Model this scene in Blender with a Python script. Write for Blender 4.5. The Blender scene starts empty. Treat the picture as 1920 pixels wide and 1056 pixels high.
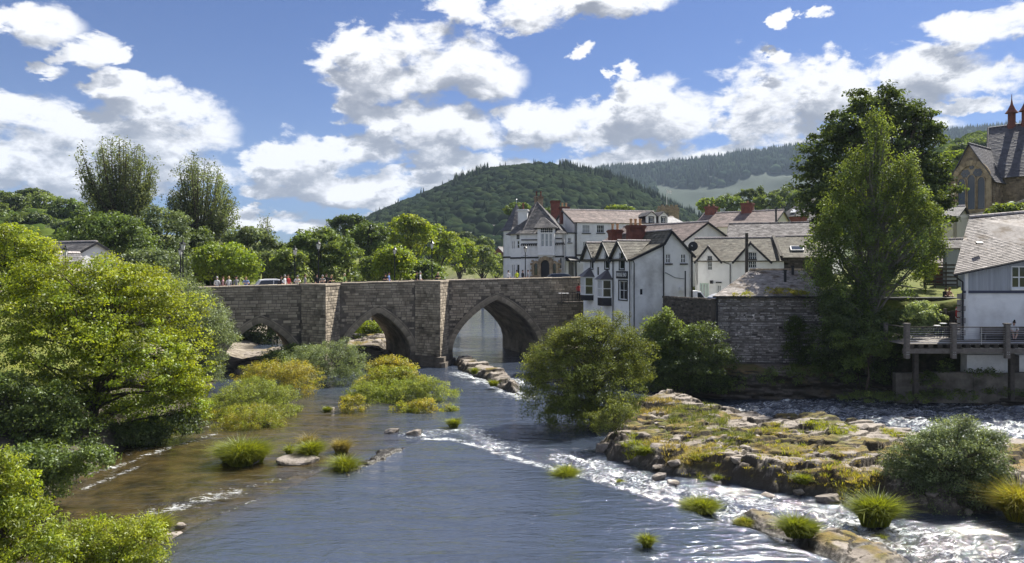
import bpy, math, random
import numpy as np
from mathutils import Vector, Matrix
R = math.radians
SC = bpy.context.scene
COL = SC.collection
# ------------------------------------------------------------------ camera
F = 1371.4; HZ = 500.0; CH = 9.85          # photo focal length (px), horizon row, eye height over the water
cam = bpy.data.cameras.new('camera'); camo = bpy.data.objects.new('camera', cam); COL.objects.link(camo)
cam.sensor_width = 36.0; cam.lens = 36.0 * F / 1920.0
cam.shift_y = -(528.0 - HZ) / 1920.0
cam.clip_start = 0.1; cam.clip_end = 9000
camo.location = (0, 0, CH); camo.rotation_euler = (R(90), 0, 0)
SC.camera = camo
SUN_EL = R(49); SUN_AZ = R(45)             # azimuth clockwise from +Y (the viewing direction)
# ------------------------------------------------------------------ sun
sl = bpy.data.lights.new('sun', 'SUN'); sl.energy = 5.0; sl.angle = R(0.53); sl.color = (1.0, 0.955, 0.87)
so = bpy.data.objects.new('sun', sl); COL.objects.link(so)
sd = Vector((math.sin(SUN_AZ) * math.cos(SUN_EL), math.cos(SUN_AZ) * math.cos(SUN_EL), math.sin(SUN_EL)))
so.rotation_euler = (-sd).to_track_quat('-Z', 'Y').to_euler()
# ------------------------------------------------------------------ world: Nishita sky + procedural cumulus
W = bpy.data.worlds.new('World'); SC.world = W; W.use_nodes = True
def build_world():
    nt = W.node_tree; nt.nodes.clear(); N = nt.nodes.new; L = nt.links.new
    # ---- group: cloud field at (u, v) = (azimuth, elevation)
    g = bpy.data.node_groups.new('cloud_field', 'ShaderNodeTree')
    g.interface.new_socket('P', in_out='INPUT', socket_type='NodeSocketVector')
    g.interface.new_socket('D', in_out='OUTPUT', socket_type='NodeSocketFloat')
    gi = g.nodes.new('NodeGroupInput'); go = g.nodes.new('NodeGroupOutput'); GN = g.nodes.new; GL = g.links.new
    def gm(op, a, b=None, c=None, clamp=False):
        n = GN('ShaderNodeMath'); n.operation = op; n.use_clamp = clamp
        for i, v in enumerate((a, b, c)):
            if v is None: continue
            if isinstance(v, (int, float)): n.inputs[i].default_value = v
            else: GL(v, n.inputs[i])
        return n.outputs[0]
    P = gi.outputs[0]
    sc_ = GN('ShaderNodeVectorMath'); sc_.operation = 'MULTIPLY'; GL(P, sc_.inputs[0]); sc_.inputs[1].default_value = (1, 1.7, 1)
    n1 = GN('ShaderNodeTexNoise'); n1.inputs['Scale'].default_value = 9.0; n1.inputs['Detail'].default_value = 10; n1.inputs['Roughness'].default_value = 0.60; n1.inputs['Distortion'].default_value = 0.25
    GL(sc_.outputs[0], n1.inputs['Vector'])
    n2 = GN('ShaderNodeTexNoise'); n2.inputs['Scale'].default_value = 3.1; n2.inputs['Detail'].default_value = 3; n2.inputs['Roughness'].default_value = 0.5
    GL(sc_.outputs[0], n2.inputs['Vector'])
    n3 = GN('ShaderNodeTexNoise'); n3.inputs['Scale'].default_value = 26; n3.inputs['Detail'].default_value = 8; n3.inputs['Roughness'].default_value = 0.62; n3.inputs['Distortion'].default_value = .3
    GL(sc_.outputs[0], n3.inputs['Vector']); s3 = GN('ShaderNodeSeparateColor'); GL(n3.outputs['Color'], s3.inputs[0])
    sep = GN('ShaderNodeSeparateXYZ'); GL(P, sep.inputs[0])
    # warp
    wx = gm('ADD', sep.outputs[0], gm('MULTIPLY_ADD', gm('SUBTRACT', n1.outputs['Fac'], 0.5), 0.13, gm('MULTIPLY', gm('SUBTRACT', s3.outputs[0], .5), .05)))
    wy = gm('ADD', sep.outputs[1], gm('MULTIPLY_ADD', gm('SUBTRACT', n2.outputs['Fac'], 0.5), 0.10, gm('MULTIPLY', gm('SUBTRACT', s3.outputs[1], .5), .04)))
    blobs = [(780,118,185,72,0),(700,140,110,55,0),(900,140,95,60,0),(960,10,150,38,0),(1130,5,150,36,0),(1870,38,150,48,0),
             (1720,150,170,62,0),(1860,150,60,42,0),(1560,190,110,60,0),(1400,190,130,70,0),(1240,210,120,70,0),(1050,235,140,50,0),
             (120,270,330,90,0),(20,215,150,60,0),(330,230,130,60,0),(60,40,110,42,0),(165,95,70,34,0),(225,105,30,16,0),(240,160,60,24,0),(60,130,70,14,0),(560,290,120,45,0),(680,275,90,42,0),(740,220,110,30,0),
             (850,255,110,48,0),(1840,198,75,22,0),(1488,58,20,15,0),(1095,93,28,13,0),(1170,135,36,15,0),(1460,125,30,13,0),(1540,45,22,10,0),
             (900,345,420,30,0),(1400,290,260,40,0),(1180,310,200,30,0),(520,382,60,12,0),(560,410,110,16,0),(200,350,200,22,0),(640,345,160,20,0),
             (1640,265,160,40,0),(250,305,250,46,0),(100,345,200,30,0),(500,402,180,20,0),(1320,335,300,34,0),(700,352,200,22,0),(780,390,140,14,0),(900,310,150,20,0)]
    acc = None
    for (px, py, rx, ry, t) in blobs:
        u0 = math.atan((px - 960) / F); c0 = math.cos(u0); v0 = math.atan((HZ - py) / F * c0)
        a = 1.02 * rx / F * c0 * c0; b = 1.0 * ry / F * c0
        ex = gm('MULTIPLY', gm('SUBTRACT', wx, u0), 1 / a)
        ey = gm('MULTIPLY', gm('SUBTRACT', wy, v0), 1 / b)
        d2 = gm('MULTIPLY_ADD', ex, ex, gm('MULTIPLY', ey, ey))
        e = gm('SUBTRACT', 1.0, d2)
        w_ = 0.8 * min(1.0, min(rx / 60, ry / 30) + 0.45)
        e = gm('MULTIPLY', e, w_)
        if acc is None: acc = e
        else:
            n = gm('SMOOTH_MAX', acc, e, 0.25); acc = n
    # the same kind of cumulus goes on all round outside the placed ones
    outm = gm('MULTIPLY', gm('SUBTRACT', gm('ABSOLUTE', sep.outputs[0]), 0.66), 10, clamp=True)
    outv = gm('MULTIPLY', gm('SUBTRACT', sep.outputs[1], 0.385), 12, clamp=True)
    om = gm('MAXIMUM', outm, outv)
    gen = gm('MULTIPLY', gm('SUBTRACT', n2.outputs['Fac'], 0.515), 7.0)
    acc2 = gm('ADD', gm('MULTIPLY', gm('MAXIMUM', acc, -1.2), gm('SUBTRACT', 1.0, om)), gm('MULTIPLY', gen, om))
    acc2 = gm('MINIMUM', acc2, 0.9)
    acc2 = gm('MINIMUM', acc2, 0.62)
    tot = gm('ADD', acc2, gm('MULTIPLY', gm('SUBTRACT', n1.outputs['Fac'], 0.5), 3.0))
    tot = gm('ADD', tot, gm('MULTIPLY', gm('SUBTRACT', n3.outputs['Fac'], 0.5), 1.5))
    GL(tot, go.inputs[0])
    # ---- world
    def m(op, a, b=None, c=None, clamp=False):
        n = N('ShaderNodeMath'); n.operation = op; n.use_clamp = clamp
        for i, v in enumerate((a, b, c)):
            if v is None: continue
            if isinstance(v, (int, float)): n.inputs[i].default_value = v
            else: L(v, n.inputs[i])
        return n.outputs[0]
    tc = N('ShaderNodeTexCoord'); sx = N('ShaderNodeSeparateXYZ'); L(tc.outputs['Generated'], sx.inputs[0])
    u = m('ARCTAN2', sx.outputs[0], sx.outputs[1]); v = m('ARCSINE', sx.outputs[2])
    cb = N('ShaderNodeCombineXYZ'); L(u, cb.inputs[0]); L(v, cb.inputs[1])
    cb2 = N('ShaderNodeCombineXYZ'); L(m('ADD', u, 0.008), cb2.inputs[0]); L(m('ADD', v, 0.030), cb2.inputs[1])
    g1 = N('ShaderNodeGroup'); g1.node_tree = g; L(cb.outputs[0], g1.inputs[0])
    g2 = N('ShaderNodeGroup'); g2.node_tree = g; L(cb2.outputs[0], g2.inputs[0])
    d1 = g1.outputs[0]; d2 = g2.outputs[0]
    def ramp(x, lo, hi):
        n = N('ShaderNodeMapRange'); n.interpolation_type = 'SMOOTHSTEP'; L(x, n.inputs[0])
        n.inputs[1].default_value = lo; n.inputs[2].default_value = hi; n.inputs[3].default_value = 0; n.inputs[4].default_value = 1
        return n.outputs[0]
    alpha = ramp(d1, -0.08, 0.44)
    shade = m('ADD', m('MULTIPLY', ramp(d2, 0.1, 0.85), 0.88), m('MULTIPLY', m('SUBTRACT', d2, d1), 0.30), None, True)
    # bright rim where there is little cloud above, grey body underneath
    mixc = N('ShaderNodeMix'); mixc.data_type = 'RGBA'
    mixc.inputs['A'].default_value = (1.0, 1.0, 1.0, 1); mixc.inputs['B'].default_value = (0.27, 0.29, 0.34, 1)
    L(shade, mixc.inputs['Factor'])
    sky = N('ShaderNodeTexSky'); sky.sky_type = 'NISHITA'; sky.sun_disc = False
    sky.sun_elevation = SUN_EL; sky.sun_rotation = SUN_AZ; sky.altitude = 100; sky.air_density = 1.0; sky.dust_density = 0.6; sky.ozone_density = 2.5
    cs = N('ShaderNodeMix'); cs.data_type = 'RGBA'; cs.blend_type = 'MULTIPLY'; cs.inputs['Factor'].default_value = 1
    L(mixc.outputs['Result'], cs.inputs['A']); cs.inputs['B'].default_value = (4.9, 4.9, 5.0, 1)
    fin = N('ShaderNodeMix'); fin.data_type = 'RGBA'
    sk = N('ShaderNodeMix'); sk.data_type = 'RGBA'; sk.blend_type = 'MULTIPLY'; sk.inputs['Factor'].default_value = 1; L(sky.outputs[0], sk.inputs['A']); sk.inputs['B'].default_value = (.19, .26, .42, 1)
    L(alpha, fin.inputs['Factor']); L(sk.outputs['Result'], fin.inputs['A']); L(cs.outputs['Result'], fin.inputs['B'])
    bg = N('ShaderNodeBackground'); bg.inputs['Strength'].default_value = 0.10; L(fin.outputs['Result'], bg.inputs['Color'])
    out = N('ShaderNodeOutputWorld'); L(bg.outputs[0], out.inputs[0])
build_world()
W.cycles.sampling_method = 'MANUAL'; W.cycles.sample_map_resolution = 512
SC.view_settings.view_transform = 'Standard'; SC.view_settings.look = 'None'
SC.view_settings.exposure = 1.15; SC.view_settings.gamma = 1.0; SC.view_settings.use_curve_mapping = False
SC.cycles.max_bounces = 6; SC.cycles.transparent_max_bounces = 8; SC.cycles.diffuse_bounces = 3; SC.cycles.transmission_bounces = 4
SC.cycles.volume_bounces = 0
# ------------------------------------------------------------------ small helpers
def P(px, py, D):            # a point seen at (px, py) of the photo, D metres ahead
    return Vector(((px - 960) / F * D, D, CH - (py - HZ) / F * D))
def G(px, py, z=0.0):        # the point of level z seen there
    D = (CH - z) * F / (py - HZ)
    return Vector(((px - 960) / F * D, D, z))
def setp(o, label=None, cat=None, group=None, kind=None):
    if label: o['label'] = label
    if cat: o['category'] = cat
    if group: o['group'] = group
    if kind: o['kind'] = kind
    return o
def empty(name, loc, rz=0.0, label=None, cat=None, group=None):
    o = bpy.data.objects.new(name, None); COL.objects.link(o); o.empty_display_size = 0.3
    o.location = loc; o.rotation_euler = (0, 0, rz)
    return setp(o, label, cat, group)
def link(name, me, parent=None, loc=None, rot=None, scale=None):
    o = bpy.data.objects.new(name, me); COL.objects.link(o)
    if parent is not None: o.parent = parent
    if loc is not None: o.location = loc
    if rot is not None: o.rotation_euler = rot
    if scale is not None: o.scale = scale
    return o
def copy_tree(o, parent=None):
    c = o.copy(); COL.objects.link(c); c.parent = parent
    for ch in list(o.children): copy_tree(ch, c)
    return c
def np_mesh(name, V, Q, mat=None, tint=None, smooth=False):
    V = np.asarray(V, dtype=np.float32); Q = np.asarray(Q, dtype=np.int32)
    me = bpy.data.meshes.new(name); n, k = Q.shape
    me.vertices.add(len(V)); me.vertices.foreach_set('co', V.ravel())
    me.loops.add(n * k); me.loops.foreach_set('vertex_index', Q.ravel())
    me.polygons.add(n); me.polygons.foreach_set('loop_start', np.arange(0, n * k, k, dtype=np.int32))
    me.update(calc_edges=True)
    if tint is not None:
        a = me.color_attributes.new('tint', 'FLOAT_COLOR', 'POINT')
        t = np.ones((len(V), 4), dtype=np.float32); t[:, :tint.shape[1]] = tint
        a.data.foreach_set('color', t.ravel())
    if smooth: me.polygons.foreach_set('use_smooth', np.ones(n, dtype=bool))
    if mat: me.materials.append(mat)
    return me
class MB:
    """collects faces; build() links them as one mesh object"""
    def __init__(s): s.v = []; s.f = []; s.t = []; s.tv = 1.0
    def add(s, vs, fs, tint=None):
        b = len(s.v); s.v += [tuple(p) for p in vs]; s.f += [tuple(i + b for i in f) for f in fs]
        t = s.tv if tint is None else tint
        s.t += [t] * len(vs)
    def box(s, x0, x1, y0, y1, z0, z1, tint=None):
        s.add([(x0,y0,z0),(x1,y0,z0),(x1,y1,z0),(x0,y1,z0),(x0,y0,z1),(x1,y0,z1),(x1,y1,z1),(x0,y1,z1)],
              [(0,3,2,1),(4,5,6,7),(0,1,5,4),(1,2,6,5),(2,3,7,6),(3,0,4,7)], tint)
    def obox(s, c, ax, ay, az, hx, hy, hz, tint=None):     # oriented box
        c = Vector(c); ax = Vector(ax).normalized() * hx; ay = Vector(ay).normalized() * hy; az = Vector(az).normalized() * hz
        vs = [c + ax * i + ay * j + az * k for k in (-1, 1) for (i, j) in ((-1,-1),(1,-1),(1,1),(-1,1))]
        s.add(vs, [(0,3,2,1),(4,5,6,7),(0,1,5,4),(1,2,6,5),(2,3,7,6),(3,0,4,7)], tint)
    def bar(s, a, b, w, h=None, tint=None):
        a = Vector(a); b = Vector(b); d = b - a
        up = Vector((0,0,1)) if abs(d.normalized().z) < .95 else Vector((0,1,0))
        x = d.cross(up).normalized(); y = x.cross(d).normalized()
        s.obox((a + b) / 2, d, x, y, d.length / 2, w / 2, (h or w) / 2, tint)
    def prism(s, poly, vec, tint=None):                     # polygon (3-D points) swept by vec
        n = len(poly); a = [Vector(p) for p in poly]; v = Vector(vec); b = [p + v for p in a]
        fs = [tuple(range(n - 1, -1, -1)), tuple(range(n, 2 * n))] + [(i, (i + 1) % n, n + (i + 1) % n, n + i) for i in range(n)]
        s.add(a + b, fs, tint)
    def tube(s, pts, rad, n=6, cap=True, tint=None):
        pts = [Vector(p) for p in pts]
        if not hasattr(rad, '__len__'): rad = [rad] * len(pts)
        vs = []; fs = []
        prev = None
        for i, p in enumerate(pts):
            d = (pts[min(i + 1, len(pts) - 1)] - pts[max(i - 1, 0)]).normalized()
            if prev is None:
                x = d.cross(Vector((0,0,1)) if abs(d.z) < .9 else Vector((1,0,0))).normalized()
            else:
                x = (prev - d * prev.dot(d)).normalized()
            prev = x; y = d.cross(x)
            for k in range(n):
                a = 2 * math.pi * k / n
                vs.append(p + (x * math.cos(a) + y * math.sin(a)) * rad[i])
        for i in range(len(pts) - 1):
            for k in range(n):
                fs.append((i*n+k, i*n+(k+1)%n, (i+1)*n+(k+1)%n, (i+1)*n+k))
        if cap: fs += [tuple(range(n-1,-1,-1)), tuple((len(pts)-1)*n+k for k in range(n))]
        s.add(vs, fs, tint)
    def lathe(s, prof, n=10, c=(0,0,0), tint=None, squash=1.0):
        vs = []; fs = []
        for (r, z) in prof:
            for k in range(n):
                a = 2 * math.pi * (k + .5) / n; vs.append((c[0] + r * math.cos(a), c[1] + r * math.sin(a) * squash, c[2] + z))
        for i in range(len(prof) - 1):
            for k in range(n): fs.append((i*n+k, i*n+(k+1)%n, (i+1)*n+(k+1)%n, (i+1)*n+k))
        fs += [tuple(range(n-1,-1,-1)), tuple((len(prof)-1)*n+k for k in range(n))]
        s.add(vs, fs, tint)
    def mesh(s, name, mat, smooth=False):
        me = bpy.data.meshes.new(name); me.from_pydata(s.v, [], s.f)
        a = me.color_attributes.new('tint', 'FLOAT_COLOR', 'POINT')
        t = np.array([(x if hasattr(x, '__len__') else (x, 0.5, 0, 1)) for x in s.t], dtype=np.float32).reshape(-1, 4)
        if len(t): a.data.foreach_set('color', t.ravel())
        if smooth: me.polygons.foreach_set('use_smooth', [True] * len(me.polygons))
        me.materials.append(mat); me.update()
        return me
    def build(s, name, mat, parent=None, smooth=False, kind=None, **kw):
        o = link(name, s.mesh(name, mat, smooth), parent, **kw)
        if kind: o['kind'] = kind
        return o
# ------------------------------------------------------------------ materials
def new_mat(name):
    m = bpy.data.materials.new(name); m.use_nodes = True; nt = m.node_tree; nt.nodes.clear()
    out = nt.nodes.new('ShaderNodeOutputMaterial'); return m, nt, out
def rgb(c): return (c[0], c[1], c[2], 1.0)
def pmat(name, c1, c2=None, scale=3.0, rough=0.85, bump=0.0, bscale=20.0, metal=0.0, spec=0.3, dirt=None, dscale=0.6, dlo=.45, dhi=.7, stretch=(1,1,1), world=False, tint=True):
    m, nt, out = new_mat(name); N = nt.nodes.new; L = nt.links.new
    b = N('ShaderNodeBsdfPrincipled'); L(b.outputs[0], out.inputs[0])
    b.inputs['Roughness'].default_value = rough; b.inputs['Metallic'].default_value = metal; b.inputs['Specular IOR Level'].default_value = spec
    if world: g = N('ShaderNodeNewGeometry'); vec = g.outputs['Position']
    else: tc = N('ShaderNodeTexCoord'); vec = tc.outputs['Object']
    mp = N('ShaderNodeMapping'); L(vec, mp.inputs[0]); mp.inputs['Scale'].default_value = stretch; vec = mp.outputs[0]
    c2 = c2 or c1
    n = N('ShaderNodeTexNoise'); n.inputs['Scale'].default_value = scale; n.inputs['Detail'].default_value = 6; n.inputs['Roughness'].default_value = .65; L(vec, n.inputs['Vector'])
    mr = N('ShaderNodeMapRange'); mr.inputs[1].default_value = .32; mr.inputs[2].default_value = .68; L(n.outputs['Fac'], mr.inputs[0])
    mx = N('ShaderNodeMix'); mx.data_type = 'RGBA'; L(mr.outputs[0], mx.inputs['Factor']); mx.inputs['A'].default_value = rgb(c1); mx.inputs['B'].default_value = rgb(c2)
    colr = mx.outputs['Result']
    if dirt:
        n3 = N('ShaderNodeTexNoise'); n3.inputs['Scale'].default_value = dscale; n3.inputs['Detail'].default_value = 7; n3.inputs['Roughness'].default_value = .6; L(vec, n3.inputs['Vector'])
        mr3 = N('ShaderNodeMapRange'); mr3.inputs[1].default_value = dlo; mr3.inputs[2].default_value = dhi; L(n3.outputs['Fac'], mr3.inputs[0])
        m3 = N('ShaderNodeMix'); m3.data_type = 'RGBA'; L(mr3.outputs[0], m3.inputs['Factor']); L(colr, m3.inputs['A']); m3.inputs['B'].default_value = rgb(dirt); colr = m3.outputs['Result']
    if tint:
        at = N('ShaderNodeAttribute'); at.attribute_name = 'tint'; sp = N('ShaderNodeSeparateColor'); L(at.outputs['Color'], sp.inputs[0])
        vm = N('ShaderNodeVectorMath'); vm.operation = 'SCALE'; L(colr, vm.inputs[0]); L(sp.outputs[0], vm.inputs['Scale']); colr = vm.outputs[0]
    L(colr, b.inputs['Base Color'])
    if bump:
        n2 = N('ShaderNodeTexNoise'); n2.inputs['Scale'].default_value = bscale; n2.inputs['Detail'].default_value = 5; L(vec, n2.inputs['Vector'])
        bp = N('ShaderNodeBump'); bp.inputs['Strength'].default_value = 1.0; bp.inputs['Distance'].default_value = bump; L(n2.outputs['Fac'], bp.inputs['Height']); L(bp.outputs[0], b.inputs['Normal'])
    return m
def leafmat(name, c1, c2, trans=0.45, gloss=0.03):
    m, nt, out = new_mat(name); N = nt.nodes.new; L = nt.links.new
    at = N('ShaderNodeAttribute'); at.attribute_name = 'tint'; sp = N('ShaderNodeSeparateColor'); L(at.outputs['Color'], sp.inputs[0])
    mx = N('ShaderNodeMix'); mx.data_type = 'RGBA'; L(sp.outputs[1], mx.inputs['Factor']); mx.inputs['A'].default_value = rgb(c1); mx.inputs['B'].default_value = rgb(c2)
    vm = N('ShaderNodeVectorMath'); vm.operation = 'SCALE'; L(mx.outputs['Result'], vm.inputs[0]); L(sp.outputs[0], vm.inputs['Scale'])
    d = N('ShaderNodeBsdfDiffuse'); L(vm.outputs[0], d.inputs['Color'])
    t = N('ShaderNodeBsdfTranslucent')
    vt = N('ShaderNodeVectorMath'); vt.operation = 'MULTIPLY'; L(vm.outputs[0], vt.inputs[0]); vt.inputs[1].default_value = (1.35, 1.3, 0.7); L(vt.outputs[0], t.inputs['Color'])
    ms = N('ShaderNodeMixShader'); ms.inputs[0].default_value = trans; L(d.outputs[0], ms.inputs[1]); L(t.outputs[0], ms.inputs[2])
    gl = N('ShaderNodeBsdfGlossy'); gl.inputs['Roughness'].default_value = .5; gl.inputs['Color'].default_value = (.9, .95, 1, 1)
    m2 = N('ShaderNodeMixShader'); m2.inputs[0].default_value = gloss; L(ms.outputs[0], m2.inputs[1]); L(gl.outputs[0], m2.inputs[2])
    L(m2.outputs[0], out.inputs[0]); return m
M = {}
M['stone'] = pmat('bridge_stone', (.32,.27,.205), (.45,.385,.30), 2.5, .9, .02, 14, dirt=(.09,.072,.052), dscale=.8, dlo=.46, dhi=.74)
M['stone_back'] = pmat('bridge_mortar', (.13,.11,.09), (.2,.17,.14), 2.5, .95, .03, 10, dirt=(.04,.035,.03))
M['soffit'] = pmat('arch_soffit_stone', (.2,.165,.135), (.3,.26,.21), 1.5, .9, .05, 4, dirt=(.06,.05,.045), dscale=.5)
M['rubble'] = pmat('rubble_stone', (.32,.29,.275), (.5,.47,.45), 4, .95, .015, 25, dirt=(.08,.07,.06), dscale=1.1)
M['darkrubble'] = pmat('dark_rubble_stone', (.07,.06,.052), (.14,.12,.1), 3, .95, .03, 20)
M['white'] = pmat('white_render', (.78,.78,.775), (.84,.84,.83), 1.5, .85, .004, 30, dirt=(.52,.51,.5), dscale=.5, dlo=.5, dhi=.8)
M['dirtywhite'] = pmat('stained_white_render', (.74,.74,.74), (.83,.83,.82), 1.2, .85, .004, 30, dirt=(.36,.35,.34), dscale=.35, dlo=.46, dhi=.72)
M['cream'] = pmat('cream_render', (.6,.56,.46), (.68,.63,.52), 2, .85)
M['greyboard'] = pmat('grey_painted_boards', (.33,.35,.38), (.4,.42,.45), 6, .7, stretch=(1,1,.1))
M['black'] = pmat('black_paint', (.015,.015,.018), (.025,.025,.03), 4, .45)
M['slate'] = pmat('welsh_slate', (.065,.062,.066), (.12,.115,.115), 3, .7, .004, 30, spec=.3, dirt=(.2,.185,.17), dscale=1.3, dlo=.5, dhi=.72)
M['slate_pink'] = pmat('weathered_pinkish_slate', (.15,.115,.105), (.25,.195,.175), 2, .7, .004, 30, dirt=(.14,.11,.1), dscale=1.0, dlo=.45, dhi=.7, stretch=(1,1,.3))
M['slate_moss'] = pmat('mossy_slate', (.10,.092,.075), (.18,.165,.13), 2.5, .75, .006, 30, dirt=(.07,.055,.04), dscale=1.0)
M['slate_light'] = pmat('light_lichen_slate', (.14,.13,.125), (.26,.24,.235), 3.5, .8, .004, 30, spec=.25, dirt=(.075,.065,.065), dscale=1.5, dlo=.45, dhi=.65)
M['slate_dark'] = pmat('dark_church_slate', (.055,.053,.062), (.1,.095,.105), 3, .5, .004, 30, spec=.5)
M['ridge'] = pmat('ridge_tile', (.3,.26,.25), (.42,.38,.36), 5, .8)
M['redbrick'] = pmat('red_brick', (.14,.052,.04), (.23,.09,.066), 8, .9, .01, 40, dirt=(.09,.04,.035), dscale=2)
M['pot'] = pmat('clay_pot', (.45,.27,.15), (.55,.36,.2), 5, .8)
M['slate_warm'] = pmat('weathered_warm_slate', (.22,.195,.18), (.40,.365,.34), 3.5, .8, .004, 30, spec=.25, dirt=(.13,.095,.065), dscale=.9, dlo=.5, dhi=.66)
M['fol_moss'] = None
M['sand'] = pmat('sandstone', (.34,.26,.17), (.5,.39,.26), 5, .9, .02, 12, dirt=(.2,.15,.1), dscale=2)
M['church'] = pmat('church_stone', (.24,.18,.12), (.42,.33,.23), 3, .9, .02, 12, dirt=(.14,.11,.08), dscale=1)
M['frame'] = pmat('white_window_paint', (.8,.8,.8), None, 4, .5)
M['greenframe'] = pmat('pale_green_paint', (.45,.56,.5), None, 4, .5)
M['wood'] = pmat('weathered_timber', (.10,.088,.078), (.19,.17,.15), 5, .85, .01, 20, stretch=(1,1,1))
M['darkwood'] = pmat('dark_timber', (.045,.038,.032), (.09,.078,.066), 5, .85, .01, 20)
M['rock'] = pmat('river_rock', (.17,.145,.125), (.40,.35,.31), 1.2, .85, .05, 9, dirt=(.09,.075,.05), dscale=1.6, world=True)
M['wetrock'] = pmat('wet_rock', (.03,.026,.022), (.075,.065,.055), 1.5, .5, .05, 9, world=True)
M['road'] = pmat('asphalt', (.05,.05,.052), (.065,.065,.065), 8, .9)
M['iron'] = pmat('black_iron', (.012,.013,.014), None, 4, .4, metal=.3)
M['steel'] = pmat('stainless_wire', (.6,.6,.6), None, 4, .3, metal=1)
M['greymetal'] = pmat('grey_galvanised', (.4,.41,.42), None, 4, .5, metal=.6)
M['lampglass'] = pmat('frosted_lamp_glass', (.55,.56,.54), None, 4, .25)
M['skin'] = pmat('skin', (.5,.3,.22), None, 4, .6)
M['tyre'] = pmat('tyre_rubber', (.02,.02,.02), None, 4, .9)
M['red'] = pmat('red_plastic', (.5,.03,.03), None, 4, .4)
def cloth(name, c):
    if name not in M: M[name] = pmat(name, c, tuple(x * .8 for x in c), 8, .9)
    return M[name]
def paint(name, c, rough=.25):
    if name not in M:
        M[name] = pmat(name, c, None, 4, rough, spec=.6)
    return M[name]
def glassmat(name, c=(.02,.025,.03), rough=.06):
    m, nt, out = new_mat(name); b = nt.nodes.new('ShaderNodeBsdfPrincipled'); nt.links.new(b.outputs[0], out.inputs[0])
    b.inputs['Base Color'].default_value = rgb(c); b.inputs['Roughness'].default_value = rough; b.inputs['Specular IOR Level'].default_value = .8; return m
M['glass'] = glassmat('window_glass'); M['glass_curtain'] = glassmat('window_glass_with_curtain', (.32,.34,.34), .15)
M['bark'] = pmat('tree_bark', (.05,.04,.03), (.1,.08,.06), 6, .95, .02, 20)
M['barkgrey'] = pmat('grey_bark', (.12,.11,.1), (.22,.2,.18), 6, .95, .02, 20)
M['fol_bright'] = leafmat('leaves_yellow_green', (.17,.24,.016), (.33,.36,.02), .5)
M['fol_mid'] = leafmat('leaves_mid_green', (.10,.15,.03), (.20,.25,.05), .45)
M['fol_dark'] = leafmat('leaves_dark_green', (.065,.095,.022), (.13,.17,.035), .42)
M['fol_silver'] = leafmat('leaves_silver_willow', (.12,.16,.06), (.26,.31,.14), .42, .03)
M['fol_olive'] = leafmat('leaves_olive_willow', (.11,.14,.028), (.22,.24,.055), .45, .02)
M['fol_poplar'] = leafmat('leaves_poplar', (.12,.155,.055), (.23,.26,.11), .45, .03)
M['fol_moss'] = leafmat('leaves_yellowish_willow', (.17,.22,.035), (.33,.36,.07), .5, .02)
M['fol_rust'] = leafmat('leaves_rusty', (.22,.27,.02), (.38,.31,.045), .52)
M['fol_lime'] = leafmat('leaves_lime_grass', (.16,.20,.012), (.30,.32,.03), .55)
M['fol_straw'] = leafmat('blades_straw', (.24,.2,.06), (.42,.34,.12), .5)
M['fol_hill'] = leafmat('leaves_far_wood', (.015,.026,.013), (.034,.048,.02), .15, .0)
M['fol_hill2'] = leafmat('leaves_near_wood', (.035,.06,.015), (.09,.12,.025), .2, .0)
M['fol_pine'] = leafmat('leaves_far_plantation', (.03,.05,.03), (.05,.075,.04), .2, .0)
# ================================================================== terrain
def smooth(t): t = np.clip(t, 0, 1); return t * t * (3 - 2 * t)
_rs = np.random.RandomState(7)
_LAT = _rs.rand(256, 256)
def vnoise(x, y):
    xi = np.floor(x).astype(int); yi = np.floor(y).astype(int); fx = smooth(x - xi); fy = smooth(y - yi)
    a = _LAT[xi % 256, yi % 256]; b = _LAT[(xi+1) % 256, yi % 256]; c = _LAT[xi % 256, (yi+1) % 256]; d = _LAT[(xi+1) % 256, (yi+1) % 256]
    return (a*(1-fx)+b*fx)*(1-fy) + (c*(1-fx)+d*fx)*fy
def fbm(x, y, o=4):
    s = 0; a = .5
    for i in range(o): s = s + a * vnoise(x * 2**i + 17.3*i, y * 2**i + 5.1*i); a *= .5
    return s / (1 - .5**o)
def poly_sd(x, y, poly):
    """signed distance to a polygon, negative inside"""
    d = np.full(x.shape, 1e9); ins = np.zeros(x.shape, bool); n = len(poly)
    for i in range(n):
        x0, y0 = poly[i]; x1, y1 = poly[(i+1) % n]; ex, ey = x1-x0, y1-y0
        t = np.clip(((x-x0)*ex + (y-y0)*ey) / (ex*ex+ey*ey+1e-9), 0, 1)
        d = np.minimum(d, np.hypot(x-x0-t*ex, y-y0-t*ey))
        c = ((y0 > y) != (y1 > y)) & (x < (x1-x0)*(y-y0)/((y1-y0) if y1 != y0 else 1e-9) + x0)
        ins ^= c
    return np.where(ins, -d, d)
def line_d(x, y, pts):
    d = np.full(x.shape, 1e9)
    for (x0, y0), (x1, y1) in zip(pts[:-1], pts[1:]):
        ex, ey = x1-x0, y1-y0; t = np.clip(((x-x0)*ex + (y-y0)*ey) / (ex*ex+ey*ey+1e-9), 0, 1)
        d = np.minimum(d, np.hypot(x-x0-t*ex, y-y0-t*ey))
    return d
def gp(*a): return [tuple(G(px, py)[:2]) for px, py in a]
RIVER = [(-18, -20), (-17, 18), (-19.5, 30), (-21, 40), (-22, 50), (-26, 60), (-31, 72), (-36, 86), (-34, 100), (-24, 125), (-16, 170), (-30, 240), (-70, 300),
         (-50, 310), (-6, 240), (4, 170), (3, 120), (3.5, 95), (4.5, 84), (4, 78), (7, 68), (11, 60), (15.5, 54), (24, 52.5), (36, 49), (60, 44), (120, 40), (120, -20)]
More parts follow.
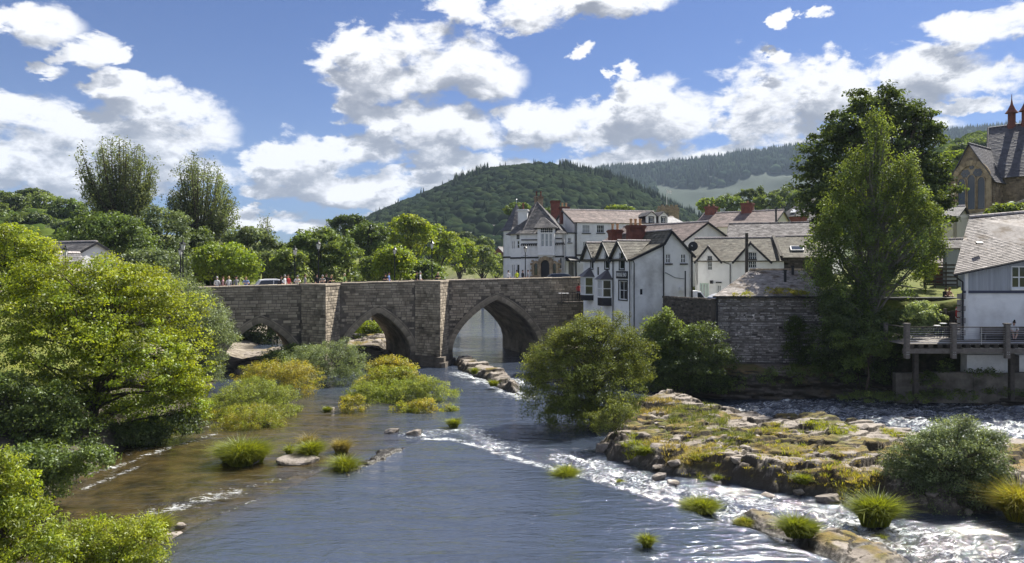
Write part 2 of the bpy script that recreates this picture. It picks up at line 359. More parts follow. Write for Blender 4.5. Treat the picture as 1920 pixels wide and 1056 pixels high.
A_BR = R(24); BX0, BY0 = -6.95, 75.0
bc, bs = math.cos(A_BR), math.sin(A_BR)
def terrain_h(x, y):
    sd_ = poly_sd(x, y, RIVER)
    n = fbm(x * .25, y * .25) - .5
    bed = np.where(sd_ < 0, -0.15 - 1.0 * smooth(-sd_ / 5), 0)
    left = x < (-6 + 0 * y)
    up = 0.9 * smooth(sd_ / 1.2) + 5.9 * smooth((sd_ - 3.0) / 9.0)
    # right bank: a rock ledge, then the made ground behind the retaining walls
    led = 1.7 * smooth(sd_ / 1.0) + 5.1 * smooth((sd_ - 4.5) / 1.5)
    lvl = np.where((x < 24.5) & (y < 79), -1.1, 0.0)                    # the pub yard lies lower
    lvl = lvl + np.where(x >= 24.5, .5 + .055 * np.clip(y - 57, 0, 25), 0) + np.where((x < 24.5) & (y >= 79), .75, 0)
    led = 1.7 * smooth(sd_ / 1.0) + (5.1 + lvl) * smooth((sd_ - 4.5) / 1.5)
    h = np.where(sd_ < 0, bed, np.where(x > 2, led, up))
    h = h + np.where((sd_ > .3) & (sd_ < 14), n * .7, n * .2)
    h = h + .016 * np.clip(y - 190, 0, 400)
    dist = np.hypot(x, y)
    h = h + np.where((x < -45), .10 * np.clip(-x - 45, 0, 220) * smooth((y - 60) / 60), 0)
    # low gravel and rock bench under the left arch
    bench = np.exp(-((x + 31) / 8)**2 - ((y - 78) / 16)**2)
    h = np.where(sd_ < 0, h + bench * 1.7, h)
    b2 = np.exp(-((x + 17.5) / 2.6)**2 - ((y - 90) / 13)**2)
    h = np.where(sd_ < 0, h + b2 * 1.9, h)
    return h
def grid_mesh(xs, ys, hf, name, mat, tintf=None):
    X, Y = np.meshgrid(xs, ys); Z = hf(X, Y); V = np.stack([X, Y, Z], -1).reshape(-1, 3)
    nx, ny = len(xs), len(ys); i = np.arange((ny-1)*(nx-1)); r = i // (nx-1); c = i % (nx-1); a = r*nx + c
    Q = np.stack([a, a+1, a+nx+1, a+nx], -1)
    t = tintf(X, Y, Z).reshape(-1, 3) if tintf else None
    return np_mesh(name, V, Q, mat, t, True)
def axis(a, b, st, out, k=1.22):
    m_ = list(np.arange(a, b + 1e-6, st)); lo = []; hi = []; s = st
    p = a
    while p > -out: s *= k; p -= s; lo.append(p)
    s = st; p = b
    while p < out: s *= k; p += s; hi.append(p)
    return np.array(lo[::-1] + m_ + hi)
def ground_mat():
    m, nt, out = new_mat('earth_and_grass'); N = nt.nodes.new; L = nt.links.new
    b = N('ShaderNodeBsdfPrincipled'); L(b.outputs[0], out.inputs[0]); b.inputs['Roughness'].default_value = .95; b.inputs['Specular IOR Level'].default_value = .15
    at = N('ShaderNodeAttribute'); at.attribute_name = 'tint'; sp = N('ShaderNodeSeparateColor'); L(at.outputs['Color'], sp.inputs[0])
    g = N('ShaderNodeNewGeometry'); n = N('ShaderNodeTexNoise'); n.inputs['Scale'].default_value = 1.1; n.inputs['Detail'].default_value = 8; n.inputs['Roughness'].default_value = .7; L(g.outputs['Position'], n.inputs['Vector'])
    def mix(f, A, B):
        x = N('ShaderNodeMix'); x.data_type = 'RGBA'
        for s_, v in (('A', A), ('B', B)):
            if isinstance(v, tuple): x.inputs[s_].default_value = rgb(v)
            else: L(v, x.inputs[s_])
        L(f, x.inputs['Factor']); return x.outputs['Result']
    mr = N('ShaderNodeMapRange'); mr.inputs[1].default_value = .35; mr.inputs[2].default_value = .65; L(n.outputs['Fac'], mr.inputs[0])
    grass = mix(mr.outputs[0], (.07,.10,.02), (.17,.17,.045))
    rock = mix(mr.outputs[0], (.09,.075,.055), (.33,.29,.24))
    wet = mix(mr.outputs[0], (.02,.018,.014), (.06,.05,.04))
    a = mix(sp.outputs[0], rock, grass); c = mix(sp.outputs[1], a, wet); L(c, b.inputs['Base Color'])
    bp = N('ShaderNodeBump'); bp.inputs['Distance'].default_value = .15; bp.inputs['Strength'].default_value = .8; L(n.outputs['Fac'], bp.inputs['Height']); L(bp.outputs[0], b.inputs['Normal'])
    return m
M['ground'] = ground_mat()
def ttint(X, Y, Z):
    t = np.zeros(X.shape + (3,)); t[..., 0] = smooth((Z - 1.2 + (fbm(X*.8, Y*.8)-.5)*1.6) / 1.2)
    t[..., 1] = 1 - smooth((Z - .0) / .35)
    r = (X > 8) & (Y < 62) & (Z < 6.2); t[..., 1] = np.where(r, np.maximum(t[..., 1], .75), t[..., 1])  # right bank darkened well above the waterline, using the wet tone
    t[..., 1] = np.where((X < -8) & (Y < 64) & (Z < 3), np.maximum(t[..., 1], .8), t[..., 1])  # left bank ground darkened to match its undergrowth, using the wet tone
    return t
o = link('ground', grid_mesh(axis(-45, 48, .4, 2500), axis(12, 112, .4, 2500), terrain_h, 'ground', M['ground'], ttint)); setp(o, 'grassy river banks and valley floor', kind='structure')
def ground_z(x, y): return float(terrain_h(np.array([float(x)]), np.array([float(y)]))[0])
# ================================================================== water
POOLPX = [(330, 1010), (395, 975), (470, 945), (530, 925), (590, 893), (640, 868), (720, 848), (790, 833), (850, 832), (905, 847), (960, 872), (1010, 885), (1100, 905), (1200, 935), (1280, 955), (1350, 985), (1420, 1000), (1480, 1030), (1560, 1056), (1700, 1120), (2000, 1300)]
POOL = gp(*POOLPX) + [(30, 5), (-16, 5), (-13.5, 20)]
FOAML = [  # (world polyline, width, strength)
    (gp((800, 822), (860, 826), (905, 838), (960, 858), (1010, 872), (1100, 893), (1200, 922), (1290, 950)), .5, 1.0),
    (gp((1060, 858), (1200, 900), (1330, 945), (1440, 975), (1560, 1000)), 1.6, .85),
    (gp((1140, 890), (1300, 925), (1480, 950), (1650, 985), (1800, 1020)), 1.2, .9),
    (gp((1560, 985), (1700, 1030), (1900, 1060)), 2.2, .8),
    (gp((860, 700), (930, 720), (980, 745)), 1.8, .9), (gp((900, 715), (960, 712), (1000, 722)), 1.2, 1.0), (gp((860,690),(930,700),(990,700)), 1.5, .55),
    (gp((780, 815), (880, 805), (960, 845)), 1.6, .75),
    (gp((100, 905), (200, 880), (300, 845), (400, 815)), .45, .75), (gp((230, 855), (330, 820), (420, 790)), .5, .6),
    (gp((300, 960), (370, 940), (430, 925)), 1.0, .8), (gp((160, 915), (270, 870)), .3, .8),
    (gp((350, 1000), (440, 968), (520, 932)), .18, .7), 
    (gp((1250, 770), (1400, 775), (1560, 780)), 2.6, .85), (gp((1400, 800), (1470, 790), (1520, 785)), .8, 1.0),
    (gp((1560, 800), (1700, 800), (1800, 820), (1920, 815), (2100, 810)), 2.6, .92), (gp((1640, 820), (1760, 835), (1920, 840)), 1.8, 1.0), (gp((1780, 770), (1920, 775)), 2.0, .7), (gp((1600, 780), (1800, 790), (1960, 800)), 2.0, .8),
    (gp((430, 925), (520, 900), (600, 880)), .5, .55), (gp((620, 760), (700, 770)), .4, .4), (gp((560,830),(700,815),(800,812)), .5,.4),
]
def pool_w(x, y): return smooth(-poly_sd(x, y, POOL) / .55 + .2)
RAP = gp((1060, 850), (1300, 915), (1500, 955), (1650, 975), (1800, 1000), (1960, 1010), (1980, 1100), (1600, 1056), (1280, 965), (1100, 900))
RAP2 = gp((1240, 765), (1500, 755), (1750, 765), (2000, 760), (2100, 850), (1700, 850), (1500, 800), (1300, 785))
def water_h(x, y):
    p = pool_w(x, y)
    z = .30 * p
    z = z + .45 * smooth((x - 12) / 14) * smooth((y - 38) / 5)          # the right-hand chute runs a little higher
    rap = smooth(-poly_sd(x, y, RAP) / 1.5 + .6) + smooth(-poly_sd(x, y, RAP2) / 1.5 + .6)
    fo = 0
    for (l, w, s_) in FOAML: fo = np.maximum(fo, s_ * np.exp(-(line_d(x, y, l) / (w * .8))**2))
    amp = .014 + .24 * np.clip(rap, 0, 1) + .10 * fo
    w1 = (fbm(x * 1.6 + .3*y, y * 1.6, 4) - .5) * 2
    w2 = (fbm(x * .5, y * .9 + 9, 3) - .5) * 2
    return z + amp * w1 + .02 * w2
def water_tint(X, Y, Z):
    t = np.zeros(X.shape + (3,)); fo = 0
    for (l, w, s_) in FOAML: fo = np.maximum(fo, s_ * np.exp(-(line_d(X, Y, l) / w)**2))
    rap = np.clip(smooth(-poly_sd(X, Y, RAP) / 1.2 + .4) * .5 + smooth(-poly_sd(X, Y, RAP2) / 1.2 + .5) * .72, 0, .75)
    t[..., 0] = np.clip(np.maximum(fo, rap), 0, 1)
    # turbid brown shallows on the left, clearer dark water in the pool
    sh = smooth((-X - 3 - .12 * (Y - 30)) / 6) * smooth((60 - Y) / 14)
    t[..., 1] = np.clip(sh * (1 - smooth(-poly_sd(X, Y, POOL) / 5 + .35)) + .75 * np.exp(-((X - 13.5) / 3.0)**2 - ((Y - 25.5) / 2.6)**2), 0, 1)
    t[..., 2] = pool_w(X, Y)
    return t
def water_mat():
    m, nt, out = new_mat('river_water'); N = nt.nodes.new; L = nt.links.new
    g = N('ShaderNodeNewGeometry'); at = N('ShaderNodeAttribute'); at.attribute_name = 'tint'; sp = N('ShaderNodeSeparateColor'); L(at.outputs['Color'], sp.inputs[0])
    def noise(sc, det, st=(1,1,1), dist=0):
        mp = N('ShaderNodeMapping'); mp.inputs['Scale'].default_value = st; L(g.outputs['Position'], mp.inputs[0])
        n = N('ShaderNodeTexNoise'); n.inputs['Scale'].default_value = sc; n.inputs['Detail'].default_value = det; n.inputs['Roughness'].default_value = .62; n.inputs['Distortion'].default_value = dist; L(mp.outputs[0], n.inputs['Vector']); return n.outputs['Fac']
    def mth(op, a, b, c=None, cl=False):
        n = N('ShaderNodeMath'); n.operation = op; n.use_clamp = cl
        for i, v in enumerate((a, b, c)):
            if v is None: continue
            if isinstance(v, (int, float)): n.inputs[i].default_value = v
            else: L(v, n.inputs[i])
        return n.outputs[0]
    b = N('ShaderNodeBsdfPrincipled')
    bedn = noise(.8, 6); mr = N('ShaderNodeMapRange'); mr.inputs[1].default_value = .35; mr.inputs[2].default_value = .68; L(bedn, mr.inputs[0])
    bed = N('ShaderNodeMix'); bed.data_type = 'RGBA'; bed.inputs['A'].default_value = (.022,.017,.008,1); bed.inputs['B'].default_value = (.085,.06,.022,1); L(mr.outputs[0], bed.inputs['Factor'])
    c = N('ShaderNodeMix'); c.data_type = 'RGBA'; c.inputs['A'].default_value = (.04,.052,.078,1); L(bed.outputs['Result'], c.inputs['B']); L(sp.outputs[1], c.inputs['Factor'])
    L(c.outputs['Result'], b.inputs['Base Color']); b.inputs['Roughness'].default_value = .07; b.inputs['IOR'].default_value = 1.75; b.inputs['Specular IOR Level'].default_value = 1.0
    w1 = noise(2.4, 5, (1, 1.5, 1), .4); w2 = noise(9, 4, (1, 1.4, 1), .3)
    h = mth('MULTIPLY_ADD', w2, .25, w1); h = mth('MULTIPLY_ADD', noise(.75, 3, (1, 1.6, 1), .5), 2.2, h); h = mth('MULTIPLY_ADD', noise(.28, 4, (.45, 2.0, 1), .8), 7.0, h)
    # calmer in the pool
    dist = N('ShaderNodeBump'); L(h, dist.inputs['Height']); dist.inputs['Strength'].default_value = 1
    L(mth('MULTIPLY_ADD', sp.outputs[0], .10, .050), dist.inputs['Distance'])
    L(dist.outputs[0], b.inputs['Normal'])
    fn = noise(2.1, 8, (.7, 1.6, 1), 1.2); fn2 = noise(8, 6, (.8, 1.5, 1), .8)
    f = mth('ADD', mth('MULTIPLY', fn, .6), mth('MULTIPLY', fn2, .4))
    thr = mth('SUBTRACT', .70, mth('MULTIPLY', sp.outputs[0], .26))
    fm = mth('MULTIPLY', mth('SUBTRACT', f, thr), 8.0, None, True)
    fm = mth('MULTIPLY', fm, mth('MULTIPLY', sp.outputs[0], 3.0, None, True), None, True)
    fb = N('ShaderNodeBsdfPrincipled'); fb.inputs['Base Color'].default_value = (.6,.62,.62,1); fb.inputs['Roughness'].default_value = .7; L(dist.outputs[0], fb.inputs['Normal'])
    ms = N('ShaderNodeMixShader'); L(fm, ms.inputs[0]); L(b.outputs[0], ms.inputs[1]); L(fb.outputs[0], ms.inputs[2]); L(ms.outputs[0], out.inputs[0])
    return m
M['water'] = water_mat()
o = link('river_water', grid_mesh(axis(-27, 34, .14, 150, 1.3), axis(19, 62, .14, 330, 1.05), water_h, 'river_water', M['water'], water_tint)); setp(o, 'shallow river with rapids and calm pool', kind='structure')
# ================================================================== bedded rock surfaces
def slabby(x, y, seed, n, ext, st=(1.0, .45), ang=.25):
    """cracked, tilted beds: every cell is a plane at its own height"""
    rs = np.random.RandomState(seed); x0, x1, y0, y1 = ext
    cx = rs.uniform(x0, x1, n); cy = rs.uniform(y0, y1, n); hh = rs.rand(n); tx = rs.normal(0, .10, n) ; ty = rs.normal(.10, .10, n)
    ca, sa = math.cos(ang), math.sin(ang)
    def tr(a, b): return (a*ca + b*sa) * st[0] * .5, (-a*sa + b*ca) / st[1] * .5
    X, Y = tr(x, y); CX, CY = tr(cx, cy); best = np.full(x.shape, 1e9); sec = best.copy(); idx = np.zeros(x.shape, int)
    wx = X + (fbm(x*.9, y*.9)-.5)*.5; wy = Y + (fbm(x*.9+40, y*.9)-.5)*.5
    for k in range(n):
        d = (wx-CX[k])**2 + (wy-CY[k])**2; b = d < best; sec = np.where(b, best, np.minimum(sec, d)); idx = np.where(b, k, idx); best = np.where(b, d, best)
    edge = np.sqrt(sec) - np.sqrt(best)
    h = hh[idx] + tx[idx]*(x-cx[idx]) + ty[idx]*(y-cy[idx])
    return h, smooth(edge / .10), hh[idx]
def rock_sheet(name, poly, hmax, seed, ncell, step, label, mat, mossy=.5, edge=1.2, zb=-.4, lean=None, rough=.35):
    xs = [p[0] for p in poly]; ys = [p[1] for p in poly]; ext = (min(xs)-.6, max(xs)+.6, min(ys)-.6, max(ys)+.6)
    ax = np.arange(ext[0], ext[1], step); ay = np.arange(ext[2], ext[3], step)
    X, Y = np.meshgrid(ax, ay); sd_ = poly_sd(X, Y, poly) + (fbm(X*1.3, Y*1.3)-.5)*.9
    s, e, hc = slabby(X, Y, seed, ncell, ext)
    prof = smooth(-sd_ / edge)
    H = prof * (hmax * (.65 + .5*(fbm(X*.35+seed, Y*.35)-.5)) + rough * s) - (1-e) * .12 * prof
    terr = .11; q = H / terr; H = (np.floor(q) + smooth((q - np.floor(q)) * 3.5)) * terr * .7 + H * .3
    if lean is not None: H = H + lean(X, Y) * prof
    H = H + (fbm(X*4, Y*4, 3)-.5)*.07
    Z = H + zb * (1 - smooth(-sd_/.35 + .5))
    moss = smooth((fbm(X*.55+seed*3, Y*.55, 4) - (.62 - .25*mossy)) / .10) * smooth((H - .22)/.2)
    wet = 1 - smooth((Z - .12 - water_h(X, Y)) / .22)
    T = np.stack([moss, wet, np.clip(hc, 0, 1)], -1)
    keep = (sd_ < .5)
    nx, ny = len(ax), len(ay); i = np.arange((ny-1)*(nx-1)); r = i // (nx-1); c = i % (nx-1); a = r*nx + c
    Q = np.stack([a, a+1, a+nx+1, a+nx], -1); kf = keep.ravel(); Q = Q[kf[Q].all(1)]
    V = np.stack([X, Y, Z], -1).reshape(-1, 3); used = np.unique(Q); mp = np.full(len(V), -1); mp[used] = np.arange(len(used))
    me = np_mesh(name, V[used], mp[Q], mat, T.reshape(-1, 3)[used], False)
    o = link(name, me); setp(o, label, kind='structure')
    def hf(x, y):
        j = int(np.clip(round((x-ax[0])/step), 0, nx-1)); k = int(np.clip(round((y-ay[0])/step), 0, ny-1)); return float(Z[k, j])
    o_sd = lambda x, y: float(poly_sd(np.array([x]), np.array([y]), poly)[0])
    return hf, o_sd
def island_mat():
    m, nt, out = new_mat('mossy_bedded_rock'); N = nt.nodes.new; L = nt.links.new
    b = N('ShaderNodeBsdfPrincipled'); L(b.outputs[0], out.inputs[0]); b.inputs['Roughness'].default_value = .88; b.inputs['Specular IOR Level'].default_value = .3
    at = N('ShaderNodeAttribute'); at.attribute_name = 'tint'; sp = N('ShaderNodeSeparateColor'); L(at.outputs['Color'], sp.inputs[0]); g = N('ShaderNodeNewGeometry')
    def noise(sc, d):
        n = N('ShaderNodeTexNoise'); n.inputs['Scale'].default_value = sc; n.inputs['Detail'].default_value = d; n.inputs['Roughness'].default_value = .7; L(g.outputs['Position'], n.inputs['Vector'])
        r = N('ShaderNodeMapRange'); r.inputs[1].default_value = .36; r.inputs[2].default_value = .64; L(n.outputs['Fac'], r.inputs[0]); return r.outputs[0], n.outputs['Fac']
    def mix(f, A, B):
        x = N('ShaderNodeMix'); x.data_type = 'RGBA'
        for s_, v in (('A', A), ('B', B)):
            if isinstance(v, tuple): x.inputs[s_].default_value = rgb(v)
            else: L(v, x.inputs[s_])
        if isinstance(f, float): x.inputs['Factor'].default_value = f
        else: L(f, x.inputs['Factor'])
        return x.outputs['Result']
    f1, _ = noise(1.6, 7); f2, r2 = noise(7, 6); f3, _ = noise(.5, 4)
    rk = mix(f1, (.15,.122,.10), (.36,.315,.27)); rk = mix(f2, rk, mix(.6, rk, (.09,.07,.05)))
    rk = mix(sp.outputs[2], rk, mix(.35, rk, (.46,.41,.36)))
    ms = mix(f3, (.11,.115,.02), (.27,.17,.05)); ms = mix(f2, ms, mix(.6, ms, (.05,.045,.015)))
    a = mix(sp.outputs[0], rk, ms)
    # steep side faces painted darker, their shade put into the colour
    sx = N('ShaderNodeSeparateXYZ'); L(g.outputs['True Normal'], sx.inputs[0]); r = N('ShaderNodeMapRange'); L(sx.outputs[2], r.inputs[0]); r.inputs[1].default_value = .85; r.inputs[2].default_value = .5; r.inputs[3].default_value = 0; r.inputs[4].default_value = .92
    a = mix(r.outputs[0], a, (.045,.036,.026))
    c = mix(sp.outputs[1], a, (.035,.03,.022)); L(c, b.inputs['Base Color'])
    rr = N('ShaderNodeMapRange'); L(sp.outputs[1], rr.inputs[0]); rr.inputs[3].default_value = .88; rr.inputs[4].default_value = .3; L(rr.outputs[0], b.inputs['Roughness'])
    bp = N('ShaderNodeBump'); bp.inputs['Distance'].default_value = .06; L(r2, bp.inputs['Height']); L(bp.outputs[0], b.inputs['Normal'])
    return m
M['island'] = island_mat()
ISL = gp((1118, 838), (1150, 815), (1180, 770), (1230, 755), (1300, 765), (1360, 787), (1450, 803), (1540, 800), (1640, 822), (1760, 850), (1920, 858), (2050, 860), (2060, 940),
         (1900, 960), (1750, 968), (1660, 955), (1580, 948), (1540, 935), (1450, 925), (1380, 912), (1300, 900), (1240, 890), (1180, 872), (1130, 862))
isl_h, isl_sd = rock_sheet('rock_island', ISL, 1.05, 3, 900, .08, 'mossy bedded rock island in the river', M['island'], .68, 1.1, rough=.5)
# submerged ledge, bottom right
led_h, led_sd = rock_sheet('rock_ledge', gp((1385, 958), (1440, 965), (1500, 985), (1580, 1003), (1680, 1035), (1730, 1070), (1640, 1100), (1560, 1060), (1500, 1035), (1440, 1005), (1380, 985)), .50, 5, 60, .07, 'low mossy rock ledge along the weir', M['island'], .95, .8, rough=.08)
bank_h, bank_sd = rock_sheet('rock_bank', [tuple(G(px,py)[:2]) for px,py in ((430,672),(520,655),(600,662),(700,655),(760,668),(700,683),(560,695),(430,710))], .55, 9, 90, .12, 'pale flat rocks before the left arches', M['island'], .2, 1.5, rough=.3)
b2_h, b2_sd = rock_sheet('rock_shelf', [(-21,77),(-13.5,78),(-13.5,98),(-17,112),(-22,110),(-23,88)], 1.1, 12, 90, .15, 'pale bedded rock seen through the middle arch', M['island'], .35, 2.0, rough=.7)
rip_h, rip_sd = rock_sheet('rock_reef', gp((848, 682), (880, 676), (915, 690), (950, 700), (975, 722), (975, 742), (945, 735), (905, 712), (860, 695)), .34, 21, 60, .08, 'tilted rock reef below the right arch', M['island'], .15, .8, rough=.6)
# river-cut cliff under the stone building
def cliff():
    pts = [(9, 60.5), (12, 57), (15.2, 54.2), (19, 53.2), (23.5, 52.6), (28, 51.6), (33, 50), (38, 48.6), (46, 47), (60, 44.5)]
    L_ = [0]; 
    for a, b in zip(pts[:-1], pts[1:]): L_.append(L_[-1] + math.hypot(b[0]-a[0], b[1]-a[1]))
    s = np.arange(0, L_[-1], .12); z = np.arange(-.5, 2.5, .12)
    px = np.interp(s, L_, [p[0] for p in pts]); py = np.interp(s, L_, [p[1] for p in pts])
    top = np.interp(px, [9, 15, 24, 26, 30, 60], [1.9, 2.3, 2.2, 1.3, 1.1, 1.1])
    S, Z = np.meshgrid(s, z); zz = Z / 2.5 * top[None, :]
    off = (fbm(S*.6, Z*1.8) - .5)*1.5 + (np.floor(zz*3.5 + fbm(S*.3, Z)*2) % 2)*.22 + (fbm(S*2.2, Z*3.5) - .5)*.5 - Z*.22
    X = px[None, :] + off*.25; Y = py[None, :] - off*.9 - .2
    V = np.stack([X, Y, zz], -1); capv = V[-1].copy(); capv[:, 1] += 5; capv[:, 2] += .1
    V = np.concatenate([V, capv[None]], 0); ny, nx = V.shape[:2]
    i = np.arange((ny-1)*(nx-1)); r = i // (nx-1); c = i % (nx-1); a = r*nx + c
    t = np.zeros((ny, nx, 3)); t[..., 0] = smooth((fbm(np.arange(nx)[None]*.06+0*V[...,2], V[...,2]*1.4+3)-.5)/.12) * .9; t[..., 1] = .62; t[-4:, :, 1] = .3; t[:5, :, 1] = 1
    o = link('river_cliff', np_mesh('river_cliff', V.reshape(-1, 3), np.stack([a, a+1, a+nx+1, a+nx], -1), M['island'], t.reshape(-1, 3)))
    setp(o, 'dark river-cut rock cliff of the right bank', kind='structure')
cliff()
# ================================================================== far hills with their woods
HILLF = {}
def hill(name, label, prof, D, depth, mat, base_z, wood, tree_label, cell, hgt, nrow, conifer=.0, seed=1, clear=None, ridge_con=None, fol='fol_hill'):
    """prof: skyline in photo px; the hill rises from D-depth to D and falls behind"""
    pxs = np.array([p[0] for p in prof], float); pys = np.array([p[1] for p in prof], float)
    X0 = (pxs - 960) / F * D; Z0 = CH - (pys - HZ) / F * D
    def hh(x, y):
        k = D / y; top = np.interp(x * k, X0, Z0 - hgt * .8) ; t = np.clip((y - (D - depth)) / depth, 0, 1.6)
        s = np.where(t < 1, np.sin(np.clip(t, 0, 1) * math.pi / 2)**1.15, 1 - .5 * (t - 1)**2 * 2)
        return base_z + (top - base_z) * s + (fbm(x / 90., y / 90. + seed) - .5) * depth * .05 * np.where(t < 1, 1 - t * .8, .2)
    HILLF[name] = hh
    xs = np.linspace(X0[0] * 1.25 if X0[0] < 0 else X0[0]*.8, X0[-1] * 1.2, 120); ys = np.linspace(D - depth, D + depth * .6, 80)
    o = link(name, grid_mesh(xs, ys, hh, name, mat)); setp(o, label, kind='structure')
    rs = np.random.RandomState(seed)
    # crowns: low displaced domes and cones in one mesh (nobody could count them)
    n = nrow
    x = rs.uniform(X0[0], X0[-1], n * 3); y = D - depth * rs.uniform(-.12, 1, n * 3)**1.0
    x = x * y / D
    if clear is not None:
        k = clear(x / y * F + 960, HZ - (hh(x, y) - CH) / y * F); x = x[~k]; y = y[~k]
    x = x[:n]; y = y[:n]; z = hh(x, y); n = len(x)
    con = rs.rand(n) < conifer
    if ridge_con is not None: con |= (ridge_con(x / y * F + 960) & (y > D - depth * .35) & (rs.rand(n) < .75))
    s = cell * rs.uniform(.6, 1.25, n)
    # dome template
    th = np.linspace(0, 2*np.pi, 9)[:-1]; V = [(0, 0, 1.0)]
    for r_, z_ in ((.5, .86), (.88, .5), (1.0, .1), (.8, -.35)): V += [(r_*math.cos(a), r_*math.sin(a), z_) for a in th]
    V = np.array(V); Fq = [(0, 1+k, 1+(k+1) % 8, 1+(k+1) % 8) for k in range(8)]
    for i in range(3): Fq += [(1+i*8+k, 9+i*8+k, 9+i*8+(k+1) % 8, 1+i*8+(k+1) % 8) for k in range(8)]
    Fq = np.array(Fq)
    C = V.copy(); C[:, 0] *= .42*np.where(C[:, 2] > .8, .5, 1); C[:, 1] *= .42*np.where(C[:, 2] > .8, .5, 1); C[0] = (0, 0, 1.55); C[:, 2] += .2
    allV = np.where(con[:, None, None], C[None], V[None]) * s[:, None, None]
    j = rs.normal(0, .07, allV.shape) * s[:, None, None]; allV = allV + np.where(con[:, None, None], .45, 1.)*j
    allV[..., 2] *= hgt / cell * .8 * np.where(con, 1.1, 1.0)[:, None]
    allV[..., 0] += x[:, None]; allV[..., 1] += y[:, None]; allV[..., 2] += (z + hgt*.15)[:, None]
    T = np.zeros((n, V.shape[0], 3)); T[..., 0] = rs.uniform(.65, 1.35, n)[:, None] * np.where(con, .75, 1)[:, None] * rs.uniform(.8, 1.2, (n, V.shape[0])); T[..., 1] = rs.rand(n)[:, None]
    Q = (Fq[None] + (np.arange(n) * V.shape[0])[:, None, None]).reshape(-1, 4)
    tri = Q[:, 2] == Q[:, 3]
    me = bpy.data.meshes.new(wood); me.from_pydata(allV.reshape(-1, 3).tolist(), [], [tuple(q[:3]) if t_ else tuple(q) for q, t_ in zip(Q.tolist(), tri)])
    a = me.color_attributes.new('tint', 'FLOAT_COLOR', 'POINT'); tt = np.ones((n*V.shape[0], 4), np.float32); tt[:, :3] = T.reshape(-1, 3); a.data.foreach_set('color', tt.ravel())
    me.polygons.foreach_set('use_smooth', [True]*len(me.polygons)); me.materials.append(M[fol]); o = link(wood, me); setp(o, tree_label, kind='stuff'); o['category'] = 'woodland'
M['hillgrass'] = pmat('hill_pasture', (.05,.075,.025), (.1,.125,.04), .03, .95, world=True, tint=False)
M['farfield'] = pmat('far_open_slope', (.012,.026,.014), (.026,.046,.024), .012, .95, world=True, tint=False)
hill('near_hill', 'wooded hill behind the town', [(560, 470), (640, 440), (700, 410), (760, 385), (830, 360), (870, 345), (915, 330), (960, 323), (1010, 320), (1060, 325), (1100, 335), (1150, 345), (1200, 368), (1250, 392), (1300, 415), (1380, 450)],
     900, 480, M['hillgrass'], 8, 'hill_wood', 'dense dark wood covering the near hill', 6.5, 8.5, 11000, .04, 3,
     clear=lambda px, py: (((px > 870) & (px < 900) & (py > 398) & (py < 408)) | ((px > 855) & (px < 946) & (py > 424) & (py < 441)) | ((px > 888) & (px < 946) & (py > 446) & (py < 462))), ridge_con=lambda px: ((px > 1050) | ((px > 850) & (px < 915))))
hill('far_ridge', 'long distant forested ridge', [(1000, 380), (1080, 345), (1130, 327), (1200, 322), (1300, 312), (1400, 297), (1510, 283), (1620, 272), (1700, 268), (1760, 262), (1830, 252), (1920, 250), (2050, 262)],
     2300, 1100, M['farfield'], 20, 'ridge_plantation', 'distant conifer plantation along the ridge', 13, 15, 11000, .9, 5,
     clear=lambda px, py: (py > 356 - (px - 1200) * .09 + 10 * np.sin(px * .025)) & (px < 1560) & (px > 1230), fol='fol_pine')
hill('side_hill', 'green hillside behind the church', [(1680, 330), (1740, 300), (1790, 280), (1830, 262), (1870, 258), (1930, 250), (2050, 250)], 420, 200, M['hillgrass'], 9, 'hillside_wood', 'bright green wood on the hillside behind the church', 3.4, 4.5, 3500, .0, 8, fol='fol_hill2')
hill('left_hill', 'wooded slope beyond the left bank', [(-300, 360), (-100, 375), (0, 392), (60, 396), (130, 404), (200, 430), (300, 465), (420, 485)], 260, 150, M['hillgrass'], 8, 'slope_wood', 'mixed green wood on the left slope', 3.4, 4.5, 3200, .0, 9, fol='fol_hill2')

# ================================================================== air
hb = MB(); hb.box(-3400, 3400, -3200, 3400, -3.2, 520)
m_, nt_, out_ = new_mat('valley_haze'); pv = nt_.nodes.new('ShaderNodeVolumePrincipled'); pv.inputs['Color'].default_value = (.62, .78, 1, 1); pv.inputs['Density'].default_value = .00011; pv.inputs['Anisotropy'].default_value = .0; nt_.links.new(pv.outputs[0], out_.inputs['Volume'])
hz_ = hb.build('haze', m_, kind='stuff')
# ================================================================== bridge
class Fac:
    """a vertical plane through two photo columns at given distances; gives local x and z of photo points on it"""
    def __init__(s, pl, Dl, pr, Dr, zb=0.0):
        s.a = Vector(((pl-960)/F*Dl, Dl)); b = Vector(((pr-960)/F*Dr, Dr)); d = b - s.a; s.L = d.length; s.ang = math.atan2(d.y, d.x); s.zb = zb
        s.c, s.s = math.cos(s.ang), math.sin(s.ang); s.loc = (s.a.x, s.a.y, zb)
    def u(s, px):
        k = (px - 960) / F; return (k * s.a.y - s.a.x) / (s.c - k * s.s)
    def D(s, px): return s.a.y + s.u(px) * s.s
    def z(s, px, py): return CH - (py - HZ) / F * s.D(px) - s.zb
    def pt(s, px, py): return s.u(px), s.z(px, py)
def bt(px):
    k = (px - 960) / F; return (k * BY0 - BX0) / (bc - k * bs)
def bz(px, py): return CH - (py - HZ) / F * (BY0 + bt(px) * bs)
def bw(t, y, z=0): return Vector((BX0 + t*bc - y*bs, BY0 + t*bs + y*bc, z))
T0, T1 = -46.0, bt(1092); BWID = 10.0
def ptop(t): return float(np.interp(t, [-46, -21.7, 0, 16, 30], [7.75, 8.03, 8.47, 8.68, 8.8]))
ARCH = []
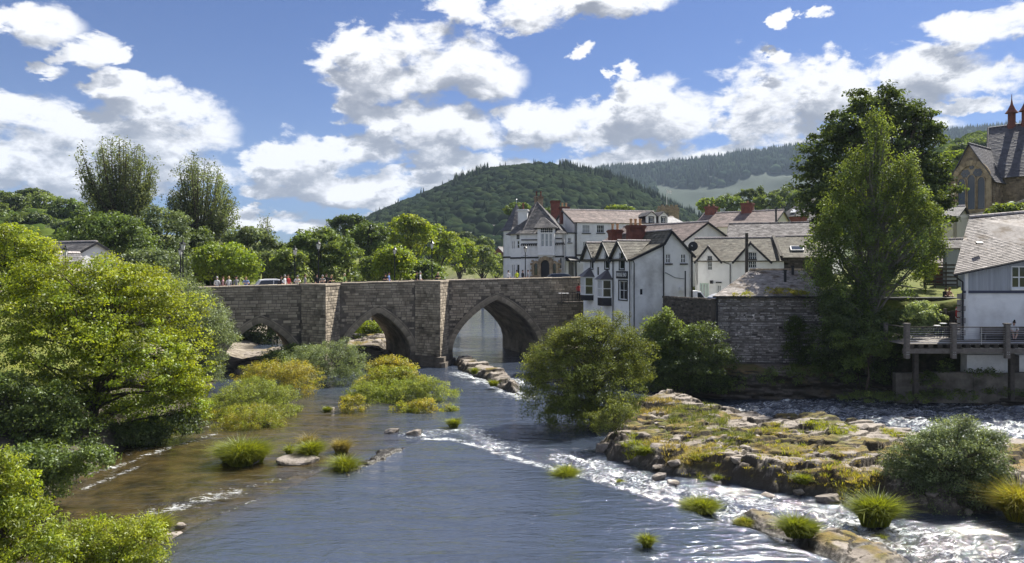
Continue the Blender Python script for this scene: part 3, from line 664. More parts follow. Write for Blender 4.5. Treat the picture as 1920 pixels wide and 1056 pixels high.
for (l, r, pyapex, apx, zs) in ((418, 556, 604, 484, 1.2), (645, 771, 585, 706, 1.3), (848, 1011, 561, 931, 1.3)):
    tl, tr = bt(l), bt(r); c = (tl + tr) / 2; ARCH.append((c, (tr - tl) / 2, zs, bz(apx, pyapex) - zs))
    print('ARCH', ARCH[-1])
ARCH.insert(0, (ARCH[0][0] - 11.5, 4.0, 1.2, 3.6))
def arch_z(q, h, p=.42):     # pointed arch: q = 0 at the apex, 1 at the springing
    return h * ((1 - p) * math.sqrt(max(0, 1 - q*q)) + p * (1 - q))
def arch_pts(a, grow=0.0, n=26):
    c, s_, zs, h = a; out = []
    for i in range(n + 1):
        x = -math.cos(math.pi * i / n); out.append((c + x * (s_ + grow), zs + arch_z(abs(x), h + grow)))
    return out
def in_arch(t, z, grow):
    for (c, s_, zs, h) in ARCH:
        q = abs(t - c) / (s_ + grow)
        if q < 1 and z < zs + arch_z(q, h + grow): return True
    return False
br = empty('stone_bridge', (BX0, BY0, 0), A_BR, 'medieval sandstone bridge of pointed arches with cutwaters across the river', 'bridge')
def bridge_body():
    pts = [(T0, -1.2)]
    for a in ARCH:
        ap = arch_pts(a); pts += [(ap[0][0], -1.2)] + ap + [(ap[-1][0], -1.2)]
    pts += [(T1, -1.2), (T1, ptop(T1) - 1.15), (16, ptop(16) - 1.15), (0, ptop(0) - 1.15), (-21.7, ptop(-21.7) - 1.15), (T0, ptop(T0) - 1.15)]
    mb = MB(); n = len(pts)
    mb.add([(t, 0, z) for t, z in pts] + [(t, BWID, z) for t, z in pts], [tuple(range(n)), tuple(range(2*n-1, n-1, -1))] + [(i, n+i, n+(i+1) % n, (i+1) % n) for i in range(n)])
    o = mb.build('bridge_body', M['stone_back'], br)
    # curved soffit courses: thin barrel stones with recessed joints
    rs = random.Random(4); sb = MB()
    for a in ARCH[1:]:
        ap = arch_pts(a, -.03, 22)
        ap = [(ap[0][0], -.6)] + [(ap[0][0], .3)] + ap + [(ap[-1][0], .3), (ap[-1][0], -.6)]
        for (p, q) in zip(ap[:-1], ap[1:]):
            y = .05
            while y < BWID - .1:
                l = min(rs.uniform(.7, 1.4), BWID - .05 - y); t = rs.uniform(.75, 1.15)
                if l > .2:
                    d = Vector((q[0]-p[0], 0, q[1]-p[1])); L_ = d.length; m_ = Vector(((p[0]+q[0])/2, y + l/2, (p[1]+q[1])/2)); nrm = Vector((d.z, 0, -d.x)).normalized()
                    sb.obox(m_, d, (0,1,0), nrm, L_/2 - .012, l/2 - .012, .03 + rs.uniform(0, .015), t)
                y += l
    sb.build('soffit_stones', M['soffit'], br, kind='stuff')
bridge_body()
def stone_tint(rs, z, top):
    return max(.35, min(1.5, rs.gauss(.97, .20)))
JIT = [0.0]
_jr = random.Random(9)
def block(mb, c, u, n, w, h, pr, tint):
    """one dressed block: face proud of the backing with worn arrises"""
    u = Vector(u); n = Vector(n); c = Vector(c); z = Vector((0,0,1)); b = min(.03, w*.1)
    fr = [c + u*(sx*(w/2-b)) + z*(sz*(h/2-b)) + n*pr for sx, sz in ((-1,-1),(1,-1),(1,1),(-1,1))]
    bk = [c + u*(sx*w/2) + z*(sz*h/2) - n*.05 for sx, sz in ((-1,-1),(1,-1),(1,1),(-1,1))]
    if JIT[0]:
        q = min(JIT[0], h*.35); pr2 = _jr.uniform(-.03, .05)
        fr = [p + u*_jr.uniform(-q, q)*1.5 + z*_jr.uniform(-q, q)*.8 + n*(pr2 + _jr.uniform(-.015, .02)) for p in fr]; tint = max(.3, tint*_jr.gauss(1, .28))
    mb.add(fr + bk, [(0,1,2,3), (4,5,1,0), (5,6,2,1), (6,7,3,2), (7,4,0,3)], tint)
def lay(origin, u, n, L, zb, zt, test, out, rs, hmin=.20, hmax=.34, wmin=.32, wmax=.9):
    z = zb
    while z < zt:
        h = rs.uniform(hmin, hmax); x = -rs.uniform(0, .5)
        while x < L:
            w = rs.uniform(wmin, wmax); x0 = max(0, x); x1 = min(L, x + w)
            if x1 - x0 > .12:
                c = origin + Vector(u)*((x0+x1)/2) + Vector((0,0,1))*(z + h/2)
                k = test(x0, x1, z, z + h) if test else h
                if k and k > .08:
                    hh_ = k if isinstance(k, float) else h
                    c.z = z + hh_/2
                    out.append((c, Vector(u), Vector(n), x1-x0-.010, hh_-.010, rs.uniform(.012, .045), stone_tint(rs, z, zt)))
            x += w
        z += h
CUT = [(bt(558)+.35, bt(643)-.3, 2.5), (bt(772)+.35, bt(846)-.3, 2.6)]      # (left, right, protrusion) on the wall line
print('CUT', CUT)
def build_blocks():
    rs = random.Random(11); out = []
    def test(x0, x1, z0, z1):
        a, b = T0 + x0, T0 + x1
        for (c0, c1, p) in CUT:
            if b > c0 and a < c1: return 0
        tp = min(ptop(a), ptop(b)) - .16
        if z0 > tp - .05: return 0
        g = .52
        for q in (a, b, (a+b)/2):
            if in_arch(q, z0, g) or in_arch(q, z1, g - .1): return 0
        return float(min(z1, tp) - z0)
    lay(Vector((T0, 0, 0)), (1,0,0), (0,-1,0), T1 - T0, -.4, 9.2, test, out, rs)
    cw = []
    for (c0, c1, p) in CUT:
        m_ = c0 + (c1 - c0) * .5; top = ptop(m_)
        ns = Vector((m_, -p, 0)); A = Vector((c0, 0, 0)); B = Vector((c1, 0, 0))
        mb = MB(); mb.prism([(c0, .02, -1.2), (m_, -p, -1.2), (c1, .02, -1.2)], (0, 0, top + 1.05)); mb.build('cutwater', M['stone_back'], br)
        for (a, b) in ((A, ns), (ns, B)):
            d = (b - a); u = d.normalized(); n = Vector((u.y, -u.x, 0))
            lay(a, u, n, d.length, -.4, top - .14, lambda x0, x1, z0, z1: float(min(z1, top - .16) - z0), cw, rs)
        # stepped plinth at the water
        g = .45; mb = MB()
        for k, (zt, gg) in enumerate(((.95, g), (.45, g + .3))):
            mb.prism([(c0 - gg, .3, -1.2), (c0 - gg, -.15*gg, -1.2), (m_ - .2, -p - gg*1.3, -1.2), (m_ + .2, -p - gg*1.3, -1.2), (c1 + gg, -.15*gg, -1.2), (c1 + gg, .3, -1.2)], (0, 0, zt + 1.2), .8)
        mb.build('pier_plinth', M['stone_back'], br)
        mb = MB(); tp = [(c0 - .05, .42, top - .15), (c0 - .05, -.06, top - .15), (m_, -p - .12, top - .15), (c1 + .05, -.06, top - .15), (c1 + .05, .42, top - .15)]
        mb.prism(tp, (0, 0, .16), 1.05); mb.build('coping', M['stone'], br)
    # the largest in view are parts; the rest one part
    vis = [b for b in out if bt(400) < b[0].x < T1]
    vis += cw; vis.sort(key=lambda b: -b[3]*b[4]); parts = set(id(b) for b in vis[:300])
    rest = MB()
    for b in out + cw:
        if id(b) in parts:
            mb = MB(); c, u, n, w, h, pr, t = b; block(mb, (0,0,0), u, n, w, h, pr, t); o = mb.build('stone_block', M['stone'], br); o.location = c
        else: block(rest, *b)
    rest.build('stone_blocks', M['stone'], br, kind='stuff')
    # voussoirs
    for a in ARCH[1:]:
        n = 30; c, s_, zs, h = a
        inn = arch_pts(a, -.02, 400); ol = [0]
        for p, q in zip(inn[:-1], inn[1:]): ol.append(ol[-1] + math.hypot(q[0]-p[0], q[1]-p[1]))
        k = int(ol[-1] / .52)
        out_ = arch_pts(a, .52, 400)
        for i in range(k):
            l0, l1 = ol[-1]*i/k, ol[-1]*(i+1)/k
            j0 = int(np.searchsorted(ol, l0)); j1 = int(np.searchsorted(ol, l1)); j1 = min(j1, 400)
            p0, p1, q1, q0 = inn[j0], inn[j1], out_[j1], out_[j0]
            cx = sum(v[0] for v in (p0, p1, q1, q0))/4; cz = sum(v[1] for v in (p0, p1, q1, q0))/4
            sh = lambda v: ((v[0]-cx)*.965, (v[1]-cz)*.985)
            mb = MB(); poly = [sh(v) for v in (p0, p1, q1, q0)]
            mb.prism([(x, -.02, z) for x, z in poly][::-1], (0, -.07 - rs.uniform(0, .02), 0), rs.uniform(.65, 1.1))
            o = mb.build('voussoir', M['stone'], br); o.location = (cx, 0, cz)
        # thin hood mould over the ring
        hp = arch_pts(a, .56, 40); hq = arch_pts(a, .70, 40); mb = MB()
        for i in range(40):
            mb.prism([(hp[i][0], -.0, hp[i][1]), (hp[i+1][0], -.0, hp[i+1][1]), (hq[i+1][0], -.0, hq[i+1][1]), (hq[i][0], -.0, hq[i][1])][::-1], (0, -.13, 0), .85)
        mb.build('hood_mould', M['stone'], br)
    # parapets
    ts = [T0, -21.7, 0, 16, T1]
    for y0 in (.02, BWID - .42):
        mb = MB()
        for a, b in zip(ts[:-1], ts[1:]):
            mb.add([(a, y0, ptop(a)-1.3), (b, y0, ptop(b)-1.3), (b, y0+.4, ptop(b)-1.3), (a, y0+.4, ptop(a)-1.3), (a, y0, ptop(a)-.14), (b, y0, ptop(b)-.14), (b, y0+.4, ptop(b)-.14), (a, y0+.4, ptop(a)-.14)],
                   [(0,3,2,1),(4,5,6,7),(0,1,5,4),(1,2,6,5),(2,3,7,6),(3,0,4,7)])
        mb.build('parapet', M['stone_back'], br)
    t = T0
    while t < T1 - .05:
        w = rs.uniform(.75, 1.25); e = min(t + w, T1)
        hid = any(c0 - .1 < (t+e)/2 < c1 + .1 for c0, c1, p in CUT)
        if not hid:
            mb = MB(); l = (e - t)/2 - .012; dz = (ptop(e) - ptop(t))/2
            jit = rs.uniform(-.015, .015)
            mb.add([(-l,-.08,-.07-dz),(l,-.08,-.07+dz),(l,.46,-.07+dz),(-l,.46,-.07-dz),(-l,-.07,.06-dz),(l,-.07,.06+dz),(l,.2,.10+dz),(l,.45,.06+dz),(-l,.45,.06-dz),(-l,.2,.10-dz)],
                   [(0,3,2,1),(0,1,5,4),(4,5,6,9),(9,6,7,8),(8,7,2,3),(1,2,7,6,5),(0,4,9,8,3)], rs.uniform(.8, 1.2))
            o = mb.build('coping_stone', M['stone'], br); o.location = ((t+e)/2, .0, (ptop(t)+ptop(e))/2 - .06 + jit)
        t = e
    # deck: pavements and carriageway
    mb = MB()
    for a, b in zip(ts[:-1], ts[1:]):
        mb.add([(a, .42, ptop(a)-1.04), (b, .42, ptop(b)-1.04), (b, 1.7, ptop(b)-1.04), (a, 1.7, ptop(a)-1.04), (a, 1.7, ptop(a)-1.2), (b, 1.7, ptop(b)-1.2)], [(0,1,2,3),(3,2,5,4)])
        mb.add([(a, BWID-1.7, ptop(a)-1.04), (b, BWID-1.7, ptop(b)-1.04), (b, BWID-.42, ptop(b)-1.04), (a, BWID-.42, ptop(a)-1.04)], [(0,1,2,3)])
    mb.build('pavement', M['ridge'], br)
build_blocks()
def deck_z(t): return ptop(t) - 1.04
# ---- the wall beyond the last arch with its sunken terrace
def riverside_wall():
    f = Fac(1093, 81.7, 1160, 76.5, 0)
    rt = empty('river_wall', f.loc, f.ang, 'dark stone retaining wall between the bridge end and the white pub', 'wall')
    zt = f.z(1093, 562)
    mb = MB(); mb.box(0, f.L, 0, 1.0, -1, zt); mb.build('wall_core', M['darkrubble'], rt)
    out = []; rs = random.Random(3); lay(Vector((0,0,0)), (1,0,0), (0,-1,0), f.L, 0, zt, lambda a,b,c,d: float(min(d, zt)-c), out, rs, .18, .3, .25, .6)
    mb = MB()
    for b in out: block(mb, *b)
    mb.build('wall_stones', M['darkrubble'], rt, kind='stuff')
    mb = MB(); mb.box(-.1, f.L, -.08, .5, zt, zt+.12); mb.build('coping', M['stone'], rt)
    return f, zt
riverside_wall()
# ================================================================== building kit
class Pl:
    """a wall plane in a thing's local space: u runs along it, n points out of it"""
    def __init__(s, o, u, n): s.o = Vector(o); s.u = Vector(u).normalized(); s.n = Vector(n).normalized()
    def p(s, u, z, off=0.0): return s.o + s.u*u + s.n*off + Vector((0,0,z))
FRONT = Pl((0,0,0), (1,0,0), (0,-1,0))
def clip_poly(poly, clipper):
    out = poly; n = len(clipper)
    for i in range(n):
        ax, ay = clipper[i]; bx, by = clipper[(i+1) % n]; res = []
        if not out: break
        for j in range(len(out)):
            p, q = out[j], out[(j+1) % len(out)]
            sp = (bx-ax)*(p[1]-ay) - (by-ay)*(p[0]-ax); sq = (bx-ax)*(q[1]-ay) - (by-ay)*(q[0]-ax)
            if sp >= -1e-9: res.append(p)
            if (sp > 1e-9 and sq < -1e-9) or (sp < -1e-9 and sq > 1e-9):
                t = sp/(sp-sq); res.append((p[0]+(q[0]-p[0])*t, p[1]+(q[1]-p[1])*t))
        out = res
    return out
def wall(root, pl, poly, mat, holes=(), name='wall', off=0.0, rev=.14):
    """convex wall polygon (u, z), counter-clockwise, with rectangular openings and their reveals"""
    us = sorted(set([min(p[0] for p in poly), max(p[0] for p in poly)] + [h[i] for h in holes for i in (0, 1)]))
    zs = sorted(set([min(p[1] for p in poly), max(p[1] for p in poly)] + [h[i] for h in holes for i in (2, 3)]))
    mb = MB()
    for a, b in zip(us[:-1], us[1:]):
        for c, d in zip(zs[:-1], zs[1:]):
            m_ = ((a+b)/2, (c+d)/2)
            if any(h[0] < m_[0] < h[1] and h[2] < m_[1] < h[3] for h in holes): continue
            q = clip_poly([(a,c),(b,c),(b,d),(a,d)], poly)
            if len(q) >= 3: mb.add([pl.p(x, z, off) for x, z in q], [tuple(range(len(q)))])
    for (a, b, c, d) in holes:
        f = [(a,c),(b,c),(b,d),(a,d)]; v = [pl.p(x, z, off) for x, z in f] + [pl.p(x, z, off-rev) for x, z in f]
        mb.add(v, [(i, 4+i, 4+(i+1) % 4, (i+1) % 4) for i in range(4)])
    n = len(poly)   # back face so that the wall has thickness
    mb.add([pl.p(x, z, off) for x, z in poly] + [pl.p(x, z, off-.3) for x, z in poly], [(i, n+i, n+(i+1) % n, (i+1) % n) for i in range(n)])
    return mb.build(name, mat, root)
def window(root, pl, r, nx=2, nz=2, frame='frame', glass='glass', sill=None, fw=.055, bar=.028, off=0.0, rev=.14, name='window', surround=None, meeting=True):
    a, b, c, d = r; mb = MB(); z0 = off - rev + .02
    def bx_(x0, x1, y0, y1, o0=z0, o1=z0+.06): mb.obox(pl.p((x0+x1)/2, (y0+y1)/2, (o0+o1)/2), pl.u, pl.n, (0,0,1), (x1-x0)/2, (o1-o0)/2, (y1-y0)/2)
    bx_(a, a+fw, c, d); bx_(b-fw, b, c, d); bx_(a+fw, b-fw, c, c+fw*1.2); bx_(a+fw, b-fw, d-fw, d)
    for i in range(1, nx):
        x = a + (b-a)*i/nx; w_ = bar*1.6 if (nx == 2 or nx == 4 and i == 2) else bar; bx_(x-w_/2, x+w_/2, c+fw*1.2, d-fw, z0+.005, z0+.045)
    for i in range(1, nz):
        z = c + (d-c)*i/nz; w_ = bar*1.5 if (i*2 == nz and meeting) else bar
        xs = [a+fw] + [a + (b-a)*k/nx for k in range(1, nx)] + [b-fw]
        for x0, x1 in zip(xs[:-1], xs[1:]): bx_(x0+bar, x1-bar, z-w_/2, z+w_/2, z0+.007, z0+.04)
    f = mb.build(name, M[frame], root)
    g = MB(); g.obox(pl.p((a+b)/2, (c+d)/2, z0+.012), pl.u, pl.n, (0,0,1), (b-a)/2-.01, .006, (d-c)/2-.01); g.build('pane', M[glass], f)
    if sill:
        s = MB(); s.obox(pl.p((a+b)/2, c-.06, off+.05), pl.u, pl.n, (0,0,1), (b-a)/2+.1, .1, .06); s.build('sill', M[sill], f)
    if surround:
        s = MB(); w_ = .11
        for x0, x1, y0, y1 in ((a-w_, a, c-w_, d+w_), (b, b+w_, c-w_, d+w_), (a, b, d, d+w_), (a, b, c-w_, c)): s.obox(pl.p((x0+x1)/2, (y0+y1)/2, off+.02), pl.u, pl.n, (0,0,1), (x1-x0)/2, .03, (y1-y0)/2)
        s.build('surround', M[surround], f)
    return f
def roof(root, p0, p1, p2, p3, mat, row=.24, wid=.34, seed=1, name='roof', parts=0, under='black', thick=.07, slname='slates', stuff=True, jit=1.0):
    """slated slope: p0-p1 the eave, p3-p2 the top; every slate is laid in courses that step down the slope"""
    p0, p1, p2, p3 = map(Vector, (p0, p1, p2, p3)); nr = (p1-p0).cross(p3-p0).normalized()
    if nr.z < 0: nr = -nr
    rs = random.Random(seed); mb = MB(); q = [p0, p1, p2, p3] if (p2-p3).length > .01 else [p0, p1, p2]
    n = len(q); mb.add([p for p in q] + [p - nr*thick for p in q], [tuple(range(n)), tuple(range(2*n-1, n-1, -1))] + [(i, n+i, n+(i+1) % n, (i+1) % n) for i in range(n)])
    o = mb.build(name, M[mat], root)
    H = ((p3+p2)/2 - (p0+p1)/2).length; nrw = max(1, int(H/row)); allv = []
    for r in range(nrw):
        v0, v1 = r/nrw, (r+1)/nrw; a0 = p0.lerp(p3, v0); b0 = p1.lerp(p2, v0); a1 = p0.lerp(p3, v1); b1 = p1.lerp(p2, v1)
        L_ = (b0-a0).length
        if L_ < .15: continue
        k = max(1, int(L_/(wid * (1.25 - .5*v0)))); off = rs.random()*.5; rt_ = rs.uniform(.92, 1.08)
        cuts = [0] + [min(.999, max(.001, (i + off + rs.uniform(-.12, .12))/k)) for i in range(k)] + [1]
        for c0, c1 in zip(cuts[:-1], cuts[1:]):
            if c1 - c0 < .15/k: continue
            lo = .028 + rs.uniform(0, .014)*jit; g = .006/L_
            A = a0.lerp(b0, c0+g) ; B = a0.lerp(b0, c1-g); C = a1.lerp(b1, c1-g); D_ = a1.lerp(b1, c0+g); sl = (A-D_).normalized()*rs.uniform(0, .02)*jit
            vs = [A+nr*lo+sl, B+nr*lo+sl, C+nr*.010, D_+nr*.010, A+nr*.002+sl, B+nr*.002+sl]
            t = rs.gauss(1, .16)*rt_
            if rs.random() < .05: t *= rs.choice([.6, 1.5])
            allv.append((vs, max(.4, t)))
    faces = [(0,1,2,3), (4,5,1,0), (4,0,3), (1,5,2)]
    if parts:
        for vs, t in allv[:parts]:
            s = MB(); c = sum(vs, Vector())/6; s.add([v - c for v in vs], faces, t); ob = s.build('slate', M[mat], o); ob.location = c
    rest = MB()
    for vs, t in allv[parts:]: rest.add(vs, faces, t)
    if rest.v: rest.build(slname, M[mat], o if parts else root, kind='stuff')
    return o
def ridge(root, a, b, mat='ridge', r=.11, name='ridge_tiles'):
    a, b = Vector(a), Vector(b); n = max(1, int((b-a).length/.45)); mb = MB(); rs = random.Random(5)
    d = (b-a).normalized(); s = d.cross(Vector((0,0,1))).normalized(); up = s.cross(d)
    for i in range(n):
        p, q = a.lerp(b, (i+.03)/n), a.lerp(b, (i+.97)/n); vs = []
        for c in (p, q): vs += [c - s*r*1.3 - up*.05, c - s*r*.7 + up*r*.6, c + up*r, c + s*r*.7 + up*r*.6, c + s*r*1.3 - up*.05]
        mb.add(vs, [(0,5,6,1),(1,6,7,2),(2,7,8,3),(3,8,9,4),(0,1,2,3,4),(5,9,8,7,6)], rs.uniform(.8, 1.2))
    return mb.build(name, M[mat], root)
def barge(root, pl, pts, mat='black', w=.09, h=.2, off=.2, name='bargeboard'):
    mb = MB()
    for a, b in zip(pts[:-1], pts[1:]): mb.bar(pl.p(a[0], a[1]-h*.4, off), pl.p(b[0], b[1]-h*.4, off), w, h)
    return mb.build(name, M[mat], root)
def chimney(root, c, w, d, z0, z1, pots=2, mat='redbrick', potmat='pot', ph=.55, name='chimney', ax=0):
    mb = MB(); x, y = c; mb.box(x-w/2, x+w/2, y-d/2, y+d/2, z0, z1-.3); mb.box(x-w/2-.06, x+w/2+.06, y-d/2-.06, y+d/2+.06, z1-.3, z1-.18, .9); mb.box(x-w/2-.12, x+w/2+.12, y-d/2-.12, y+d/2+.12, z1-.18, z1-.02, .8); mb.box(x-w/2-.04, x+w/2+.04, y-d/2-.04, y+d/2+.04, z1-.02, z1+.06, .9)
    o = mb.build(name, M[mat], root)
    for i in range(pots):
        s = MB(); px_ = x + (i - (pots-1)/2)*(w/max(1, pots)); s.lathe([(.13, 0), (.15, .05), (.11, .12), (.12, ph*.8), (.15, ph*.86), (.14, ph)], 8, (px_, y, z1+.06)); s.build('chimney_pot', M[potmat], o)
    return o
def pipe(root, pts, r=.05, mat='black', name='drainpipe'): mb = MB(); mb.tube(pts, r, 6); return mb.build(name, M[mat], root)
def arch_ring(root, pl, u0, u1, zb, zt, w, mat, off=.0, dep=.25, pointed=.0, name='arch_surround', fill='glass', fillname='pane', nseg=9):
    """jambs and a ring of stones round an arched opening"""
    c = (u0+u1)/2; r = (u1-u0)/2; zs = zt - r*(1+pointed*.5); mb = MB()
    def ap(rr, t): x = -math.cos(t)*rr; zz = math.sin(t)*rr*(1+pointed*.5) + pointed*.25*rr*(1-abs(math.cos(t)))*math.sin(t); return (c+x, zs+zz)
    for s_ in (-1, 1): mb.obox(pl.p(c+s_*(r+w/2), (zb+zs)/2, off+dep/2), pl.u, pl.n, (0,0,1), w/2, dep/2, (zs-zb)/2)
    for i in range(nseg):
        t0, t1 = math.pi*(i+.03)/nseg, math.pi*(i+.97)/nseg; q = [ap(r, t0), ap(r, t1), ap(r+w, t1), ap(r+w, t0)]
        mb.prism([pl.p(x, z, off) for x, z in q], pl.n*dep, .8 + .4*((i*7) % 5)/5)
    o = mb.build(name, M[mat], root)
    if fill:
        g = MB(); pts = [(u0, zb), (u1, zb)] + [ap(r, math.pi*(1-i/8)) for i in range(9)]; g.prism([pl.p(x, z, off+.01) for x, z in pts], pl.n*.02); g.build(fillname, M[fill], o)
    return o
def blockwork(root, pl, u0, u1, z0, z1, mat, seed=1, hmin=.2, hmax=.32, wmin=.3, wmax=.7, skip=(), name='stone_blocks', off=0.0, top=None, parts=0, pname='stone_block'):
    rs = random.Random(seed); out = []
    def test(a, b, c, d):
        if any(a+u0 < s[1] and b+u0 > s[0] and c < s[3] and d > s[2] for s in skip): return 0
        t = min(z1, top(u0+(a+b)/2) if top else z1, *( [top(u0+a), top(u0+b)] if top else [z1])); return float(min(d, t) - c)
    lay(pl.p(u0, 0, off), pl.u, pl.n, u1-u0, z0, z1, test, out, rs, hmin, hmax, wmin, wmax); JIT[0] = .03 if 'rubble' in mat else 0.0
    out.sort(key=lambda b: -b[3]*b[4]); mb = MB()
    for b in out[:parts]:
        s = MB(); c, u, n, w, h, pr, t = b; block(s, (0,0,0), u, n, w, h, pr, t); o = s.build(pname, M[mat], root); o.location = c
    for b in out[parts:]: block(mb, *b)
    JIT[0] = 0.0
    return mb.build(name, M[mat], root, kind='stuff')
def gabled(f, name, label, zb_py, depth, ze, zr, wm, rm, ax='x', cat='house', group=None, holes=(), over=.25, row=.26, ridge_y=None, zb=None, back=True, ridgem='ridge', barges=True, wid=.34):
    """plain gabled house: front plane f; ax='x' ridge along the front, 'y' gable to the front"""
    rt = empty(name, f.loc, f.ang, label, cat, group); L_ = f.L; z0 = 0
    hl = [h for h in holes]
    if ax == 'x':
        ry = ridge_y or depth/2
        wall(rt, FRONT, [(0,z0),(L_,z0),(L_,ze),(0,ze)], M[wm], hl)
        for o_, u_, n_ in (((0,depth,0),(0,-1,0),(-1,0,0)), ((L_,0,0),(0,1,0),(1,0,0))):
            rr = depth - ry if n_[0] < 0 else ry
            wall(rt, Pl(o_, u_, n_), [(0,z0),(depth,z0),(depth,ze),(rr,zr),(0,ze)], M[wm])
        wall(rt, Pl((L_,depth,0),(-1,0,0),(0,1,0)), [(0,z0),(L_,z0),(L_,ze),(0,ze)], M[wm])
        s = (zr-ze)/ry; s2 = (zr-ze)/(depth-ry)
        roof(rt, (-over,-over,ze-s*over+.05), (L_+over,-over,ze-s*over+.05), (L_+over,ry,zr+.05), (-over,ry,zr+.05), rm, row, wid)
        roof(rt, (L_+over,depth+over,ze-s2*over+.05), (-over,depth+over,ze-s2*over+.05), (-over,ry+.01,zr+.05), (L_+over,ry+.01,zr+.05), rm, row*1.5, wid*1.5)
        ridge(rt, (-over,ry,zr+.1), (L_+over,ry,zr+.1), ridgem)
        if barges:
            for xx in (-over, L_+over): barge(rt, Pl((xx,0,0),(0,1,0),(-1,0,0)), [(-over, ze-s*over), (ry, zr), (depth+over, ze-s2*over)], off=0)
    else:
        m_ = ridge_y or L_/2
        wall(rt, FRONT, [(0,z0),(L_,z0),(L_,ze),(m_,zr),(0,ze)], M[wm], hl)
        for o_, u_, n_ in (((0,depth,0),(0,-1,0),(-1,0,0)), ((L_,0,0),(0,1,0),(1,0,0))): wall(rt, Pl(o_, u_, n_), [(0,z0),(depth,z0),(depth,ze),(0,ze)], M[wm])
        wall(rt, Pl((L_,depth,0),(-1,0,0),(0,1,0)), [(0,z0),(L_,z0),(L_,ze),(L_-m_,zr),(0,ze)], M[wm])
        s = (zr-ze)/m_; s2 = (zr-ze)/(L_-m_)
        roof(rt, (-over,depth+over,ze-s*over+.05), (-over,-over,ze-s*over+.05), (m_,-over,zr+.05), (m_,depth+over,zr+.05), rm, row, wid)
        roof(rt, (L_+over,-over,ze-s2*over+.05), (L_+over,depth+over,ze-s2*over+.05), (m_+.01,depth+over,zr+.05), (m_+.01,-over,zr+.05), rm, row, wid)
        ridge(rt, (m_,-over,zr+.1), (m_,depth+over,zr+.1), ridgem)
        if barges: barge(rt, FRONT, [(-over, ze-s*over), (m_, zr), (L_+over, ze-s2*over)], off=over-.02)
    return rt
def rpx(f, x0, y0, x1, y1):   # photo rectangle -> (u0, u1, z0, z1) on f
    um = (f.u(x0)+f.u(x1))/2; xm = (x0+x1)/2
    return (f.u(x0), f.u(x1), f.z(xm, y1), f.z(xm, y0))
# ================================================================== the long white hotel with the brown slate roof
GZ = 7.4
f = Fac(1078, 100, 1250, 103.7, GZ)
ze, zr = f.z(1150, 417.5), 9.85 - GZ + 104*106/F
H_ = [rpx(f, 1092, 422, 1106, 437), rpx(f, 1119, 422, 1133, 437), rpx(f, 1093, 453, 1106, 470), rpx(f, 1175, 421, 1180, 437), rpx(f, 1146, 453, 1158, 470), rpx(f, 1120, 453, 1133, 470)]
dr = rpx(f, 1079.5, 492, 1086, 519)
hotel = gabled(f, 'hotel_building', 'long white three-storey hotel with weathered brown slate roof behind the pub', 0, 9, ze, zr, 'white', 'slate_pink', 'x', 'hotel', holes=H_, row=.3, wid=.45)
for h, g in zip(H_, ('glass_curtain', 'glass', 'glass_curtain', 'glass', 'glass_curtain', 'glass')): window(hotel, FRONT, h, 4, 2, sill='black', glass=g)
pipe(hotel, [(f.u(1080), -.1, ze), (f.u(1080), -.1, 0)], .07)
mb = MB(); mb.box(f.u(1079), f.u(1092), -.06, .0, f.z(1085, 480), f.z(1085, 477)); mb.build('string_course', M['black'], hotel)
for (c, w) in ((1220.5, 9), (1243.5, 8)):
    u0, u1 = f.u(c-w), f.u(c+w); zt = f.z(c, 397); zb_ = ze - .4; zm = f.z(c, 404)
    d = empty('x', (0,0,0)); bpy.data.objects.remove(d)
    r_ = rpx(f, c-3.8, 407.5, c+3.8, 431)
    wall(hotel, FRONT, [(u0, ze-1.6), (u1, ze-1.6), (u1, zm), ((u0+u1)/2, zt), (u0, zm)], M['white'], [r_], 'dormer', off=.12)
    window(hotel, FRONT, r_, 2, 3, surround='black', off=.12)
    roof(hotel, (u0-.15, 3, zm-.1), (u0-.15, -.35, zm-.1), ((u0+u1)/2, -.35, zt+.05), ((u0+u1)/2, 3, zt+.05), 'slate', .25, .35, name='dormer_roof')
    roof(hotel, (u1+.15, -.35, zm-.1), (u1+.15, 3, zm-.1), ((u0+u1)/2+.01, 3, zt+.05), ((u0+u1)/2+.01, -.35, zt+.05), 'slate', .25, .35, name='dormer_roof')
chimney(hotel, (.3, 5.2), 1.2, .8, ze, zr+.5, 2)
# flat-roofed link wing between hotel and corner building
f = Fac(1058, 97.5, 1080, 98.5, GZ)
lk = empty('link_wing', f.loc, f.ang, 'flat-topped white wing with a dark awning between corner building and hotel', 'building')
zt = f.z(1070, 438); dr = rpx(f, 1066, 492, 1076, 521); wn = rpx(f, 1065, 446, 1071, 455)
wall(lk, FRONT, [(0,0),(f.L,0),(f.L,zt),(0,zt)], M['white'], [dr, wn])
for o_, u_, n_ in (((0,6,0),(0,-1,0),(-1,0,0)), ((f.L,0,0),(0,1,0),(1,0,0))): wall(lk, Pl(o_, u_, n_), [(0,0),(6,0),(6,zt),(0,zt)], M['white'])
mb = MB(); mb.box(-.1, f.L+.1, -.15, 6, zt, zt+.14); mb.build('roof', M['black'], lk)
window(lk, FRONT, wn, 2, 2, sill='black'); window(lk, FRONT, dr, 1, 1, frame='black', name='doorway')
mb = MB(); u0, u1 = f.u(1061), f.u(1080); z_ = f.z(1070, 488); mb.prism([(u0,-.02,z_+.5),(u0,-1.0,z_),(u0,-1.0,z_-.25),(u0,-.02,z_-.1)], (u1-u0,0,0)); mb.build('awning', M['black'], lk)
mb = MB(); mb.box(0, f.L, -.06, 0, f.z(1070, 485), f.z(1070, 482.5)); mb.build('string_course', M['black'], lk)
pipe(lk, [(f.L-.1, -.12, zt), (f.L-.1, -.12, 0)], .07)
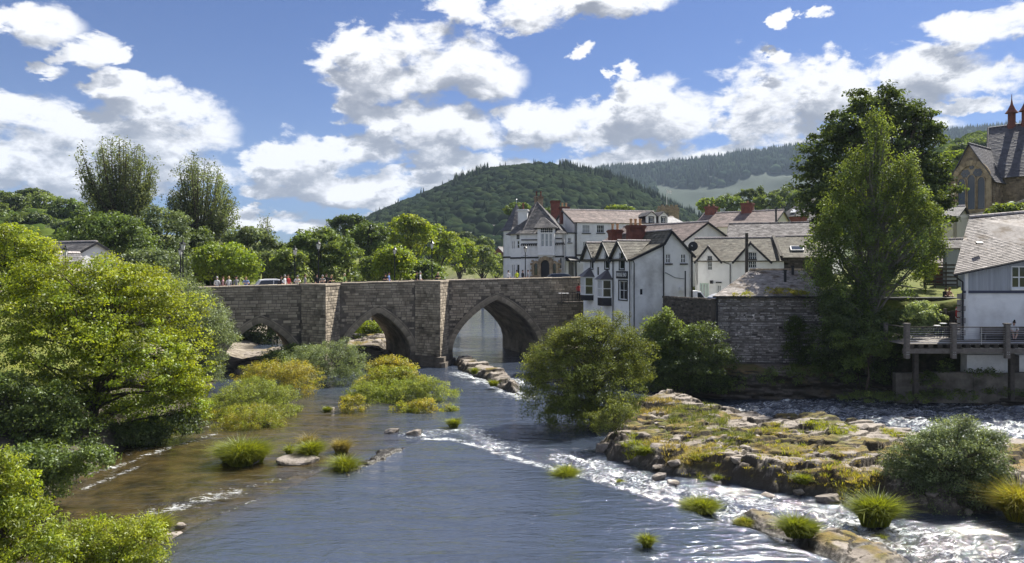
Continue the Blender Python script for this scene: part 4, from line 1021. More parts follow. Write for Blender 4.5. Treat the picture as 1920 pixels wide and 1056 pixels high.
# ================================================================== corner building with the pyramid roof
f = Fac(977, 98, 1058, 96.8, GZ); L_ = f.L
cb = empty('corner_building', f.loc, f.ang, 'ornate black and white corner building with steep pyramid slate roof and stone arcade', 'building')
ze = f.z(1040, 438); WL = Pl((0,0,0),(1,0,0),(0,-1,0))
# canted left bay: a plane turning away
C0 = Vector((0,0,0)); cdir = Vector((-math.cos(R(38)), math.sin(R(38)), 0)); CL = 2.2
cp = Pl(C0 + cdir*CL, -cdir, Vector((-math.sin(R(38)), -math.cos(R(38)), 0)))
arc = [(999.5,1011.5,488), (1035.5,1048.5,488)]
holes = []
wall(cb, FRONT, [(0,0),(L_,0),(L_,ze),(0,ze)], M['white'], holes)
wall(cb, Pl((L_,0,0),(0,1,0),(1,0,0)), [(0,0),(8,0),(8,ze),(0,ze)], M['white'])
lw = [(.35,.75,3.1*1.9,3.1*2.35)]
def cz(py): return CH - (py-HZ)/F*99.2 - GZ
wl = [(.25,.50,cz(467),cz(452)), (.62,.86,cz(467),cz(452)), (1.35,1.85,cz(466),cz(452)), (.25,.5,cz(520),cz(496)), (.62,.86,cz(520),cz(496)), (1.3,1.85,cz(520),cz(496))]
wall(cb, cp, [(0,0),(CL,0),(CL,ze),(0,ze)], M['white'], wl)
for h in wl: window(cb, cp, h, 1, 2 if h[2] > 3 else 1, glass='glass')
p_ = C0 + cdir*CL; wall(cb, Pl(p_ + Vector((-.55,5.5,0)), Vector((.1,-1,0)), Vector((-1,-.1,0))), [(0,0),(5.53,0),(5.53,ze),(0,ze)], M['white'])
# main pyramid: bellcast skirt then the steep upper part
ax_ = f.u(997); ay = 4.2; az = CH - (378.5-HZ)/F*(f.D(997)+4) - GZ
corn = [Vector((-.15,-.35,ze)), Vector((L_+.35,-.35,ze)), Vector((L_+.35,8.3,ze)), Vector((-2.6,8.3,ze)), Vector((-2.35,1.2,ze))]
ap_ = Vector((ax_, ay, az)); k_ = .20; mid = [c.lerp(ap_, k_) - Vector((0,0,.42)) for c in corn]
for i in range(5):
    j = (i+1) % 5; roof(cb, corn[i], corn[j], mid[j], mid[i], 'slate', .24, .32, i); roof(cb, mid[i], mid[j], ap_, ap_, 'slate', .24, .32, 10+i)
for i in range(5): ridge(cb, mid[i]+Vector((0,0,.05)), ap_, 'slate_light', .08, 'hip_tiles')
mb = MB(); mb.tube([ap_ - Vector((0,0,.2)), ap_ + Vector((0,0,1.5))], [.06,.02], 6); mb.lathe([(.02,0),(.13,.1),(.02,.25)], 8, tuple(ap_ + Vector((0,0,.5)))); mb.lathe([(.02,0),(.09,.08),(.02,.2)], 8, tuple(ap_ + Vector((0,0,1.0)))); mb.build('finial', M['iron'], cb)
# oriel bay
u0, u1 = f.u(1010), f.u(1041); zb_, zt = f.z(1025, 477), f.z(1025, 428); op = Pl((0,-.9,0),(1,0,0),(0,-1,0))
lan = [rpx(f, a, 438.5, b, 463) for a, b in ((1016.5,1022.5),(1024,1030),(1031.5,1037.5))]
wall(cb, op, [(u0,zb_),(u1,zb_),(u1,zt),(u0,zt)], M['white'], lan, 'oriel')
for h in lan: window(cb, op, h, 1, 2, glass='glass_curtain')
for x_, n_ in ((u0,-1),(u1,1)):
    mb = MB(); mb.box(x_-.02 if n_ < 0 else x_-.1, x_+.1 if n_ < 0 else x_+.02, -.88, .0, zb_, zt); mb.build('oriel_side', M['white'], cb)
mb = MB(); mb.box(u0-.12, u1+.12, -1.05, .0, zb_-.16, zb_-.002); mb.box(u0+.2, u1-.2, -.8, 0, zb_-.4, zb_-.162); mb.build('oriel_corbel', M['white'], cb)
mb = MB()
for c in (1019.5, 1027, 1034.5):
    uc = f.u(c); zc = f.z(c, 433)
    for dx, dz in ((-.13,.13),(.13,.13),(-.13,-.13),(.13,-.13)): mb.prism([op.p(uc+dx+.13*math.cos(a), zc+dz+.13*math.sin(a), .0) for a in [i*math.pi/4 for i in range(8)]], (0,-.03,0))
for uc in (1.1,): 
    for dx, dz in ((-.15,.15),(.15,.15),(-.15,-.15),(.15,-.15)): mb.prism([cp.p(CL-.6+dx+.15*math.cos(a), cz(445)+dz+.15*math.sin(a), .0) for a in [i*math.pi/4 for i in range(8)]], cp.n*.03)
mb.build('quatrefoils', M['black'], cb, kind='stuff')
zt2 = f.z(1025, 407.5); uA, uB = f.u(1004), f.u(1046)
oa, ob = Vector((uA,-1.25,zt)), Vector((uB,-1.25,zt)); ra, rb = Vector((f.u(1013),.6,zt2)), Vector((f.u(1019),.6,zt2+.0))
roof(cb, oa, ob, rb, ra, 'slate', .24, .32, 31, name='oriel_roof'); roof(cb, (uA, 2.5, zt+.2), oa, ra, (f.u(1013),2.5,zt2), 'slate_dark', .24, .32, 32, name='oriel_roof'); roof(cb, ob, (uB, 2.5, zt), (f.u(1019),2.5,zt2), rb, 'slate', .24, .32, 33, name='oriel_roof')  # left slope in darker slate: its shadow side is put into the colour
mb = MB(); mb.box(uA, uB, -1.2, 0, zt-.1, zt-.01); mb.build('oriel_eave', M['black'], cb)
# black bands and corbel tables
for a, b, y in ((977,1010,483),(1041,1058,481)):
    mb = MB(); mb.box(f.u(a), f.u(b), -.08, -.001, f.z((a+b)/2, y+1.6), f.z((a+b)/2, y-1.4)); mb.build('string_course', M['black'], cb)
mb = MB(); mb.obox(cp.p(CL/2, cz(484), .04), cp.u, cp.n, (0,0,1), CL/2, .04, .11); mb.build('string_course', M['black'], cb)
for a, b, y in ((977.5,1009,450),(1041.5,1054,447.5)):
    mb = MB(); mb.box(f.u(a), f.u(b), -.1, -.001, f.z((a+b)/2, y+1), f.z((a+b)/2, y-1)); mb.build('label_course', M['black'], cb)
for a, b, y in ((977.5,1009,459),(1042,1058,457.5)):
    mb = MB(); n = int((b-a)/3.6)
    mb.box(f.u(a), f.u(b), -.12, -.001, f.z((a+b)/2, y-.6), f.z((a+b)/2, y-2.4))
    for i in range(n+1):
        c = a + (b-a)*i/n; uc = f.u(c); mb.box(uc-.07, uc+.07, -.12, -.001, f.z((a+b)/2, y+2.2), f.z((a+b)/2, y-.62))
    mb.build('corbel_table', M['black'], cb)
# sandstone arcade porch
PP = Pl((0,-.55,0),(1,0,0),(0,-1,0))
a0 = rpx(f, 1016, 488, 1032, 521); arch_ring(cb, PP, a0[0], a0[1], 0, a0[3], .42, 'sand', dep=.3, pointed=.25, fill='black', fillname='opening_shade_panel')  # black panel stands in for the shade inside the open archway
for x0, x1 in ((1003.5, 1009.5), (1038, 1044)):
    a0 = rpx(f, x0, 494, x1, 516); arch_ring(cb, PP, a0[0], a0[1], a0[2], a0[3], .30, 'sand', dep=.22, pointed=.2, fill='glass')
mb = MB(); u0, u1 = f.u(1000.5), f.u(1047.5); mb.box(u0, u1, -.55, -.0, 0, f.z(1024, 500)); mb.box(f.u(1010.5), f.u(1037.5), -.55, 0, f.z(1024, 500)+.001, f.z(1024, 486)); 
for uc, zc, r_ in ((f.u(1006), f.z(1006,500), f.u(1012)-f.u(1006)), (f.u(1041.5), f.z(1042,500), f.u(1047.5)-f.u(1041.5)), (f.u(1024), f.z(1024,490), f.u(1036)-f.u(1024))):
    mb.prism([(uc+r_*math.cos(t), -.0, zc+r_*math.sin(t)) for t in [math.pi*i/10 for i in range(11)]], (0,-.54,0))
mb.build('porch', M['sand'], cb)
mb = MB()
for i, z in enumerate(np.arange(.1, 3.2, .42)):
    w = .22 if i % 2 else .38
    mb.box(u0-w, u0-.001, -.5, -.0, z, z+.3, .9); mb.box(u1+.001, u1+w, -.5, -.0, z, z+.3, 1.1)
mb.build('quoins', M['sand'], cb)
a0 = rpx(f, 1050.5, 484, 1053, 503); window(cb, FRONT, a0, 1, 1, frame='black', rev=-.02, name='slit_window')
chimney(cb, (f.u(970)+.3, 2.6), 1.3, 1.0, ze-1, ze+3.4, 1, 'white', 'redbrick', .9)
# left turret wing
f2 = Fac(943.5, 105, 957, 103.5, GZ); tw = empty('turret_wing', f2.loc, f2.ang, 'narrow white turret with dark steep spire at the left of the corner building', 'building')
zt = f2.z(950, 433)
wall(tw, FRONT, [(0,0),(f2.L+.6,0),(f2.L+.6,zt),(0,zt)], M['white']); wall(tw, Pl((0,3,0),(0,-1,0),(-1,0,0)), [(0,0),(3,0),(3,zt),(0,zt)], M['white'])
a_ = Vector((1.3, 1.4, f2.z(958, 380))); cs = [Vector((-.3,-.3,zt)), Vector((2.4,-.3,zt)), Vector((2.4,3.2,zt)), Vector((-.3,3.2,zt))]
for i in range(4):
    j = (i+1) % 4; mi, mj = cs[i].lerp(a_, .2)-Vector((0,0,.3)), cs[j].lerp(a_, .2)-Vector((0,0,.3)); roof(tw, cs[i], cs[j], mj, mi, 'slate_dark', .24, .32, i); roof(tw, mi, mj, a_, a_, 'slate_dark', .24, .32, i+5)
mb = MB(); mb.tube([a_, a_+Vector((0,0,.6))], .04, 6); mb.lathe([(.02,0),(.14,.12),(.02,.26)], 8, tuple(a_+Vector((0,0,.4)))); mb.build('finial', M['greymetal'], tw)
mb = MB(); mb.box(-.06, 2, -.08, -.001, f2.z(950, 484), f2.z(950, 481)); mb.build('string_course', M['black'], tw)
# stone chimney stack behind the pyramid
o = empty('chimney_stack', P(1010, 372, 112), 0, 'pale stone chimney with two pots behind the pyramid roof', 'chimney'); chimney(o, (0,0), 1.3, 1.0, -6, .2, 2, 'church', 'redbrick', .8, name='stack')
o = empty('brick_chimney', P(1041, 380, 109), 0, 'tall red brick chimney between pyramid roof and hotel', 'chimney'); chimney(o, (0,0), 1.3, 1.2, -7, .2, 0, name='stack')
# ================================================================== the white pub
ZB = 2.0
f = Fac(1185, 64.5, 1297, 66.6, ZB); Lp = f.L; LY = 9.9
pub = empty('white_pub', f.loc, f.ang, 'white riverside pub with three slated gables, bay windows and black trim', 'pub')
FP = Pl((0,LY,0),(0,-1,0),(-1,0,0))                     # river facade; u = 0 at the far end
def fu(px):                                              # photo column -> u on the river facade
    k = (px-960)/F; cx, cy = f.loc[0], f.loc[1]; dx, dy = -f.s, f.c
    y = (cx - k*cy)/(k*dy - dx); return LY - y
def fD(px): return f.loc[1] + (LY - fu(px))*f.c
def fz(px, py): return CH - (py-HZ)/F*fD(px) - ZB
def fr(x0, y0, x1, y1): xm = (x0+x1)/2; return (fu(x0), fu(x1), fz(xm, y1), fz(xm, y0))
zl, zm, zap, zrr = f.z(1185, 486), f.z(1243, 457), f.z(1257, 434), f.z(1297, 478); um, ua = f.u(1243), f.u(1257)
w1 = rpx(f, 1199, 541, 1206, 554)
wall(pub, FRONT, [(0,0),(um,0),(um,zm),(0,zl)], M['dirtywhite'], [w1], off=.06)
wA, wB = rpx(f, 1248.5, 476, 1258, 494), rpx(f, 1276.5, 476, 1286.5, 494)
wall(pub, FRONT, [(um,0),(Lp,0),(Lp,zrr),(ua,zap),(um,zm)], M['white'], [wA, wB])
window(pub, FRONT, w1, 1, 1, off=.06); window(pub, FRONT, wA, 2, 2, sill='black', fw=.08, bar=.06); window(pub, FRONT, wB, 2, 2, sill='black', fw=.08, bar=.06)
wall(pub, Pl((Lp,0,0),(0,1,0),(1,0,0)), [(0,0),(LY,0),(LY,zrr),(0,zrr)], M['white'])
ezf = zl
gw = [fr(1108, 474, 1112, 504), fr(1134.5, 474, 1142, 504), fr(1162, 474, 1170.5, 505)]
gfw = fr(1161, 527, 1176, 562); sw = fr(1119.5, 501, 1123, 516)
wall(pub, FP, [(0,0),(LY,0),(LY,ezf),(0,ezf)], M['white'], [(a, b, c, ezf-.001) for a, b, c, d in gw] + [gfw, sw])
for a, b, c, d in gw:
    window(pub, FP, (a, b, c, d), 1, 2, frame='frame', surround='black', rev=.08)
window(pub, FP, gfw, 2, 2, surround='black'); window(pub, FP, sw, 1, 1, frame='black')
# roof: front catslide, steep upper slope, rear slope
ov = .2; yb = LY+ov
roof(pub, (-.25, yb, zl-.02), (-.25, -ov, zl-.02), (um, -ov, zm+.1), (um, yb, zm+.1), 'slate_moss', .24, .36, 1)
roof(pub, (um, yb, zm+.1), (um, -ov, zm+.1), (ua, -ov, zap+.1), (ua, yb, zap+.1), 'slate_moss', .24, .36, 2)
roof(pub, (Lp+.2, -ov, zrr-.15), (Lp+.2, yb, zrr-.15), (ua+.01, yb, zap+.1), (ua+.01, -ov, zap+.1), 'slate_moss', .24, .36, 3)
ridge(pub, (ua, -ov, zap+.15), (ua, yb, zap+.15))
barge(pub, FRONT, [(-.25, zl-.02), (um, zm), (ua, zap+.06), (Lp+.25, zrr-.16)], off=.24, h=.2)
# three cross gables
zg = f.zb*0 + fz(1134, 454.5); gc = [(fu(1105), 1.45), (fu(1135), 1.6), (fu(1163.5), 1.75)]
for i, (uc, hw) in enumerate(gc):
    a, b, c, d = gw[i]
    wall(pub, FP, [(uc-hw, ezf-.1), (uc+hw, ezf-.1), (uc, zg)], M['white'], [(a, b, ezf-.11, d)], 'gable', off=.06)
    yc = LY - uc; s = (zg-ezf)/hw; run = 3.4
    yl, yr = yc+hw+.12, yc-hw-.12
    # meeting line with the main slope
    sl_ = (zm+.1-zl)/(um+.25); xr = min(um, (zg - zl)/sl_ ) 
    xe = .15
    roof(pub, (xe, yr, ezf+.0), (-.35, yr, ezf-.12), (-.35, yc, zg+.06), (xr, yc, zg+.06), 'slate_moss', .22, .3, 20+i, name='gable_roof') if False else None
    roof(pub, (-.35, yr, ezf-.10), (.1, yr, ezf-.10), (xr, yc, zg+.07), (-.35, yc, zg+.07), 'slate_moss', .22, .32, 20+i, name='gable_roof')
    roof(pub, (.1, yl, ezf-.10), (-.35, yl, ezf-.10), (-.35, yc+.005, zg+.07), (xr, yc+.005, zg+.07), 'slate_moss', .22, .32, 30+i, name='gable_roof')
    ridge(pub, (-.35, yc, zg+.1), (xr, yc, zg+.1), r=.08)
    barge(pub, FP, [(uc-hw-.12, ezf-.12), (uc, zg+.04), (uc+hw+.12, ezf-.12)], off=.36, h=.2)
mb = MB(); mb.bar(FP.p(-.1, ezf-.12, .14), FP.p(LY, ezf-.12, .14), .1, .1); mb.build('gutter', M['black'], pub)
# bay windows
def bay(x0, x1, yt, yw, yb_, ybase):
    u0, u1 = fu(x0), fu(x1); uc = (u0+u1)/2; pr = .8; hw = (u1-u0)/2; xm = (x0+x1)/2
    zt, zw, zb_, zc = fz(xm, yt), fz(xm, yw), fz(xm, yb_), fz(xm, ybase)
    b = MB(); b.prism([FP.p(u0, zc, 0), FP.p(u0+.35, zc, pr), FP.p(u1-.35, zc, pr), FP.p(u1, zc, 0)], (0,0,zb_-zc)); o = b.build('bay_window', M['black'], pub)
    c0 = [FP.p(u0, 0, 0), FP.p(u0+.35, 0, pr), FP.p(u1-.35, 0, pr), FP.p(u1, 0, 0)]
    fm = MB(); gl = MB()
    for p, q, n in ((c0[0], c0[1], 1), (c0[1], c0[2], 3), (c0[2], c0[3], 1)):
        L_ = (q-p).length; u_ = (q-p).normalized(); n_ = Vector((u_.y, -u_.x, 0)); n_ = -n_ if n_.dot(FP.n) < 0 else n_; pq = Pl(p, u_, n_)
        gl.obox(pq.p(L_/2, (zb_+zw)/2, -.04), u_, n_, (0,0,1), L_/2-.02, .01, (zw-zb_)/2-.02)
        for i in range(n+1):
            x = .05 + (L_-.1)*i/n; fm.obox(pq.p(x, (zb_+zw)/2, 0), u_, n_, (0,0,1), .05, .045, (zw-zb_)/2)
        for z_, h_ in ((zb_+.06, .06), ((zb_+zw)/2, .03), (zw-.06, .06)): fm.obox(pq.p(L_/2, z_, -.003), u_, n_, (0,0,1), L_/2-.06, .03, h_)
    fm.build('sash_frame', M['frame'], o); gl.build('pane', M['glass'], o)
    ap = FP.p(uc, zt, .02); ro = [FP.p(u0-.25, zw, 0), FP.p(u0+.15, zw, pr+.3), FP.p(u1-.15, zw, pr+.3), FP.p(u1+.25, zw, 0)]
    r_ = MB(); tp = [FP.p(uc-.15, zt, .05), FP.p(uc+.15, zt, .05)]
    r_.add(ro + tp, [(0,1,4),(1,2,5,4),(2,3,5),(0,4,5,3),(3,2,1,0)]); r_.build('bay_roof', M['slate_dark'], o)
bay(1100, 1113, 502, 519, 553, 563); bay(1131.5, 1147, 506, 524, 558, 573)
# sign board with white lettering
s = fr(1156.5, 508.5, 1177.5, 522.5); mb = MB(); mb.obox(FP.p((s[0]+s[1])/2, (s[2]+s[3])/2, .05), FP.u, FP.n, (0,0,1), (s[1]-s[0])/2, .04, (s[3]-s[2])/2); sg = mb.build('sign_board', M['black'], pub)
tc = bpy.data.curves.new('lettering', 'FONT'); tc.body = 'BRIDGE END'; tc.align_x = 'CENTER'; tc.align_y = 'CENTER'; tc.size = 1.0; tc.extrude = .01
to = bpy.data.objects.new('tmp', tc); COL.objects.link(to); bpy.context.view_layer.update(); dims = to.dimensions.copy()
tm = bpy.data.meshes.new_from_object(to.evaluated_get(bpy.context.evaluated_depsgraph_get())); bpy.data.objects.remove(to)
kx, kz = (s[1]-s[0])*.86/dims.x, (s[3]-s[2])*.5/dims.y; c_ = FP.p((s[0]+s[1])/2, (s[2]+s[3])/2, .10)
for v in tm.vertices: v.co = c_ + FP.u*(v.co.x*kx) + Vector((0,0,v.co.y*kz)) + FP.n*v.co.z
tm.materials.clear(); tm.materials.append(M['frame']); link('lettering', tm, sg)
_a = tm.color_attributes.new('tint', 'FLOAT_COLOR', 'POINT'); _a.data.foreach_set('color', [1.0]*4*len(tm.vertices))
# pipes, dish
pipe(pub, [(um, -.12, zm-.1), (um, -.12, f.z(1243, 560)), (um+.25, -.2, f.z(1243, 568))], .06); pipe(pub, [(Lp-.02, -.08, zrr), (Lp-.02, -.08, 3)], .07); pipe(pub, [(-.05, -.3, zl-.15), (.15, -.12, zl-.35), (.15, -.12, 0)], .045)
pipe(pub, [FP.p(LY-.25, ezf, .1), FP.p(LY-.25, 0, .1)], .04); pipe(pub, [FP.p(fu(1151), ezf, .1), FP.p(fu(1151), 1, .1)], .05)
pipe(pub, [(um+.2, -.06, f.z(1250, 511)), (f.u(1265), -.1, f.z(1265, 521)), (f.u(1282), -.1, f.z(1282, 523))], .025, name='cable'); pipe(pub, [(f.u(1282), -.25, f.z(1282, 508)), (f.u(1282), -.25, 3.2)], .06, name='vent_pipe')
mb = MB(); mb.box(f.u(1272.5), f.u(1279), -.3, -.01, f.z(1275, 545), f.z(1275, 538)); mb.build('meter_box', M['white'], pub)
chimney(pub, (ua-.95, 4.6), 1.5, .95, zap-1.2, zap+.72, 3, 'redbrick', 'pot', .62); 
chimney(pub, (ua-1.55, 7.6), 1.1, .9, zap-1.4, zap+.42, 2, 'redbrick', 'pot', .6)
dd = P(1299.5, 462, 66.3); dsh = empty('satellite_dish', dd, R(-25), 'large dark satellite dish on the corner of the white pub', 'dish'); mb = MB()
mb.lathe([(.02,.09),(.2,.07),(.36,.02),(.43,0.0),(.44,.02)], 18); o = mb.build('dish', M['black'], dsh); o.rotation_euler = (R(82), 0, 0)
mb = MB(); mb.bar((0,0,-.05),(0,-.5,.05),.03); mb.bar((0,.1,-.5),(0,.05,0),.05); mb.box(-.05,.05,-.56,-.46,.0,.1); mb.build('bracket', M['greymetal'], dsh)
ivy_px = None
# ================================================================== yard wall
f = Fac(1243, 64.2, 1342, 58.6, 1.5)
yw = empty('yard_wall', f.loc, f.ang, 'dark rough stone wall in front of the parked van', 'wall'); zt = f.z(1290, 561)
mb = MB(); mb.box(0, f.L, 0, .45, 0, zt); mb.build('wall_core', M['darkrubble'], yw); blockwork(yw, FRONT, 0, f.L, 1.0, zt, 'darkrubble', 3, .12, .22, .2, .5)
mb = MB(); x = 0; rs = random.Random(2)
while x < f.L: w = rs.uniform(.1, .2); mb.box(x, x+w-.02, -.08, .5, zt, zt+rs.uniform(.08, .16), rs.uniform(.8, 1.6)); x += w
mb.build('coping_stones', M['darkrubble'], yw, kind='stuff')
# ================================================================== rubble stone outbuilding
f = Fac(1342, 57.6, 1541, 57.0, 1.6); L_ = f.L
M['mortar'] = pmat('pale_lime_mortar', (.15,.135,.125), (.24,.22,.205), 4, .95, .02, 20, dirt=(.07,.06,.05))
ob_ = empty('stone_outbuilding', f.loc, f.ang, 'rubble stone riverside building with mossy slate roof and two black flues', 'building')
ze = f.z(1400, 555.5)
zr = CH - 7/F*62.5 - 1.6; uL = (1397-960)/F*62.6 - f.loc[0]
mb = MB(); mb.prism([(0,0,0),(L_,0,0),(L_,10,0),(uL*1.9,10,0)], (0,0,ze-.02)); mb.add([(0,0,ze-.03),(uL*1.9,10,ze-.03),(uL*.95,5.2,zr-.1)], [(0,1,2)]); mb.build('wall_core', M['mortar'], ob_)
blockwork(ob_, FRONT, 0, L_, 0, ze-.02, 'rubble', 8, .06, .19, .12, .55, parts=120, name='rubble_stones', pname='rubble_stone')
blockwork(ob_, Pl((L_,0,0),(0,1,0),(1,0,0)), 0, 5.5, 0, ze-.02, 'rubble', 9, .1, .19, .2, .55, name='rubble_stones')
roof(ob_, (-.25,-.3,ze), (L_+.3,-.3,ze), (L_+.3,5.2,zr), (uL,5.2,zr), 'slate_warm', .22, .36, 4)
roof(ob_, (L_+.3,10.5,ze), (uL*2,10.5,ze), (uL,5.22,zr), (L_+.3,5.22,zr), 'slate_light', .4, .6, 6); ridge(ob_, (uL,5.2,zr+.05), (L_+.3,5.2,zr+.05), 'sand')
mb = MB(); mb.box(-.3, L_+.35, -.42, -.3, ze-.1, ze+.02); mb.build('gutter', M['black'], ob_); pipe(ob_, [(.05,-.3,ze-.1),(.05,-.25,ze-.9),(.05,-.25,1)], .07)
mb = MB(); mb.box(-.3,-.01,-.05,.4,0,ze-.2); mb.build('buttress', M['darkrubble'], ob_)
for px, y0, y1, dy in ((1468.5, 506, 531, 2.6), (1479.5, 499, 516, 4.2)):
    D_ = 57.1+dy; x = (px-960)/F*D_ - f.loc[0]; mb = MB(); za, zb_ = CH-(y1-HZ)/F*D_-1.6, CH-(y0-HZ)/F*D_-1.6; mb.lathe([(.11,-.6),(.11,zb_-za-.12),(.15,zb_-za-.1),(.15,zb_-za)], 10, (x, dy, za)); mb.build('flue', M['black'], ob_)
# ================================================================== white house with two gables
ZE = 5.2
f = Fac(1303, 73.5, 1470, 71, ZE); L_ = f.L; zE = f.z(1360, 488); zR = CH - (446-HZ)/F*75.5 - ZE
hs = empty('gabled_cottage', f.loc, f.ang, 'white cottage with two front gables and brown slate roof behind the van', 'house')
ws = [rpx(f, 1326.5, 479.5, 1336, 507), rpx(f, 1403, 473, 1419, 503), rpx(f, 1312, 531, 1329, 566), rpx(f, 1344, 534, 1353.5, 566)]
def gz_(u):
    return zE
wall(hs, FRONT, [(0,0),(L_,0),(L_,zE),(0,zE)], M['white'], [(a, b, c, min(d, zE-.001)) for a, b, c, d in ws])
window(hs, FRONT, ws[0], 3, 4); window(hs, FRONT, ws[1], 4, 4, sill='frame'); window(hs, FRONT, ws[2], 3, 1, frame='greenframe', fw=.12, bar=.14, name='glazed_door', glass='glass_curtain'); window(hs, FRONT, ws[3], 2, 3, fw=.1, name='door', glass='glass_curtain')
roof(hs, (-.3,-.25,zE-.1), (L_+.3,-.25,zE-.1), (L_+.3,4.5,zR), (-.3,4.5,zR), 'slate_moss', .25, .36, 7); roof(hs, (L_+.3,9,zE-.1), (-.3,9,zE-.1), (-.3,4.51,zR), (L_+.3,4.51,zR), 'slate_moss', .4, .6, 8)
ridge(hs, (-.3,4.5,zR+.05), (L_+.3,4.5,zR+.05)); wall(hs, Pl((0,9,0),(0,-1,0),(-1,0,0)), [(0,0),(9,0),(9,zE),(4.5,zR),(0,zE)], M['white'])
for (xa, xl, xr_, ya, w_) in ((1327.5, 1306, 1350, 463.5, ws[0]), (1407, 1377, 1443, 456.5, ws[1])):
    a, b, c = f.u(xl), f.u(xr_), f.u(xa); za = f.z(xa, ya); zg_ = f.z(xa, 489)
    wall(hs, FRONT, [(a, zg_), (b, zg_), (c, za)], M['white'], [(w_[0], w_[1], zg_-.01, w_[3])] if w_[3] > zg_ else [], 'gable', off=.3)
    mb = MB(); mb.prism([(a, -.3, zg_), (b, -.3, zg_), (b, 0, zg_), (a, 0, zg_)], (0,0,.02)); mb.build('gable_soffit', M['white'], hs)
    yv = 4.5*(za - zE)/(zR - zE)
    for s_ in (-1, 1):
        e = a-.2 if s_ < 0 else b+.2; pts = [(e, -.5, zg_-.15), (e, .3, zg_-.15), (c, yv+.3, za+.1), (c, -.5, za+.1)]
        if s_ < 0: pts = [pts[1], pts[0], pts[3], pts[2]]
        roof(hs, *pts, 'slate_moss', .24, .36, 40+s_, name='gable_roof')
    ridge(hs, (c,-.5,za+.13), (c,yv+.3,za+.13), r=.08); barge(hs, FRONT, [(a-.2, zg_-.2), (c, za+.06), (b+.2, zg_-.2)], off=.52, h=.18)
pipe(hs, [(f.u(1350), -.15, f.z(1350, 489)), (f.u(1369), -.12, f.z(1369, 496)), (f.u(1369), -.12, 1)], .05)
mb = MB(); mb.box(f.u(1331), f.u(1336.5), -.2, -.01, f.z(1333, 532), f.z(1333, 526)); mb.box(f.u(1342), f.u(1353), -.1, -.01, f.z(1347, 531), f.z(1347, 528.5)); mb.build('lamp_bracket', M['black'], hs)
# telegraph pole
pp = P(1400, 437, 66); o = empty('telegraph_pole', (pp.x, pp.y, 5.7), 0, 'plain dark timber pole in front of the two-gabled cottage', 'pole'); mb = MB(); mb.tube([(0,0,-.2),(0,0,pp.z-5.7)], [.17,.14], 8); mb.build('pole', M['darkwood'], o)
# stone end of the cottage
f = Fac(1470, 71.2, 1560, 70, ZE); o = empty('stone_cottage', f.loc, f.ang, 'dark stone cottage with skylight continuing the brown slate roof', 'house'); zE2, zR2 = f.z(1500, 482), CH-(443-HZ)/F*74.5-ZE
mb = MB(); mb.box(.02, f.L, 0, 8.5, 0, zE2); mb.build('wall_core', M['darkrubble'], o); blockwork(o, FRONT, 0, f.L, 2, zE2, 'darkrubble', 5, .12, .22, .2, .5)
roof(o, (-.1,-.3,zE2-.05), (f.L+.3,-.3,zE2-.05), (f.L+.3,4.4,zR2), (-.6,4.4,zR2), 'slate_moss', .25, .36, 9); roof(o, (f.L+.3,9,zE2), (-.3,9,zE2), (-.3,4.41,zR2), (f.L+.3,4.41,zR2), 'slate_moss', .4, .6, 10); ridge(o, (-.5,4.4,zR2+.05), (f.L,4.4,zR2+.05)); 
mb = MB(); mb.bar((-.3,-.35,zE2+.06), (-.75,4.4,zR2+.1), .22, .14); mb.build('valley_coping', M['darkwood'], o)
A_ = Vector((f.u(1497), 1.4, zE2 + (zR2-zE2)*1.7/4.7)); nn = Vector((0,-(zR2-zE2),4.7)).normalized(); up_ = Vector((0,4.7,zR2-zE2)).normalized()
mb = MB(); mb.obox(A_+nn*.1, (1,0,0), up_, nn, .62, .5, .06); sk = mb.build('skylight', M['frame'], o); mb = MB(); mb.obox(A_+nn*.17, (1,0,0), up_, nn, .52, .4, .01); mb.build('pane', M['glass'], sk)
# ================================================================== roofs rising behind
f = Fac(1277, 82, 1379, 88, 6.5); o = gabled(f, 'white_gabled_house', 'white house with black-edged gable and brown roof behind the satellite dish', 0, 13, f.z(1277, 453), f.z(1325, 417), 'white', 'slate_pink', 'y', ridge_y=f.u(1325), row=.3, wid=.4)
f = Fac(1300, 108, 1448, 101, 7); o = gabled(f, 'brick_chimney_house', 'house with long brown roof and two red brick chimneys', 0, 9, f.z(1370, 424), 9.85-7+101*109/F, 'cream', 'slate_pink', 'x', row=.3, wid=.45)
chimney(o, (f.u(1311), 4.5), 1.5, 1.2, 6, 9.85-7+114*109/F, 2, ph=.3); chimney(o, (f.u(1381), 4.5), 1.5, 1.2, 6, 9.85-7+117*109/F, 1, ph=.3)
f = Fac(1365, 86, 1560, 82, 6.5); o = gabled(f, 'long_slate_roofed_house', 'long low house with pale grey slate roof between the cottages and the brick chimneys', 0, 9, f.z(1450, 449), 9.85-6.5+79*90/F, 'white', 'slate_light', 'x', row=.3, wid=.4, ridgem='slate_light')
f = Fac(1462, 126, 1520, 122, 8); o = empty('red_brick_house', f.loc, f.ang, 'red brick house with hipped slate roof left of the maple', 'house'); ze = f.z(1490, 406); wall(o, FRONT, [(0,0),(f.L,0),(f.L,ze),(0,ze)], M['redbrick']); wall(o, Pl((f.L,0,0),(0,1,0),(1,0,0)), [(0,0),(8,0),(8,ze),(0,ze)], M['redbrick']); zt = 9.85-8+125*128/F
q0, q1, q2, q3 = (-.3,-.3,ze), (f.L+.3,-.3,ze), (f.L+.3,8,ze), (-.3,8,ze); t0, t1 = (f.u(1492),3.9,zt), (f.u(1514),3.9,zt)
roof(o, q0, q1, t1, t0, 'slate', .3, .45, 1); roof(o, q1, q2, t1, t1, 'slate', .3, .45, 2); roof(o, q3, q0, t0, t0, 'slate', .3, .45, 3); roof(o, q2, q3, t0, t1, 'slate', .4, .5, 4)
